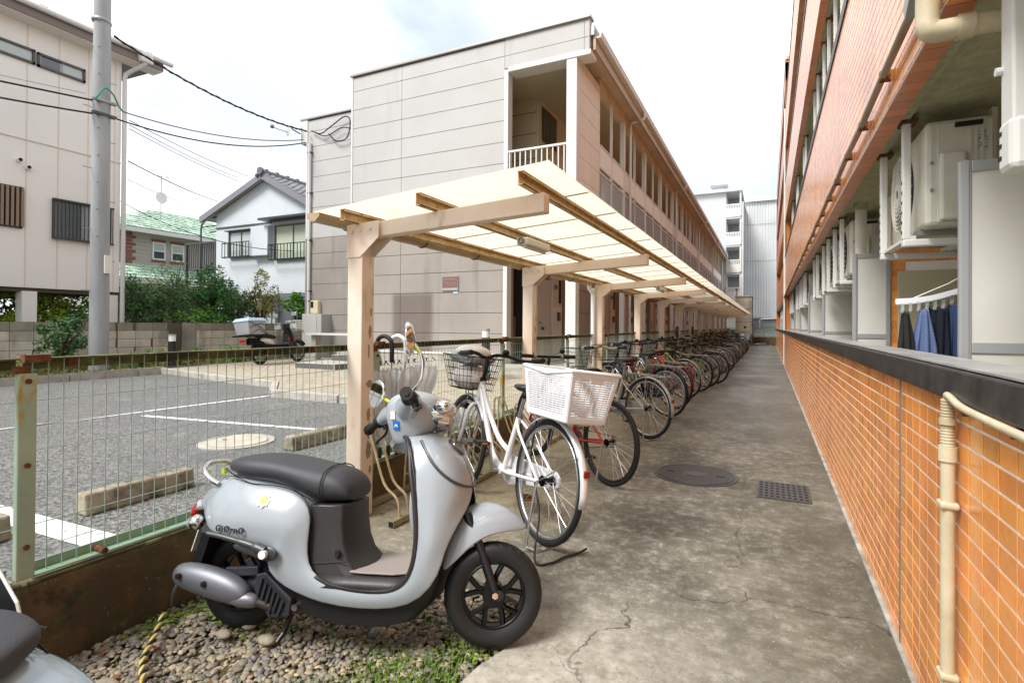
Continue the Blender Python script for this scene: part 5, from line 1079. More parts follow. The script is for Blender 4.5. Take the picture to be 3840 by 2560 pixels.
# ---------------- scooter ----------------
m_body=M('pale_grey_blue_paint','#9ba2a7',.24,coat=.5,spec=.5)
m_seat=M('black_seat_vinyl','#36363a',.5,bump=.25,bscale=260)
m_darkp=M('dark_brown_plastic','#2f2b2b',.45,bump=.15,bscale=200)
m_mat=M('taupe_floor_mat','#958b84',.75,bump=.3,bscale=200)
m_muf=M('silver_grey_cover','#74767c',.42,metal=.45,bump=.1,bscale=300)
m_redd=M('dark_red_lens','#7d1214',.2,spec=.7); m_red=M('red_lens','#b3161a',.15,spec=.8); m_amber=M('amber_lens','#c46a18',.2,spec=.8)
m_yel=M('fluorescent_yellow','#c8e021',.5); m_mirror=M('mirror_glass','#e8ecee',.03,metal=1)
def wheel_scooter(par,c,front=True,ang=0,R_=.205):
    ax=(-math.sin(ang),math.cos(ang),0)
    ty=MB()
    n=56; rings=[]; c=np.array(c,float); u=np.array([math.cos(ang),math.sin(ang),0]); v=np.array([0,0,1.]); a_=np.array(ax)
    prof=[(.128,-.028),(.150,-.040),(.175,-.044),(.192,-.037),(.202,-.022),(.205,0),(.202,.022),(.192,.037),(.175,.044),(.150,.040),(.128,.028)]
    for i in range(n+1):
        t=2*math.pi*i/n; d=math.cos(t)*u+math.sin(t)*v; rings.append([c+d*r_*R_/.205+a_*y for r_,y in prof])
    T_=ty.loft(rings,True,False).obj('tyre',m_black,par,smooth=50)
    tr=MB()
    for i in range(30):
        t=2*math.pi*i/30; d=math.cos(t)*u+math.sin(t)*v; e=-math.sin(t)*u+math.cos(t)*v
        for s_ in (-1,1): tr.tube([c+d*.2035+a_*s_*.008+e*.006,c+d*.199+a_*s_*.026-e*.006,c+d*.190+a_*s_*.037-e*.016],.0022,4)
    tr.obj('tread_groove',m_acd,T_)
    w_=MB()
    for s_ in (-.026,.026): w_.ring(c+a_*s_,ax,.126,.007,48,8)
    w_.loft([[c+(math.cos(t)*u+math.sin(t)*v)*.122+a_*y for t in [2*math.pi*i/40 for i in range(40)]] for y in (-.026,.026)],True,False)
    for i in range(5):
        t=2*math.pi*i/5+.3
        for dt in (-.2,.2):
            d0=math.cos(t+dt*.6)*u+math.sin(t+dt*.6)*v; d1=math.cos(t+dt*1.5)*u+math.sin(t+dt*1.5)*v
            w_.tube([c+d0*.03-a_*.012,c+d0*.07-a_*.016,c+d1*.124-a_*.016],.0115,6)
    w_.cyl(c-a_*.035,c+a_*.035,.048,n=20)
    w_.obj('alloy_rim',m_blackm,par,smooth=50)
def make_scooter(name,label,paint,full=True,writing=True):
    t=T(name,label,'scooter',local=True)
    # --- front assembly, turned to the left
    SA=.36; pv=np.array([1.02,0,.45])
    def st(p):   # turn about the steering axis (leaning back)
        p=np.array(p,float); ax=np.array([-.42,0,.91]); ax/=np.linalg.norm(ax); o=np.array([1.10,0,.35]); q=p-o; c_,s_=math.cos(SA),math.sin(SA)
        return o+q*c_+np.cross(ax,q)*s_+ax*(ax@q)*(1-c_)
    wheel_scooter(t,(1.18,0,.205),True,SA*.9)
    wheel_scooter(t,(0,0,.205),False,0)
    # --- side strip: leg shield, floor edge and rear cowl in one pressed surface per side
    inn=[(.800,.850,-.06),(.835,.835,-.10),(.86,.79,-.135),(.885,.70,-.18),(.91,.60,-.20),(.922,.50,-.207),(.92,.42,-.207),(.905,.345,-.205),(.87,.285,-.20),(.80,.250,-.195),(.68,.245,-.192),(.554,.258,-.188),(.475,.285,-.185),(.425,.335,-.18),(.418,.42,-.176),(.428,.50,-.172),(.412,.56,-.165),(.365,.605,-.160),(.29,.632,-.155),(.20,.643,-.152),(.11,.648,-.148),(.04,.668,-.135),(-.04,.672,-.10),(-.12,.625,-.06)]
    out=[(.905,.868,0),(.965,.852,0),(1.045,.780,0),(1.085,.69,0),(1.100,.61,-.002),(1.090,.55,-.075),(1.055,.475,-.145),(1.022,.40,-.172),(1.008,.32,-.183),(.935,.222,-.183),(.82,.178,-.182),(.667,.171,-.182),(.50,.182,-.182),(.37,.222,-.186),(.285,.262,-.192),(.225,.337,-.200),(.30,.385,-.205),(.22,.405,-.207),(.13,.418,-.206),(.04,.434,-.203),(-.01,.442,-.198),(-.06,.452,-.185),(-.10,.475,-.16),(-.17,.52,-.10)]
    bul=[.02,.05,.06,.055,.05,.04,.03,.02,.012,.012,.012,.012,.014,.018,.022,.03,.03,.035,.035,.035,.03,.03,.035,.03]
    for s_ in (1,-1):
        rows=[]
        for (a,b,bu) in zip(inn,out,bul):
            a=np.array(a);b=np.array(b); r_=[]
            for k in range(9):
                q=k/8; p=a+(b-a)*q
                nx=(1.0 if a[1]>.55 and a[0]>.7 else 0.0); ny=-1.0
                nn=np.array([nx*.9,0,ny]); 
                p=p+np.array([nn[0],0,0])*bu*math.sin(math.pi*q)+np.array([0,0,-1.])*bu*math.sin(math.pi*q)*(1-.2*nx)
                r_.append((p[0],p[2]*s_,p[1]))
            rows.append(r_[::s_] if s_==1 else r_)
        # thin folded return along the inner edge
        MB().loft(rows,False,False).obj('side_body',paint,t,smooth=180,solid=-.006 if s_==1 else .006,sub=1)
    # dark edge line behind the shield
    for s_ in (1,-1): MB().tube(bez([(p[0]-.010,p[2]*s_*.985,p[1]) for p in inn[:13]],3),.010,6).obj('edge_trim',m_darkp,t,smooth=60)
    for s_ in (1,-1): MB().tube(bez([(p[0],(p[2]-.002)*s_,p[1]+.002) for p in inn[15:]],3),.0022,4).obj('panel_seam',m_acd,t)
    # tail cowl between the sides, under the seat
    def sec(x,zt,zb,hw,n=14,pw=2.6):
        c_=(zt+zb)/2; h=(zt-zb)/2; r=[]
        for k in range(n):
            a=2*math.pi*k/n; ca,sa=math.cos(a),math.sin(a); r.append((x,hw*abs(ca)**(2/pw)*(1 if ca>0 else -1),c_+h*abs(sa)**(2/pw)*(1 if sa>0 else -1)))
        return r
    MB().loft([sec(.42,.60,.40,.15),sec(.25,.665,.42,.165),sec(.08,.69,.44,.165),(sec(-.04,.695,.455,.14)),sec(-.12,.665,.47,.115),sec(-.19,.61,.49,.085),sec(-.235,.57,.515,.055)]).obj('tail_cowl',paint,t,sub=1,smooth=180)
    # seat
    MB().loft([sec(-.085,.735,.695,.05),sec(-.06,.752,.690,.095),sec(.02,.770,.665,.142),sec(.11,.774,.648,.158),sec(.21,.764,.646,.160),sec(.30,.748,.625,.160),sec(.37,.735,.585,.158),sec(.43,.724,.560,.155),sec(.50,.708,.562,.146),sec(.55,.672,.568,.128),sec(.572,.625,.575,.10)]).obj('seat',m_seat,t,sub=2,smooth=180)
    for s_ in (1,-1): MB().tube(bez([(-.06,.105*s_,.708),(.02,.153*s_,.688),(.11,.167*s_,.672),(.21,.169*s_,.668),(.30,.168*s_,.648),(.37,.165*s_,.610),(.425,.160*s_,.583)],6),.0035,5).obj('seat_piping',m_blackp,t)
    MB().tube(bez([(.45,-.158,.60),(.452,-.155,.66),(.455,-.12,.705),(.455,0,.724),(.455,.12,.705),(.452,.155,.66)],6),.003,5).obj('seat_seam',m_blackp,t)
    # luggage box front under the seat
    def rs(z,xf,xb,hw): return [(xb,-hw,z),(xf-.06,-hw,z),(xf-.015,-hw*.85,z),(xf,-hw*.4,z),(xf,hw*.4,z),(xf-.015,hw*.85,z),(xf-.06,hw,z),(xb,hw,z)]
    MB().loft([rs(.235,.72,.36,.165),rs(.30,.64,.38,.16),rs(.345,.597,.39,.155),rs(.40,.575,.40,.150),rs(.48,.562,.40,.148),rs(.565,.56,.40,.145)]).obj('luggage_box',m_darkp,t,smooth=40,bevel=.006)
    MB().tube([(.597,-.158,.345),(.50,-.159,.335),(.41,-.160,.33)],.0025,4).obj('box_seam',m_acd,t)
    MB().cyl((.54,-.155,.37),(.545,-.142,.37),.016,n=12).obj('keyhole_cover',m_acd,t)
    # floor
    MB().loft([[(x,-.188,.245),(x,-.175,.272),(x,-.13,.288),(x,.13,.288),(x,.175,.272),(x,.188,.245)] for x in (.44,.60,.78,.90)],False,False).obj('floorboard',m_darkp,t,smooth=60,solid=.01)
    MB().prism([(.60,-.150),(.66,-.158),(.80,-.158),(.885,-.12),(.90,0),(.885,.12),(.80,.158),(.66,.158),(.60,.150),(.64,.07),(.65,0),(.64,-.07)],2,.299,.307).obj('floor_mat',m_mat,t,bevel=.003)
    # inner leg shield and glove pocket
    MB().loft([[(.80+.0,-w_,z),(x,-w_*.6,z),(x,w_*.6,z),(.80,w_,z)] if 0 else [(x+.02,-w_,z),(x-.01,-w_*.55,z),(x-.01,w_*.55,z),(x+.02,w_,z)] for (z,x,w_) in ((.28,.885,.19),(.35,.90,.198),(.45,.905,.2),(.60,.895,.195),(.72,.87,.175),(.80,.84,.14),(.85,.80,.09))],False,False).obj('inner_shield',m_darkp,t,smooth=60,solid=.008)
    MB().loft([[(.88-d,-w_,z),(.83-d,-w_*.8,z),(.83-d,w_*.8,z),(.88-d,w_,z)] for (z,d,w_) in ((.40,-.03,.10),(.45,.0,.14),(.56,.01,.15),(.66,.0,.14),(.70,-.02,.10))]).obj('glove_box',paint,t,sub=1,smooth=180)
    MB().cyl((.80,0,.78),(.80,0,.86),.075,.06,n=20).obj('neck_cover',m_darkp,t,smooth=60)
    # belly pan and inner mudguard
    MB().loft([[(x,-w_,zt),(x,-w_*.9,zb+.02),(x,-w_*.5,zb),(x,w_*.5,zb),(x,w_*.9,zb+.02),(x,w_,zt)] for x,zt,zb,w_ in ((.28,.22,.15,.12),(.40,.20,.105,.15),(.55,.19,.075,.16),(.75,.19,.08,.165),(.86,.21,.11,.165),(.93,.26,.17,.16),(.975,.36,.26,.15),(.985,.50,.40,.13))]).obj('belly_pan',m_black,t,smooth=50)
    # chrome style line and round emblem on the front
    rt=[(.8865,-.1009,.8323),(.9252,-.1341,.7837),(.9607,-.1487,.7401),(.9953,-.1496,.7049),(1.0299,-.1374,.6756),(1.0596,-.1098,.6549),(1.0823,-.0565,.6396)]
    ln=rt+[(1.0905,0,.635)]+[(a,-b,c) for a,b,c in rt[::-1]]
    MB().tube(bez([(a+.002,b*1.012,c+.001) for a,b,c in ln],5),.0065,6).obj('front_trim_line',m_alud,t,smooth=60)
    def disc(c,n,r,off,mat,nm,sx=1,n_=28,fn=None,par=t):
        c=np.array(c,float); n=np.array(n,float); n/=np.linalg.norm(n); c=c+n*off; u=np.cross((0,0,1.),n); u/=np.linalg.norm(u); v=np.cross(n,u)
        P=[c+u*r*sx*math.cos(a)*(fn(a) if fn else 1)+v*r*math.sin(a)*(fn(a) if fn else 1) for a in [2*math.pi*k/n_ for k in range(n_)]]
        return MB().loft([P,[p-n*.012 for p in P]]).obj(nm,mat,par)
    def rect(c,n,w_,h_,off,mat,nm):
        c=np.array(c,float); n=np.array(n,float); n/=np.linalg.norm(n); c=c+n*off; u=np.cross((0,0,1.),n); u/=np.linalg.norm(u); v=np.cross(n,u)
        P=[c+u*a*w_/2+v*b*h_/2 for a,b in ((-1,-1),(1,-1),(1,1),(-1,1))]
        return MB().loft([P,[p-n*.006 for p in P]]).obj(nm,mat,t)
    if writing:
        disc((1.014,0,.800),(.74,0,.67),.046,.010,m_alud,'emblem_ring'); disc((1.014,0,.800),(.74,0,.67),.036,.0125,m_chrome,'emblem'); disc((1.014,0,.800),(.74,0,.67),.012,.0135,m_alud,'emblem_mark',.7)
    # front fender (turns with the wheel)
    F=[(.972,.385,.965,.295,.05),(.992,.46,.985,.305,.07),(1.035,.53,1.03,.345,.082),(1.11,.572,1.09,.400,.085),(1.20,.560,1.15,.432,.083),(1.27,.522,1.22,.446,.075),(1.325,.462,1.31,.452,.035)]
    rows=[]
    for (xt,zt,xs,zs,w_) in F:
        r=[]
        for k in range(11):
            a=math.pi*k/10; cc=math.cos(a); ss=math.sin(a)**.7; r.append(tuple(st((xs+(xt-xs)*ss,-w_*cc*(1.0),zs+(zt-zs)*ss))))
        rows.append(r)
    MB().loft(rows,False,False).obj('front_fender',paint,t,sub=1,smooth=180,solid=.005)
    for s_ in (-1,1): MB().tube([st((1.06,s_*.062,.52)),st((1.13,s_*.062,.36)),st((1.18,s_*.060,.22))],[.020,.019,.017],10).cyl(st((1.195,s_*.045,.205)),st((1.195,s_*.078,.205)),.02,n=12).obj('fork_leg',m_blackp,t,smooth=60)
    MB().cyl(st((1.18,-.085,.205)),st((1.18,-.078,.205)),.013,n=6).obj('axle_nut',m_chrome,t)
    # handlebar cowl, headlight
    fd=np.array([math.cos(.42),math.sin(.42),0]); sd=np.array([-fd[1],fd[0],0]); O=np.array([.80,0,0])
    def hp(f,s_,z): return tuple(O+fd*f+sd*s_+np.array([0,0,z]))
    def hs(z,f0,f1,w_,n=16): return [hp((f0+f1)/2+(f1-f0)/2*math.cos(a),w_*math.sin(a),z+.0) for a in [2*math.pi*k/n for k in range(n)]]
    MB().loft([hs(.80,-.075,.07,.060),hs(.84,-.085,.085,.068),hs(.89,-.105,.125,.085),hs(.94,-.118,.155,.102),hs(.985,-.118,.160,.106),hs(1.02,-.10,.135,.095),hs(1.045,-.05,.075,.06),hs(1.052,-.01,.03,.02)]).obj('handlebar_cowl',paint,t,sub=1,smooth=180)
    MB().cyl(hp(.12,0,.94),hp(.168,0,.932),.080,.074,n=28).obj('headlight_bezel',m_chrome,t,smooth=50); MB().ball(hp(.158,0,.932),.066,(1,1,1),20,12).obj('headlight',m_clearp,t,smooth=180)
    MB().ball(hp(.115,0,.955),.092,(1,1,.70),22,12).obj('chrome_visor',m_chrome,t,smooth=180)
    for s_ in (-1,1):
        MB().ball(hp(.135,s_*.135,.975),.036,(1,1,.9),16,10).obj('indicator',m_chrome,t,smooth=180); MB().ball(hp(.158,s_*.142,.973),.027,(1,1,.95),14,8).obj('indicator_lens',m_clearp,t,smooth=180); MB().tube([hp(.10,s_*.07,.97),hp(.13,s_*.12,.975)],.016,8).obj('indicator_stem',m_blackp,t)
    MB().ball(hp(-.015,0,1.03),.055,(1,1,.35),16,8).obj('speedometer',m_blackp,t,smooth=180)
    # grips, levers, switches: right end near, left end far and lower
    GR=[(.895,-.292,1.028),(.868,-.19,1.012)]; GL=[(.455,.275,.868),(.56,.19,.915)]
    for nm,(a,b),sg in (('r',GR,-1),('l',GL,1)):
        a=np.array(a);b=np.array(b); MB().cyl(a,b,.021,.019,n=18).cyl(a+(a-b)*.05,a+(b-a)*.08,.027,.027,n=18).cyl(a+(a-b)*.10,a+(a-b)*.04,.012,n=12).obj('grip',m_black,t,smooth=60)
        in_=b+(b-a)*.1; MB().tube([b,b+(b-a)*.55,hp(-.02,sg*.07,.975)],[.026,.042,.060],14).obj('bar_shroud',paint,t,smooth=60)
        MB().ball(b+(a-b)*.05,.036,(1,1,.95),16,10).obj('switch_box',m_blackp,t,smooth=180)
        MB().tube(bez([b+np.array([.035,0,-.02]),b+np.array([.055,-.0,-.045])+(a-b)*.4,a+np.array([.045,0,-.062])],6),.0065,6).ball(a+np.array([.045,0,-.064]),.010).obj('brake_lever',m_black,t)
        MB().cyl(b+np.array([.02,0,.0]),b+np.array([.03,0,-.04]),.016,n=14).obj('lever_clamp',m_blackp,t)
    # mirrors
    for pts_,c_,nn_,sg in (([(.875,-.175,1.045),(.915,-.185,1.09),(.922,-.19,1.17),(.90,-.195,1.225),(.872,-.20,1.245)],(.862,-.205,1.262),(-.93,-.22,-.05),-1),([(.66,.215,.955),(.62,.235,.99),(.575,.245,1.01),(.53,.25,1.035)],(.50,.26,1.05),(-.42,-.88,.12),1)):
        MB().tube(bez(pts_,6),.0075,8).obj('mirror_stem',m_chrome,t,smooth=60)
        MB().tube([bez(pts_,6)[-3],bez(pts_,6)[-10]],.0082,8).obj('yellow_tape',m_yel,t,smooth=60)
        c_=np.array(c_); nn_=np.array(nn_); nn_=nn_/np.linalg.norm(nn_); up=np.array([0,0,1.]); u_=np.cross(up,nn_); u_/=np.linalg.norm(u_); v_=np.cross(nn_,u_)
        MB().loft([[c_+nn_*d+u_*r_*.058*math.cos(a)+v_*r_*.074*math.sin(a) for a in [k*2*math.pi/28 for k in range(28)]] for r_,d in ((.25,-.03),(.8,-.02),(1,-.004),(1,.004),(.95,.006))]).obj('mirror_shell',m_chrome,t,smooth=50)
        MB().loft([[c_+nn_*d+u_*r_*.058*math.cos(a)+v_*r_*.074*math.sin(a) for a in [k*2*math.pi/28 for k in range(28)]] for r_,d in ((.93,.0061),(.92,.0068))]).obj('mirror_glass',m_mirror,t)
    # tail: grab rail, lamp, indicators, plate
    if writing: MB().tube(bez([(-.085,-.115,.640),(-.13,-.120,.665),(-.175,-.105,.70),(-.195,-.06,.725),(-.20,0,.73),(-.195,.06,.725),(-.175,.105,.70),(-.13,.12,.665),(-.085,.115,.64)],6),.0115,12).obj('grab_rail',m_chrome,t,smooth=60)
    for y in ((-.075,.045) if writing else ()): MB().box((-.207,y,.668),(-.193,y+.024,.695)).obj('yellow_tape',m_yel,t)
    MB().loft([sec(-.20,.575,.485,.06),sec(-.245,.562,.475,.062),sec(-.285,.53,.468,.05),sec(-.30,.50,.472,.03)]).obj('tail_lamp',m_red,t,sub=1,smooth=180)
    MB().loft([sec(-.185,.60,.470,.070),sec(-.235,.585,.465,.068)]).obj('lamp_surround',m_chrome,t,smooth=60)
    for s_ in (-1,1): MB().ball((-.155,s_*.150,.478),.034,(1,1,1),16,10).obj('rear_indicator',m_chrome,t,smooth=180); MB().ball((-.176,s_*.152,.476),.026,(1,1,1),14,8).obj('indicator_lens',m_clearp,t,smooth=180); MB().cyl((-.145,s_*.11,.478),(-.15,s_*.14,.478),.018,n=10).obj('indicator_stem',m_blackp,t)
    MB().hex([(-.16,-.11,.26),(-.20,-.11,.28),(-.20,.11,.28),(-.16,.11,.26),(-.10,-.11,.46),(-.14,-.11,.47),(-.14,.11,.47),(-.10,.11,.46)]).obj('rear_mudguard',m_blackp,t)
    MB().hex([(-.235,-.08,.335),(-.230,-.08,.335),(-.230,.08,.335),(-.235,.08,.335),(-.205,-.08,.435),(-.200,-.08,.435),(-.200,.08,.435),(-.205,.08,.435)]).obj('number_plate',m_white,t)
    # black wheel arch under the cowl
    MB().loft([[(x,-.165,z),(x,-.15,z+.03),(x,.15,z+.03),(x,.165,z)] for x,z in ((-.11,.44),(0,.41),(.12,.39),(.24,.37),(.30,.30))],False,False).obj('wheel_arch',m_acd,t,solid=.01)
    # folding passenger step with dark housing
    MB().tube(bez([(-.02,-.235,.452),(.05,-.238,.443),(.13,-.240,.428),(.21,-.240,.410),(.265,-.240,.392)],6),[.011]*13+[.014]*6+[.020]*6,10).obj('step_bar',m_alud,t,smooth=60)
    MB().loft([sec(.10,.418,.395,.008),sec(.18,.418,.375,.010),sec(.25,.415,.352,.010),sec(.29,.410,.350,.010),sec(.318,.395,.365,.006)]).obj('step_housing',m_alud,t,smooth=60,sub=1)
    for q in [o for o in bpy.data.objects if o.parent==t and o.name.startswith('step_housing')]: q.location.y=-.232
    MB().cyl((.265,-.262,.382),(.265,-.245,.382),.017,n=18).obj('reflector',m_whitep,t,smooth=50)
    # muffler with cover
    def mu(x,z,h,w_,y=-.165): return [(x,y+w_*math.cos(a),z+h*math.sin(a)) for a in [2*math.pi*k/16 for k in range(16)]]
    MB().loft([mu(-.228,.262,.018,.015),mu(-.215,.262,.042,.035),mu(-.17,.258,.058,.048),mu(-.08,.245,.066,.052),mu(.02,.225,.066,.052),mu(.09,.207,.058,.048),mu(.135,.196,.040,.036),mu(.15,.193,.02,.018)]).obj('exhaust_cover',m_muf,t,smooth=180,sub=1)
    MB().loft([mu(.07,.180,.018,.02,-.18),mu(.10,.178,.030,.03,-.175),mu(.16,.175,.034,.03,-.17),mu(.20,.170,.020,.02,-.165)]).obj('exhaust_joint',m_muf,t,smooth=180,sub=1)
    MB().tube(bez([(.19,-.165,.168),(.24,-.15,.150),(.30,-.13,.135),(.38,-.11,.13)],6),.017,10).obj('exhaust_pipe',M('brown_exhaust','#4b4542',.5,metal=.5) if 'brown_exhaust' not in bpy.data.materials else bpy.data.materials['brown_exhaust'],t,smooth=60)
    for x,z in ((-.165,.268),(-.035,.243)): MB().cyl((x,-.224,z),(x,-.212,z),.012,n=14).obj('screw_recess',m_acd,t); MB().cyl((x+.003,-.226,z),(x+.003,-.22,z),.0065,n=6).obj('screw',m_chrome,t)
    # engine and fan shroud
    m_eng=M('engine_grey','#33343a',.5,metal=.3) if 'engine_grey' not in bpy.data.materials else bpy.data.materials['engine_grey']
    MB().loft([sec(-.05,.25,.16,.09),sec(.05,.28,.15,.11),sec(.18,.29,.13,.13),sec(.30,.26,.12,.12),sec(.36,.21,.12,.10)]).obj('engine_case',m_eng,t,smooth=50)
    MB().prism([(.17,.275),(.215,.285),(.345,.185),(.335,.115),(.24,.105),(.165,.21)],1,-.158,-.12).obj('fan_shroud',m_eng,t,bevel=.006)
    for k in range(6):
        a=np.array([.205+k*.021,-.163,.262-k*.017]); b=a+np.array([-.022,0,-.085 if k<4 else -.06]); MB().bar(b,a,.009,.010,up=(0,1,0)).obj('shroud_fin',m_eng,t)
    MB().prism([(.19,.255),(.215,.265),(.325,.180),(.315,.135),(.255,.128),(.185,.205)],1,-.1592,-.1585).obj('shroud_gap',m_acd,t)
    MB().bar((.0,-.12,.27),(.17,-.13,.285),.03,.04).bar((.16,-.11,.24),(.10,-.12,.33),.03,.03).obj('swing_arm',m_eng,t,bevel=.006)
    MB().tube([(.30,-.06,.12),(.28,-.10,.03),(.265,-.12,.0)],.010,8).tube([(.33,.09,.12),(.31,.20,.02),(.31,.24,.0)],.010,8).obj('stand',m_blackm,t)
    MB().cyl((.355,-.15,.150),(.355,-.11,.150),.014,n=8).obj('pivot_bolt',m_chrome,t)
    if writing:
        # raised chrome lettering on the right rear cowl
        fc=bpy.data.curves.new('name_lettering','FONT'); fc.body='GiOrnO'; fc.size=.037; fc.extrude=.0022; fc.space_character=1.25; fc.resolution_u=3; fc.offset=.0004
        fo=bpy.data.objects.new('name_lettering',fc); COL.objects.link(fo); bpy.context.view_layer.update()
        me=bpy.data.meshes.new_from_object(fo); bpy.data.objects.remove(fo); me.materials.clear(); me.materials.append(M('dark_chrome','#4a4d52',.25,metal=.6))
        lo=bpy.data.objects.new('name_lettering',me); COL.objects.link(lo); lo.parent=t; lo.location=(-.006,-.2095,.4585); lo.rotation_euler=(R(90),R(2.8),R(-5.6))
        sc_,sn=(.2097,-.1897,.5847),(.05,-.86,.5)
        disc(sc_,sn,.030,.004,m_white,'flower_sticker',.95,48,lambda a:1+.13*math.cos(8*a)); disc(sc_,sn,.020,.0052,M('sticker_yellow','#e8d21c',.4),'sticker_centre',.95)
        for dx,dz in ((-.006,.007),(.006,.007)): disc((sc_[0]+dx,sc_[1]+.58*dz,sc_[2]+dz),sn,.0018,.0058,m_acd,'sticker_eye')
        MB().tube([(sc_[0]-.008+.0016*k,sc_[1]-.0055+.58*(-.005-.003*math.sin(k/10*math.pi)),sc_[2]+.0025-.005-.003*math.sin(k/10*math.pi)) for k in range(11)],.0009,4).obj('sticker_smile',m_acd,t)
        rect((.751,-.0904,.9416),(-.31,-.95,-.09),.026,.034,.004,m_white,'warning_sticker'); rect((.752,-.0904,.954),(-.31,-.95,-.09),.026,.007,.005,m_red,'sticker_band')
        rect((.765,-.0842,.898),(-.12,-.96,-.26),.030,.040,.004,M('sticker_blue','#2f6fc4',.35),'blue_sticker')
        for nm_,txt,sz,loc,rot,mt_ in (('sticker_letter','R',.030,(.757,-.0915,.890),(R(75),0,R(-7)),m_white),('maker_lettering','HONDA',.013,(.905,-.028,.866),(R(20),R(10),R(60)),m_alud)):
            fc=bpy.data.curves.new(nm_,'FONT'); fc.body=txt; fc.size=sz; fc.resolution_u=2; fc.extrude=.0006
            fo=bpy.data.objects.new(nm_,fc); COL.objects.link(fo); bpy.context.view_layer.update()
            me=bpy.data.meshes.new_from_object(fo); bpy.data.objects.remove(fo); me.materials.clear(); me.materials.append(mt_)
            lo=bpy.data.objects.new(nm_,me); COL.objects.link(lo); lo.parent=t; lo.location=loc; lo.rotation_euler=rot
    return t
def place_local(t,loc,heading,roll=0,pitch=0,scale=1):
    # heading: angle of local +x from world +X ; roll leans to the left
    t.rotation_mode='XYZ'
    mt=Matrix.Translation(loc)@Matrix.Rotation(heading,4,'Z')@Matrix.Rotation(-pitch,4,'Y')@Matrix.Rotation(-roll,4,'X')@Matrix.Scale(scale,4)
    t.matrix_world=mt
sc1=make_scooter('scooter','pale grey scooter with black seat parked at the lane entrance, side on',m_body)
place_local(sc1,(-2.03895,1.5747,-.0558),.24803,.1583,.0502,.9446)
m_body2=M('silver_blue_paint','#9fb2bd',.2,coat=.6)
sc2=make_scooter('scooter','pale blue scooter cut off at the lower left corner, only its tail and seat showing',m_body2,writing=False)
place_local(sc2,(-1.43,.535,-.08),R(212),.06,0,.93)
bpy.context.view_layer.update()
fp=MB().prism([(-1.75,.52),(-1.64,.515),(-1.535,.545),(-1.565,.60),(-1.66,.66),(-1.75,.68)],1,.615,.625).obj('carrier_panel',m_blackp,sc2); fp.matrix_parent_inverse=sc2.matrix_world.inverted(); fp.location=ORG[fp.name]
fp=MB().tube([(-1.535,.62,.545),(-1.565,.62,.60),(-1.66,.62,.66)],.004,6).obj('white_edge',m_white,sc2); fp.matrix_parent_inverse=sc2.matrix_world.inverted(); fp.location=ORG[fp.name]

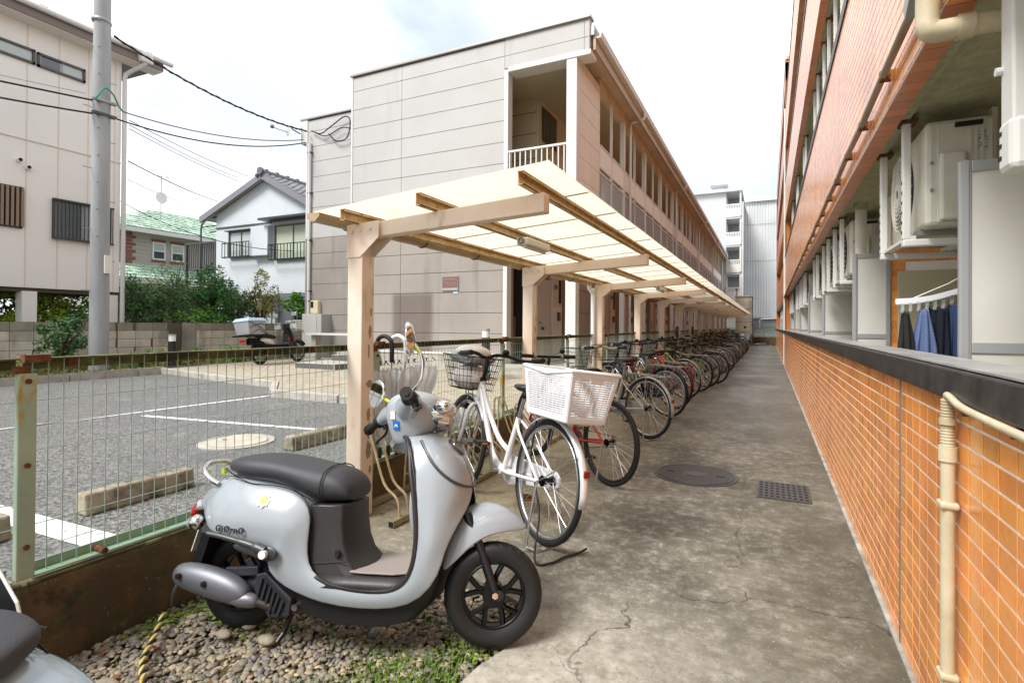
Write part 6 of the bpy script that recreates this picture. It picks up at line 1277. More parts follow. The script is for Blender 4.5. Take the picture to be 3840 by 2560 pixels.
# ---------------- bicycles ----------------
m_tyre=M('bicycle_tyre','#17171a',.6); m_rim=M('alloy_bicycle_rim','#b9bbbc',.22,metal=.85); m_spoke=M('spoke','#c2c4c6',.3,metal=.7)
m_frame=M('frame_paint','#e4e4e4',.25,coat=.3); m_saddle=M('saddle_vinyl','#1a1a1c',.45)
m_parts=M('bike_metal','#a9aaab',.25,metal=.8); m_fend=M('mudguard_paint','#b5b6b6',.25,metal=.6)
m_wirebk=M('basket_wire','#202224',.45); m_barp=M('bar_paint','#1b1b1d',.35)
PR={}
def bike_wheel(R_=.325):
    if 'w' in PR: return
    ty=MB().ring((0,0,0),(0,1,0),R_-.012,.0165,56,8)
    PR['w']=ty
def make_bike(kind='city',fender='full',rack=True,basket='front',saddle_z=.84,stand='double'):
    t=T('bicycle','','bicycle',local=True)
    WB=1.13; R_=.335
    for nm,x in (('rear',0),('front',WB)):
        c=(x,0,R_)
        w=MB().ring(c,(0,1,0),R_-.017,.017,56,8).obj('wheel',m_tyre,t,smooth=180)
        MB().ring(c,(0,1,0),R_-.040,.011,56,8,sq=1.1).obj('rim',m_rim,w,smooth=180)
        sp=MB()
        for i in range(28):
            a=i*2*math.pi/28; s_=1 if i%2 else -1; b_=a+(.5 if i%4<2 else -.5)
            sp.tube([(x+.022*math.cos(b_),s_*.028,R_+.022*math.sin(b_)),(x+(R_-.045)*math.cos(a),0,R_+(R_-.045)*math.sin(a))],.0013,4,cap=False)
        sp.obj('spokes',m_spoke,w); MB().cyl((x,-.045,R_),(x,.045,R_),.018,n=12).cyl((x,-.034,R_),(x,-.030,R_),.03,n=14).cyl((x,.034,R_),(x,.030,R_),.03,n=14).obj('hub',m_parts if nm=='front' else m_blackm,w)
    ht=(.945,0,.80); hb=(1.005,0,.62); bb=(.50,0,.275); st=(.385,0,.62); seat=(.345,0,saddle_z)
    fr=MB(); fr.tube([ht,(.953,0,.77),hb],[.021,.021,.021],12)
    if kind=='city':
        fr.tube(bez([(.965,0,.735),(.80,0,.50),(.66,0,.33),bb],6),.0205,12); fr.tube(bez([(.955,0,.775),(.82,0,.62),(.62,0,.46),(.455,0,.40)],6),.0165,12)
    else:
        fr.tube([(.985,0,.67),bb],.021,12); fr.tube([(.95,0,.76),st],.0165,12)
    fr.tube([bb,st],.0175,12); fr.cyl((bb[0],-.035,bb[2]),(bb[0],.035,bb[2]),.024,n=12)
    for s_ in (-1,1):
        fr.tube([(bb[0]-.01,s_*.015,bb[2]),(.36,s_*.045,.29),(0,s_*.062,R_)],.0105,8); fr.tube([(st[0],s_*.014,st[2]-.01),(.30,s_*.04,.55),(0,s_*.062,R_)],.0085,8)
    fr.obj('frame',m_frame,t,smooth=60)
    fk=MB()
    for s_ in (-1,1): fk.tube(bez([(1.008,s_*.02,.63),(1.025,s_*.048,.58),(1.065,s_*.052,.47),(1.10,s_*.054,.385),(WB,s_*.054,R_)],5),[.015]*10+[.012]*10+[.009],10)
    fk.obj('fork',m_frame,t,smooth=60)
    MB().tube([(.945,0,.80),(.925,0,.875),(.915,0,.93),(.93,0,.955)],.0135,10).cyl((.951,0,.79),(.947,0,.815),.024,n=14).obj('stem',m_barp,t,smooth=60)
    if kind=='city':
        hbp=[(.62,.27,.985),(.72,.275,.975),(.83,.245,.965),(.90,.16,.985),(.945,.08,.985),(.95,0,.96),(.945,-.08,.985),(.90,-.16,.985),(.83,-.245,.965),(.72,-.275,.975),(.62,-.27,.985)]
        gp_=[((.74,.275,.974),(.61,.27,.986)),((.74,-.275,.974),(.61,-.27,.986))]
    else:
        hbp=[(.93,.29,.96),(.95,.12,.955),(.95,0,.955),(.95,-.12,.955),(.93,-.29,.96)]; gp_=[((.935,.18,.957),(.925,.30,.96)),((.935,-.18,.957),(.925,-.30,.96))]
    MB().tube(bez(hbp,5),.0125,10).obj('handlebar',m_barp,t,smooth=60)
    for a,b in gp_:
        MB().cyl(a,b,.0175,n=12).obj('grip',m_black,t,smooth=60); a=np.array(a);b=np.array(b); MB().tube(bez([a+(a-b)*.12+np.array([0,0,-.012]),a+(b-a)*.3+np.array([.0,0,-.055]),b+np.array([0,0,-.06])],5),.0055,6).cyl(a+(a-b)*.1,a+(a-b)*.35,.019,n=10).obj('brake_lever',m_parts,t)
    MB().ball((.90,-.13,1.012),.027,(1,1,.8),14,8).obj('bell',m_barp,t,smooth=180)
    for k_,(yy,e) in enumerate(((.12,(1.02,.02,.6)),(-.12,(1.0,-.02,.70)))): MB().tube(bez([(.84,yy*1.7,.955),(.98,yy*1.2,.99),(1.06,yy*.5,.88),e],6),.0028,5).obj('cable',m_black,t)
    # saddle
    def ss(x,hw,zt,zb): return [(x,hw*math.cos(a),(zt+zb)/2+(zt-zb)/2*math.sin(a)) for a in [2*math.pi*k/12 for k in range(12)]]
    z=saddle_z
    MB().loft([ss(.215,.06,z+.035,z-.005),ss(.235,.095,z+.045,z-.015),ss(.29,.105,z+.040,z-.02),ss(.35,.075,z+.030,z-.015),ss(.42,.032,z+.028,z-.01),ss(.475,.018,z+.022,z-.005)]).obj('saddle',m_saddle,t,sub=1,smooth=180)
    MB().tube([st,(.335,0,z-.02)],.0135,10).obj('seat_post',m_parts,t,smooth=60); MB().cyl((.29,-.05,z-.04),(.29,.05,z-.04),.012,n=8).ring((.27,.04,z-.03),(0,0,1),.016,.006,12,5).ring((.27,-.04,z-.03),(0,0,1),.016,.006,12,5).obj('saddle_springs',m_black,t)
    # crank, chain case, pedals
    MB().cyl((.50,-.055,.275),(.50,-.05,.275),.085,n=24).obj('chainring',m_parts,t)
    if fender=='full': MB().loft([[(x,-.062,z_) for x,z_ in ((.60,.275),(.57,.345),(.50,.370),(.30,.375),(.0,.385),(-.05,.36),(-.05,.31),(0,.285),(.30,.235),(.50,.185),(.57,.205))],[(x,-.042,z_) for x,z_ in ((.60,.275),(.57,.345),(.50,.370),(.30,.375),(.0,.385),(-.05,.36),(-.05,.31),(0,.285),(.30,.235),(.50,.185),(.57,.205))]]).obj('chain_case',m_fend,t,bevel=.004)
    else: MB().tube([(.50,-.055,.36),(0,-.055,.375)],.004,5).tube([(.50,-.055,.19),(0,-.055,.295)],.004,5).obj('chain',m_blackm,t)
    MB().bar((.50,-.085,.275),(.43,-.085,.12),.014,.022).bar((.50,.085,.275),(.57,.085,.43),.014,.022).cyl((.50,-.09,.275),(.50,.09,.275),.011,n=8).obj('crank',m_parts,t)
    for s_,x,z_ in ((-1,.43,.12),(1,.57,.43)): p_=MB().box((x-.04,s_*.10,z_-.012),(x+.04,s_*.185,z_+.012)).obj('pedal',m_black,t,bevel=.004); MB().box((x-.041,s_*.12,z_-.006),(x+.041,s_*.16,z_+.006)).obj('reflector',m_amber,p_)
    if fender:
        for x,a0,a1 in ((0,-.15 if fender=='full' else .2,2.75),(WB,.55,2.55)):
            rows=[]
            for k in range(17):
                a=a0+(a1-a0)*k/16; a=math.pi-a if x==0 else a
                rows.append([(x+(R_+.018-.014*abs(q)**2)*math.cos(a),q*.024,R_+(R_+.018-.014*abs(q)**2)*math.sin(a)) for q in (-1,-.5,0,.5,1)])
            MB().loft(rows,False,False).obj('mudguard',m_fend,t,smooth=180,solid=.0015)
        st_=MB()
        for s_ in (-1,1): st_.tube([(0,s_*.055,R_),(-.30,s_*.03,R_+.19)],.003,5); st_.tube([(WB,s_*.05,R_),(WB-.20,s_*.03,R_+.29)],.003,5)
        st_.obj('mudguard_stay',m_parts,t)
        MB().box((-.352,-.016,.435),(-.337,.016,.47)).obj('rear_reflector',m_redd,t,bevel=.004)
    if rack:
        r_=MB(); 
        for y in (-.06,.06): r_.tube(bez([(.30,y,.70),(.15,y,.705),(-.20,y,.70),(-.28,y*.8,.70)],4),.0055,6)
        for x in (.22,.08,-.06,-.20): r_.tube([(x,-.06,.702),(x,.06,.702)],.004,5)
        for y in (-.06,.06): r_.tube([(-.02,y,.70),(0,y*1.05,R_)],.005,6); r_.tube([(-.18,y,.70),(0,y*1.05,R_)],.005,6)
        r_.obj('rear_rack',m_parts,t)
    if stand=='double':
        s2=MB()
        for s_ in (-1,1): s2.tube(bez([(0,s_*.065,R_),(-.015,s_*.09,.20),(-.05,s_*.12,.03),(-.06,s_*.12,.004)],4),.0075,6)
        s2.tube([(-.06,-.12,.006),(-.10,-.10,.004),(-.10,.10,.004),(-.06,.12,.006)],.006,6); s2.obj('stand',m_parts,t)
    else: MB().tube([(0,.07,R_),(-.04,.16,.02)],.008,6).obj('stand',m_parts,t)
    if basket=='front':
        b=MB(); x0,x1,X0,X1,z0,z1=1.045,1.25,1.02,1.33,.72,.955; w0,w1=.13,.18
        def bp(u,v,h):  # u along, v across -1..1, h height 0..1
            return ((x0+(x1-x0)*u)*(1-h)+(X0+(X1-X0)*u)*h,(w0*(1-h)+w1*h)*v,z0+(z1-z0)*h)
        for h in (0,.2,.4,.6,.8,1): b.tube([bp(0,-1,h),bp(1,-1,h),bp(1,1,h),bp(0,1,h)],.0022 if h<1 else .0045,4,closed=True)
        for k in range(9): b.tube([bp(k/8,-1,1),bp(k/8,-1,0),bp(k/8,1,0),bp(k/8,1,1)],.0018,4)
        for k in range(11): v=-1+k/5; b.tube([bp(0,v,1),bp(0,v,0),bp(1,v,0),bp(1,v,1)],.0018,4)
        b.obj('front_basket',m_wirebk,t); MB().tube([(1.06,.05,.72),(1.12,.06,.40)],.004,5).tube([(1.06,-.05,.72),(1.12,-.06,.40)],.004,5).bar((.97,0,.74),(1.08,0,.73),.03,.012).obj('basket_bracket',m_parts,t)
    MB().cyl((1.06,.05,.60),(1.13,.05,.60),.025,n=12).obj('lamp',m_barp,t)
    return t
index_kids()
proto_a=make_bike(); proto_b=make_bike(rack=False,basket=None,fender=None,kind='sport',saddle_z=.86,stand='side'); proto_c=make_bike(basket='front',rack=False,fender='full',saddle_z=.80)
index_kids()
def paintset(fr,fe=None,bar=None,bk=None,rim=None,sd=None):
    def g(n_,c,**k): 
        return bpy.data.materials.get(n_) or M(n_,c,**k)
    d={'frame_paint':g('paint_'+fr[1:],fr,rough=.25,coat=.3)}
    if fe: d['mudguard_paint']=g('guard_'+fe[1:],fe,rough=.28,metal=.3)
    if bar: d['bar_paint']=g('bar_'+bar[1:],bar,rough=.3,metal=.5)
    if bk: d['basket_wire']=g('wire_'+bk[1:],bk,rough=.45,metal=.3)
    if rim: d['alloy_bicycle_rim']=g('rim_'+rim[1:],rim,rough=.4)
    if sd: d['saddle_vinyl']=g('sad_'+sd[1:],sd,rough=.5)
    return d
GB='bicycles parked under the shelter'
def put_bike(proto,x,y,ang,label,pal,lean=.04,first=False,scale=1):
    o=copy_tree(proto,swap=pal); o['label']=label; o['category']='bicycle'; o['group']=GB
    # heading: mostly toward the fence (-X), swung toward +Y by ang
    place_local(o,(x,y,0),math.pi-ang,lean,0,scale); return o
wb=put_bike(proto_c,-1.178,2.839,R(35.94),'white city bicycle with a big white slotted rear basket, nearest the scooter',paintset('#dcdcdc','#dedede','#1a1a1a','#1c1c1c'),lean=-.1255,scale=1.0536)
rb=put_bike(proto_b,-1.13,4.10,R(35),'red sports bicycle with black tyres right behind the white one',paintset('#b3161a',bar='#1a1a1a',rim='#1a1a1c'),lean=-.05)
fl=[(-1.21,6.0,30,proto_a,('#b9b5ad','#b0b0ae','#b6a88c','#3a4a3c'),'silver bicycle with clear wheel guard and cream handlebar'),
 (-1.25,7.55,30,proto_a,('#1b1b1d','#1c1c1e','#1a1a1a','#22302a'),'black bicycle with black rear rack behind the silver one'),
 (-1.28,8.35,31,proto_a,('#6b1420','#6b1420','#1a1a1a','#23252a'),'maroon bicycle with maroon mudguards'),
 (-1.30,9.6,28,proto_c,('#23272b','#9a9a9a','#1a1a1a','#4a1a20'),'dark bicycle with reddish mesh front basket'),
 (-1.22,10.75,27,proto_a,('#c0481b','#1a1a1a','#1a1a1a',None),'orange framed bicycle with orange rack bar'),
 (-1.16,11.6,27,proto_b,('#a8a44a',None,'#1a1a1a',None),'yellow green sports bicycle beside the orange one'),
 (-1.05,12.45,26,proto_a,('#3a1c20','#2a2022','#9b9b9b','#202020'),'dark brownish red bicycle with bright rim, seventh in the row'),
 (-1.25,13.5,25,proto_a,('#2a2a2a','#8d8d8d','#8f8f8f','#333333'),'black bicycle with silver mudguards, mid row'),
 (-1.2,14.4,28,proto_c,('#8c8f92','#9b9d9f','#8f8f8f','#2e2e2e'),'grey bicycle with brown looking saddle, mid row')]
lab2=['navy','silver','black','cream','dark green','black','brown','silver grey','dark blue','black','dark red','grey','black','bright blue']
cl2=['#1d2740','#a6a6a4','#191919','#b7ab8c','#1f3b2b','#151515','#4a2f22','#8c8f93','#16264a','#181818','#5a1d1f','#6d6f70','#141414','#27538c']
for i,(x,y,a,p,c_,lb) in enumerate(fl): put_bike(p,x,y,R(a),lb,paintset(c_[0],c_[1],c_[2],c_[3],sd='#5a3a28' if i==8 else None),lean=random.uniform(-.06,.03))
plc=['just beyond the grey one','two beyond the grey one','three beyond the grey one','at the sixth shelter column','past the sixth shelter column','before the seventh shelter column','past the seventh shelter column','at the eighth shelter column','past the eighth shelter column','before the ninth shelter column','past the ninth shelter column','at the tenth shelter column','second from the far end of the row','last standing in the row']
y=15.4
for i in range(14):
    put_bike((proto_a,proto_c,proto_b)[i%3],-1.2+random.uniform(-.12,.12),y,R(random.uniform(12,38)),'distant '+lab2[i]+' bicycle '+plc[i],paintset(cl2[i],cl2[i] if i%2 else '#9a9a9a','#1a1a1a' if i%2 else '#9a9a9a','#262626'),lean=random.uniform(-.09,.05),scale=random.uniform(.92,1.03))
    y+=1.05 if i<8 else 1.25
o=put_bike(proto_a,-1.4,34.5,R(20),'tiny grey bicycle near the cream tank cabin',paintset('#8d8f91','#9a9a9a','#9a9a9a','#262626'))
# child seat backs on two far bicycles
for y,lb in ((13.6,'dark child seat back rising above the bicycles, nearer one'),(16.6,'dark child seat back rising above the bicycles, farther one')):
    t=T('child_seat',lb,'child seat',(-2.0,y,.75)); MB().loft([[(-2.06-.1*k,y+w_*math.cos(a),1.02+.16*k+ (.0)) if 0 else (-2.0-.05*q,y+.14*math.cos(a),1.12+.13*math.sin(a)) for a in [i*math.pi/8 for i in range(16)]] for k,q,w_ in ((0,0,.1),(1,1,.1))]).obj('back_pad',m_saddle,t,bevel=.01); MB().box((-2.2,y-.12,.78),(-2.0,y+.12,.84)).box((-2.03,y-.1,.84),(-2.0,y+.1,1.05)).obj('seat_pan',m_saddle,t)
for pr in (proto_a,proto_b,proto_c):
    for o in [pr]+[c for c in pr.children_recursive]: bpy.data.objects.remove(o,do_unlink=True)
# fallen bicycle handle at the far end
t=T('fallen_bicycle','bicycle lying on its side at the far end of the lane','bicycle',(-.35,39.5,0))
for x,y_ in ((-.9,39.2),(.1,39.9)): w_=MB().ring((x,y_,.08),(.1,.1,1),.32,.018,36,6).obj('wheel',m_tyre,t,smooth=180); MB().ring((x,y_,.085),(.1,.1,1),.30,.010,36,6).obj('rim',m_rim,w_)
MB().tube([(-.9,39.2,.09),(-.4,39.4,.12),(.1,39.9,.09)],.02,6).tube([(-.4,39.4,.12),(-.2,39.9,.12),(.1,39.9,.1)],.02,6).obj('frame',m_rim,t)

# ---- fittings of the white bicycle: rear basket, front bag (placed in its own frame) ----
def in_bike(bike,obj_):
    obj_.matrix_world=bike.matrix_world.copy()
t=T('rear_basket','','basket',local=True); t['label']='big white slotted plastic basket on the rear of the white bicycle'
def rb_(u,v,h):  # u: 0 front 1 rear ; v -1..1 ; h 0..1
    xf=.13-.04*(1-h); xr=-.34+.05*(1-h); w_=.118+.03*h; e=.85 if abs(v)>.99 else 1
    return (xf+(xr-xf)*u,w_*v,.695+.245*h+ .012*math.cos(u*2*math.pi)*h)
def panel(p0,p1,nv,solid_lo,solid_hi,par):
    """horizontal slats between two uprights of a side, p(h) functions"""
    for k in range(nv):
        h0=solid_lo+(solid_hi-solid_lo)*(k+.25)/nv; h1=solid_lo+(solid_hi-solid_lo)*(k+.78)/nv
        a0,b0,a1,b1=np.array(p0(h0)),np.array(p1(h0)),np.array(p0(h1)),np.array(p1(h1)); 
        n_=np.cross(b0-a0,a1-a0); n_=n_/np.linalg.norm(n_)*.0025
        MB().hex([a0-n_,b0-n_,b0+n_,a0+n_,a1-n_,b1-n_,b1+n_,a1+n_]).obj('slat',m_whitep,par)
for (ua,va,ub,vb) in ((0,-1,1,-1),(1,-1,1,1),(1,1,0,1),(0,1,0,-1)):
    P=lambda q,h,ua=ua,va=va,ub=ub,vb=vb: rb_(ua+(ub-ua)*q,va+(vb-va)*q,h)
    for (q0,q1,h0,h1) in ((0,1,0,.10),(0,1,.86,1),(0,.07,.1,.86),(.93,1,.1,.86)):
        a,b,c,d=[np.array(P(*z_)) for z_ in ((q0,h0),(q1,h0),(q1,h1),(q0,h1))]; n_=np.cross(b-a,d-a); n_=n_/np.linalg.norm(n_)*.004
        MB().hex([a-n_,b-n_,b+n_,a+n_,d-n_,c-n_,c+n_,d+n_]).obj('side_panel',m_whitep,t,bevel=.002)
    panel(lambda h:P(.06,h),lambda h:P(.94,h),17,.10,.86,t)
    bars=MB(); nb=9 if va==vb else 6
    for k in range(1,nb):
        q=.06+.88*k/nb; a,b=P(q,.1),P(q,.86); bars.tube([a,b],.0026,4)
    bars.obj('upright_ribs',m_whitep,t)
for (q0,q1) in ((0,1),):
    MB().tube([rb_(0,-1,1),rb_(.5,-1,1),rb_(1,-1,1),rb_(1,1,1),rb_(.5,1,1),rb_(0,1,1)],.011,8,closed=True).obj('rolled_rim',m_whitep,t,smooth=60)
MB().box((-.285,-.115,.688),(.085,.115,.698)).obj('base',m_whitep,t,bevel=.004); MB().box((-.352,-.04,.90),(-.347,.04,.92)).obj('handle_plate',M('plate_shade','#c9c4bd',.4),t)
MB().tube(bez([(-.24,-.04,.74),(-.15,.02,.79),(-.02,.04,.78),(.04,-.04,.76)],5),.04,8).obj('white_bag',M('crumpled_white','#d4d1cc',.7),t,smooth=180)
in_bike(wb,t)
ca_=MB().box((-.26,-.03,.60),(.10,.03,.612)).obj('carrier',m_parts); ca_.parent=wb; ca_.location=(-.1,0,.680)
t=T('shopping_bag','','bag',local=True); t['label']='grey and white bag bulging out of the wire front basket of the white bicycle'
rs=np.random.RandomState(9)
def blob(c,r,sq,seed,nn=20,mm=12,amp=.12):
    rs=np.random.RandomState(seed); ph=rs.uniform(0,6,6); m_=MB(); rings=[]
    for i in range(mm+1):
        th=math.pi*i/mm; q=max(math.sin(th),.03)
        rings.append([(c[0]+r*sq[0]*q*math.cos(f)*(1+amp*math.sin(3*f+ph[0]+th*2)+amp*.6*math.sin(7*f+ph[1]-th*3)),c[1]+r*sq[1]*q*math.sin(f)*(1+amp*math.sin(4*f+ph[2])),c[2]+r*sq[2]*math.cos(th)*(1+amp*.5*math.sin(5*f+ph[3]))) for f in [2*math.pi*j/nn for j in range(nn)]])
    return m_.loft(rings[::-1],True,True)
blob((1.18,0,.80),.15,(.95,.95,.62),1).obj('white_bag',M('white_bag_cloth','#e2e0dc',.7),t,smooth=180)
blob((1.18,0,.945),.16,(1.0,1.05,.35),2,amp=.07).obj('grey_cover',M('grey_bag_cover','#a4a6a9',.55),t,smooth=180)
blob((1.17,-.0,.985),.14,(.9,.95,.42),3,amp=.06).obj('pale_bag_top',bpy.data.materials['white_bag_cloth'],t,smooth=180)
in_bike(wb,t)
# clear wheel guard of the silver bicycle
# ---- bicycle rack ----
RK=T('bicycle_rack','cream steel bicycle rack with looped holders beside the first column','bicycle rack',(-2.25,2.9,0))
for x,ya in ((-2.08,2.63),(-2.44,2.80)):
    b=MB(); yb=36
    b.box((x-.022,ya,.004),(x+.022,yb,.045)).obj('base_rail',M('rack_steel','#a59f8c',.55,metal=.3,col2='#8b7f62',scale=6) if 'rack_steel' not in bpy.data.materials else bpy.data.materials['rack_steel'],RK,bevel=.004); MB().box((x-.017,ya-.001,.009),(x+.017,ya+.003,.04)).obj('rail_opening',m_acd,RK)
m_rk=M('rack_tube','#b7a98a',.5,col2='#9c8658',scale=9)
y=2.72; k=0
while y<34:
    hi=.52 if k%2==0 else .40
    for dx in (0,.09):
        MB().tube(bez([(-2.08,y+dx,.03),(-2.10,y+dx-.005,.15),(-2.20,y+dx-.01,.24),(-2.30,y+dx,hi-.04),(-2.345,y+dx,hi+.03),(-2.375,y+dx,hi),(-2.38,y+dx,.3),(-2.40,y+dx,.04)],4),.0085,6).obj('holder',m_rk,RK,smooth=60)
    MB().tube([(-2.38,y,.16),(-2.38,y+.09,.16)],.006,5).obj('tie_bar',m_rk,RK)
    for x in (-2.08,): MB().cyl((x,y+.13,.045),(x,y+.13,.052),.012,n=6).obj('bolt',m_rust,RK)
    y+=.46 if k<12 else .92; k+=1
# ---- umbrellas hung on the fence ----
UL=['clear vinyl umbrella with black hooked handle hung on the fence behind the column','clear vinyl umbrella with white hooked handle next to the black handled one','open hanging translucent umbrella folds right of the two handles','milky translucent umbrella closest to the beige column']
for i,(y,wd,x,hm,tilt) in enumerate(((3.00,.10,-2.40,m_black,.03),(3.05,.12,-2.37,m_whitep,.10),(3.12,.17,-2.38,m_whitep,.26),(2.92,.11,-2.41,m_black,-.03))):
    t=T('umbrella',UL[i],'umbrella',(x,y,.4),group='umbrellas hung on the fence')
    n=40; rows=[]
    for j in range(15):
        v=j/14; r_=wd*(math.sin(min(1,v*1.15)*math.pi*.5)**.8)*(1-.25*max(0,v-.85)/.15)+.008; zz=.40+.55*v
        rows.append([(x+r_*.45*math.cos(a)*(1+.35*math.sin(9*a+v*4)),y+tilt*v+r_*math.sin(a)*(1+.30*math.sin(8*a+v*3)),zz-.03*abs(math.sin(5*a))*(v>.9)) for a in [2*math.pi*k/n for k in range(n)]])
    MB().loft(rows,True,False).obj('canopy',m_vinyl,t,smooth=180)
    MB().tube([(x,y,.34),(x,y+tilt*.5,.7),(x,y+tilt,1.0)],.006,6).obj('shaft',m_steel,t); MB().cyl((x,y,.33),(x,y,.40),.012,.016,n=8).obj('ferrule',m_black,t)
    if i<2: MB().tube(bez([(x,y+tilt,.98),(x,y+tilt,1.10),(x-.02,y+tilt,1.145),(x-.07,y+tilt,1.165),(x-.12,y+tilt,1.145),(x-.135,y+tilt,1.09)],5),.0155,10).obj('handle',hm,t,smooth=60)
    for k in range(5): MB().tube([(x+.02*math.cos(k),y+tilt+wd*.8*math.cos(k*1.3),.97),(x,y+tilt+wd*.7*math.cos(k*1.3),.995)],.0035,5).obj('rib_tip',m_black,t)
# ---- locks, straps, cable on the ground ----
MB().tube(bez([(-1.28,3.02,.66),(-1.30,2.98,.45),(-1.22,2.87,.30),(-1.16,2.78,.18),(-1.10,2.58,.02),(-1.02,2.60,.012),(-.98,2.70,.012),(-.93,2.78,.012),(-.90,2.84,.02)],8),.0062,6).obj('elastic_strap',m_black,label='black elastic strap trailing from the white basket to the ground',cat='strap',smooth=180)
cd_=MB().tube(bez([(-2.13,3.60,.93),(-2.15,3.64,.7),(-2.09,3.58,.5),(-2.06,3.60,.36)],6),.004,6).obj('cord',m_black); cd_.parent=wb; cd_.matrix_parent_inverse=wb.matrix_world.inverted()

# ---- delivery moped by the block wall ----
t=T('moped','','moped',local=True); t['label']='white and black delivery moped with strapped crate by the block wall'
for x in (0,1.2):
    w=MB().ring((x,0,.27),(0,1,0),.235,.038,36,8).obj('tyre',m_black,t,smooth=180); MB().ring((x,0,.27),(0,1,0),.19,.014,30,6).cyl((x,-.05,.27),(x,.05,.27),.05,n=12).obj('rim',m_rim,t)
    sp=MB()
    for i in range(14): a=i*math.pi/7; sp.tube([(x+.04*math.cos(a),0,.27+.04*math.sin(a)),(x+.19*math.cos(a),0,.27+.19*math.sin(a))],.004,4)
    sp.obj('spokes',m_rim,t)
def sec2(x,zt,zb,hw,n=12): return [(x,hw*math.cos(a),(zt+zb)/2+(zt-zb)/2*math.sin(a)) for a in [2*math.pi*k/n for k in range(n)]]
MB().loft([sec2(-.1,.62,.55,.08),sec2(.05,.64,.50,.14),sec2(.25,.62,.46,.145),sec2(.42,.54,.40,.12)]).obj('side_cover',m_white,t,sub=1,smooth=180)
MB().loft([sec2(-.1,.72,.62,.11),sec2(.1,.76,.63,.13),sec2(.35,.72,.60,.12),sec2(.5,.66,.58,.08)]).obj('seat',m_saddle,t,sub=1,smooth=180)
MB().loft([[(x,-w_,z),(x+.05,0,z),(x,w_,z)] for z,x,w_ in ((.30,.86,.16),(.5,.92,.19),(.7,.93,.15),(.86,.90,.09))],False,False).obj('leg_shield',m_blackp,t,solid=.02)
MB().box((-.15,-.1,.25),(.85,.1,.46)).box((-.3,-.09,.46),(.1,.09,.62)).obj('engine',m_blackm,t,bevel=.03); MB().tube([(.45,-.12,.22),(.1,-.13,.20),(-.3,-.13,.26)],[.02,.035,.04],10).obj('exhaust',m_parts,t)
MB().tube([(.92,0,.85),(1.05,0,.6),(1.2,.06,.27)],.025,8).tube([(1.05,0,.6),(1.2,-.06,.27)],.025,8).obj('fork',m_blackp,t); MB().loft([[(1.2+.30*math.cos(a),y_,.27+.30*math.sin(a)) for y_ in (-.06,0,.06)] for a in [.5+k*.2 for k in range(12)]],False,False).obj('front_fender',m_blackp,t,solid=.01)
MB().box((.86,-.1,.84),(1.0,.1,.98)).obj('headset',m_blackp,t,bevel=.03); MB().tube([(.84,-.33,.98),(.9,0,.96),(.84,.33,.98)],.014,8).obj('handlebar',m_blackp,t)
MB().box((.95,-.15,.50),(1.0,.15,.62)).obj('red_panel',m_red,t)
for s_ in (-1,1):
    MB().tube([(.86,s_*.2,.98),(.87,s_*.26,1.12)],.007,6).obj('mirror_stem',m_blackp,t); MB().obox((.86,s_*.30,1.18),(.02,0,0),(0,.075,0),(.01,0,.05)).obj('mirror',m_steel,t,bevel=.015); MB().box((.85,s_*.25-.1,.84),(.87,s_*.25+.1,1.0)).obj('hand_guard',m_clearp,t)
bk=MB()
for z in (.80,.86,.92,.98,1.04): bk.tube([(1.05,-.17,z),(1.32,-.17,z),(1.32,.17,z),(1.05,.17,z)],.006,4,closed=True)
for k in range(8): bk.tube([(1.05+k*.0386,-.17,1.04),(1.05+k*.0386,-.17,.80),(1.05+k*.0386,.17,.80),(1.05+k*.0386,.17,1.04)],.004,4); 
for k in range(9): y_=-.17+k*.0425; bk.tube([(1.05,y_,1.04),(1.05,y_,.8),(1.32,y_,.8),(1.32,y_,1.04)],.004,4)
bk.obj('front_basket',m_white,t); MB().box((-.55,-.2,.66),(.05,.2,.69)).tube([(-.5,-.15,.66),(-.1,-.12,.5)],.01,6).obj('carrier',m_blackm,t); MB().box((-.5,-.06,.52),(-.44,.06,.58)).obj('tail_lamp',m_red,t)
place_local(t,(-10.72,8.70,.285),R(95),.10,0,1)
c2=T('storage_crate','','crate',local=True); c2['label']='grey storage crate with pale blue lid strapped on the moped carrier'
MB().hex([(-.44,-.19,.69),(.0,-.19,.69),(.0,.19,.69),(-.44,.19,.69),(-.49,-.23,1.0),(.04,-.23,1.0),(.04,.23,1.0),(-.49,.23,1.0)]).obj('crate_body',M('grey_crate','#a3a5ab',.5),c2,bevel=.02)
MB().hex([(-.51,-.25,1.0),(.06,-.25,1.0),(.06,.25,1.0),(-.51,.25,1.0),(-.45,-.2,1.08),(.0,-.2,1.08),(.0,.2,1.08),(-.45,.2,1.08)]).obj('lid',M('pale_blue_lid','#a9c3d3',.5),c2,bevel=.015)
MB().tube([(-.49,-.255,1.0),(-.2,-.245,.88),(.03,-.255,.72)],.008,5).tube([(-.48,-.25,.84),(-.2,-.25,.94),(.04,-.255,.90)],.008,5).tube([(-.45,-.24,.70),(-.2,-.245,.82),(.02,-.24,.70)],.008,5).obj('strap',m_black,c2)
c2.matrix_world=t.matrix_world.copy()

# ---------------- pebbles, weeds, rope ----------------
bpy.context.view_layer.update()
ico=[]; _t=(1+5**.5)/2
iv=np.array([(-1,_t,0),(1,_t,0),(-1,-_t,0),(1,-_t,0),(0,-1,_t),(0,1,_t),(0,-1,-_t),(0,1,-_t),(_t,0,-1),(_t,0,1),(-_t,0,-1),(-_t,0,1)])/math.sqrt(1+_t*_t)
iF=[(0,11,5),(0,5,1),(0,1,7),(0,7,10),(0,10,11),(1,5,9),(5,11,4),(11,10,2),(10,7,6),(7,1,8),(3,9,4),(3,4,2),(3,2,6),(3,6,8),(3,8,9),(4,9,5),(2,4,11),(6,2,10),(8,6,7),(9,8,1)]
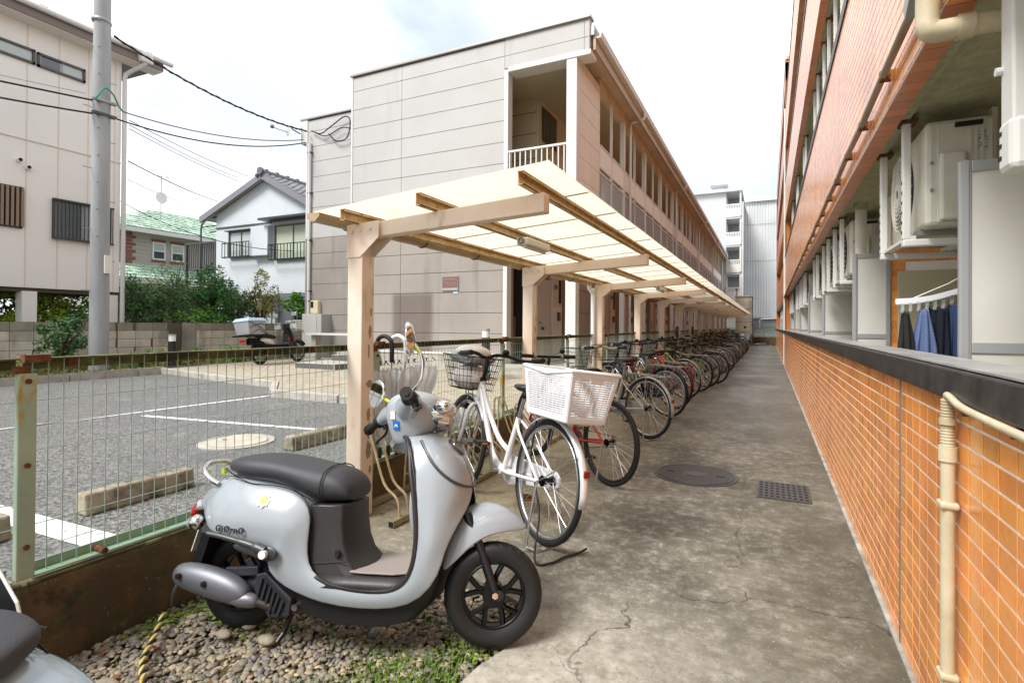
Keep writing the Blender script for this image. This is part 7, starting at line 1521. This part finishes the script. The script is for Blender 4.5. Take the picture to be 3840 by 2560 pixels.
# one subdivision
def subd(V,F):
    V=[tuple(v) for v in V]; cache={}; out=[]
    def mid(a,b):
        k=(min(a,b),max(a,b))
        if k not in cache:
            p=(np.array(V[a])+np.array(V[b]))/2; p/=np.linalg.norm(p); V.append(tuple(p)); cache[k]=len(V)-1
        return cache[k]
    for a,b,c in F:
        x,y,z=mid(a,b),mid(b,c),mid(c,a); out+=[(a,x,z),(b,y,x),(c,z,y),(x,y,z)]
    return np.array(V),np.array(out)
sV,sF=subd(iv,iF)
rs=np.random.RandomState(11)
def scatter_pebbles(n,region,zf,smin,smax,name,label):
    xs=rs.uniform(region[0],region[1],n*2); ys=rs.uniform(region[2],region[3],n*2)
    ok=np.ones(len(xs),bool)
    # keep off the concrete lane edge
    edge=np.interp(ys,[-2,.9,1.3,1.55,1.72,1.9,2.02,2.2,2.30,2.36,2.45],[-1.0,-1.05,-.98,-.975,-.955,-.90,-.93,-1.02,-1.3,-1.75,-2.5])
    ok&=xs<edge-.008; ok&=(ys<2.42)
    # bare earth patches
    bare=np.sin(xs*5.1+1.2)*np.sin(ys*4.3+.6)+.4*np.sin(xs*11+ys*7); ok&=(bare<.62)|(rs.uniform(0,1,len(xs))<.35)
    xs,ys=xs[ok][:n],ys[ok][:n]; k=len(xs)
    s=rs.gamma(3.2,.33,k); s=smin+(smax-smin)*np.clip(s/2.6,0,1)
    ax=np.stack([s*rs.uniform(.8,1.35,k),s*rs.uniform(.6,1.0,k),s*rs.uniform(.35,.62,k)],1)
    a=rs.uniform(0,6.28,k); b=rs.uniform(-.5,.5,k); 
    V=sV[None]*ax[:,None,:]*(1+.10*rs.normal(size=(k,len(sV),1)))
    ca,sa=np.cos(a)[:,None],np.sin(a)[:,None]; cb,sb=np.cos(b)[:,None],np.sin(b)[:,None]
    X,Y,Z=V[...,0],V[...,1],V[...,2]; Y,Z=Y*cb-Z*sb,Y*sb+Z*cb; X,Y=X*ca-Y*sa,X*sa+Y*ca
    V=np.stack([X+xs[:,None],Y+ys[:,None],Z+(zf(xs,ys)+s*.3+rs.uniform(0,.012,k))[:,None]],-1).reshape(-1,3)
    F=(sF[None]+(np.arange(k)*len(sV))[:,None,None]).reshape(-1,3)
    me=bpy.data.meshes.new(name); me.from_pydata(V.tolist(),[],F.tolist()); me.polygons.foreach_set('use_smooth',[True]*len(F)); me.materials.append(m_peb)
    o=bpy.data.objects.new(name,me); COL.objects.link(o); o['kind']='stuff'; o['label']=label; o['category']='pebbles'
zf=lambda x,y:-.075+.055*np.clip((x+1.35)/.4,0,1)+.01*np.sin(x*9)*np.sin(y*8)
scatter_pebbles(12500,(-2.46,-.9,.3,2.42),zf,.006,.019,'gravel_pebbles','loose river pebbles on the ground around the scooter')
n=60; gx=[-2.47+(2.47-.9)*i/n for i in range(n+1)]; m_=MB(); rows=[]
for j in range(n+1):
    y=-1+3.45*j/n; rows.append([(x,y,float(zf(np.array(x),np.array(y)))-.008+ .006*math.sin(x*31)*math.sin(y*27)) for x in gx])
m_.loft(rows,False,False).obj('gravel_bed',m_soil,kind='structure',smooth=180)
def weeds(name,label,spots,mat,n,hgt,w_=.004,seed=1,leafy=False):
    rs=np.random.RandomState(seed); V=[];F=[]
    P=[]
    for (x,y,rx,ry,k) in spots:
        P.append(np.stack([x+rs.normal(size=k)*rx*.5,y+rs.normal(size=k)*ry*.5],1))
    P=np.concatenate(P); 
    ed=np.interp(P[:,1],[-2,.9,1.3,1.55,1.72,1.9,2.02,2.2,2.30,2.36,2.45],[-1.0,-1.05,-.98,-.975,-.955,-.90,-.93,-1.02,-1.3,-1.75,-2.5])
    P=P[(P[:,0]<ed)&(P[:,0]>-2.45)]; n=len(P)
    z=zf(P[:,0],P[:,1]); a=rs.uniform(0,6.28,n); h=hgt*rs.uniform(.4,1.2,n); ln=rs.uniform(.2,1.0,n)*h
    c=np.stack([np.cos(a),np.sin(a),0*a],1); s=np.stack([-np.sin(a),np.cos(a),0*a],1)
    b=np.column_stack([P,z]); 
    if leafy:
        up=np.array([0,0,1.]); m=b+c*(ln*.5)[:,None]+up*(h*.7)[:,None]; w2=w_*rs.uniform(.7,1.4,n)[:,None]
        V=np.stack([m-c*w2,m+s*w2*.8+up*.002,m+c*w2,m-s*w2*.8-up*.002],1).reshape(-1,3); F=np.arange(4*n).reshape(-1,4)
    else:
        m=b+c*(ln*.3)[:,None]+np.array([0,0,1.])*(h*.6)[:,None]; t_=b+c*ln[:,None]+np.array([0,0,1.])*h[:,None]
        V=np.stack([b-s*w_*.5,b+s*w_*.5,m+s*w_*.45,m-s*w_*.45,t_,t_],1)[:, :5].reshape(-1,3); i=np.arange(n)*5
        F=[(k,k+1,k+2,k+3) for k in i]+[(k+3,k+2,k+4) for k in i]
    me=bpy.data.meshes.new(name); me.from_pydata(V.tolist(),[],[tuple(map(int,f)) for f in F]); me.materials.append(mat)
    o=bpy.data.objects.new(name,me); COL.objects.link(o); o['kind']='stuff'; o['label']=label; o['category']='weeds'
gs=[(-1.20,1.62,.26,.14,1100),(-1.30,1.42,.22,.14,900),(-1.05,1.52,.10,.3,500),(-1.25,1.95,.2,.08,300),(-1.8,1.25,.3,.08,120),(-1.05,1.85,.10,.12,350),(-1.5,1.72,.3,.06,160)]
weeds('grass_tufts','short green grass tufts growing among the pebbles under the scooter',gs,M('grass_blade','#5f7a2c',.6,island=.5),1,.035,.004,3)
weeds('moss_leaves','small leafy weeds among the pebbles',[(-2.15,1.62,.30,.08,700),(-2.38,1.45,.10,.14,350),(-1.2,1.5,.25,.2,380),(-1.08,1.85,.12,.15,200)],M('weed_leaf','#6f8232',.6,island=.5),1,.035,.009,5,leafy=True)
weeds('dry_leaves','a few fallen brown leaves on the pebbles',[(-1.9,1.2,.6,.3,9),(-2.1,1.4,.4,.3,7)],M('dry_leaf','#7d4a2c',.8,island=.4),1,.03,.016,6,leafy=True)
rp=bez([(-2.33,1.42,-.01),(-2.22,1.32,-.02),(-2.12,1.22,-.03),(-2.02,1.16,-.03),(-1.90,1.10,-.03),(-1.84,1.02,-.035),(-1.80,.92,-.03),(-1.78,.85,-.03)],14)
rb1,rb2=MB(),MB()
for k in range(len(rp)):
    q=np.array(rp[k]); 
pts1=[np.array(q)+.007*np.array([0,math.cos(k*.9),math.sin(k*.9)])+np.array([0,0,.012]) for k,q in enumerate(rp)]; pts2=[np.array(q)+.007*np.array([0,math.cos(k*.9+math.pi),math.sin(k*.9+math.pi)])+np.array([0,0,.012]) for k,q in enumerate(rp)]
t=T('twisted_rope','yellow and black twisted rope half buried in the pebbles','rope',(-2.0,1.15,-.05))
MB().tube(pts1,.0075,6).obj('yellow_strand',M('rope_yellow','#c3a336',.8,col2='#d6c48a',scale=20),t,smooth=180); MB().tube(pts2,.0065,6).obj('black_strand',M('rope_black','#2c2820',.8),t,smooth=180)
MB().tube(bez([(-2.44,1.52,-.03),(-2.40,1.50,.03),(-2.37,1.50,.085),(-2.36,1.51,.12)],5),.006,6).obj('metal_stake',m_steel,label='thin silver metal strip sticking out of the weeds by the wall',cat='metal strip')
rs=random.Random(8); sp=None
for k in range(8):
    x,y=rs.uniform(-2.2,-1.3),rs.uniform(.9,1.6); q=blob((x,y,-.035),rs.uniform(.028,.045),(1.3,.9,.5),20+k,nn=10,mm=7,amp=.08).obj('large_stone',M('pale_stone','#a39a86',.75,col2='#8a8170',scale=12,bump=.3) if 'pale_stone' not in bpy.data.materials else bpy.data.materials['pale_stone'],smooth=180,label=['pale flat stone beside the rope','larger pale stone under the scooter exhaust','grey stone left of the stand','rounded stone near the lower edge','pale stone near the retaining wall','broken stone by the yellow rope','flat stone right of the rope','stone beside the grass'][k],cat='stone',group='larger stones among the pebbles')
for o in list(bpy.data.objects):
    if o.name=='tmp': bpy.data.objects.remove(o)
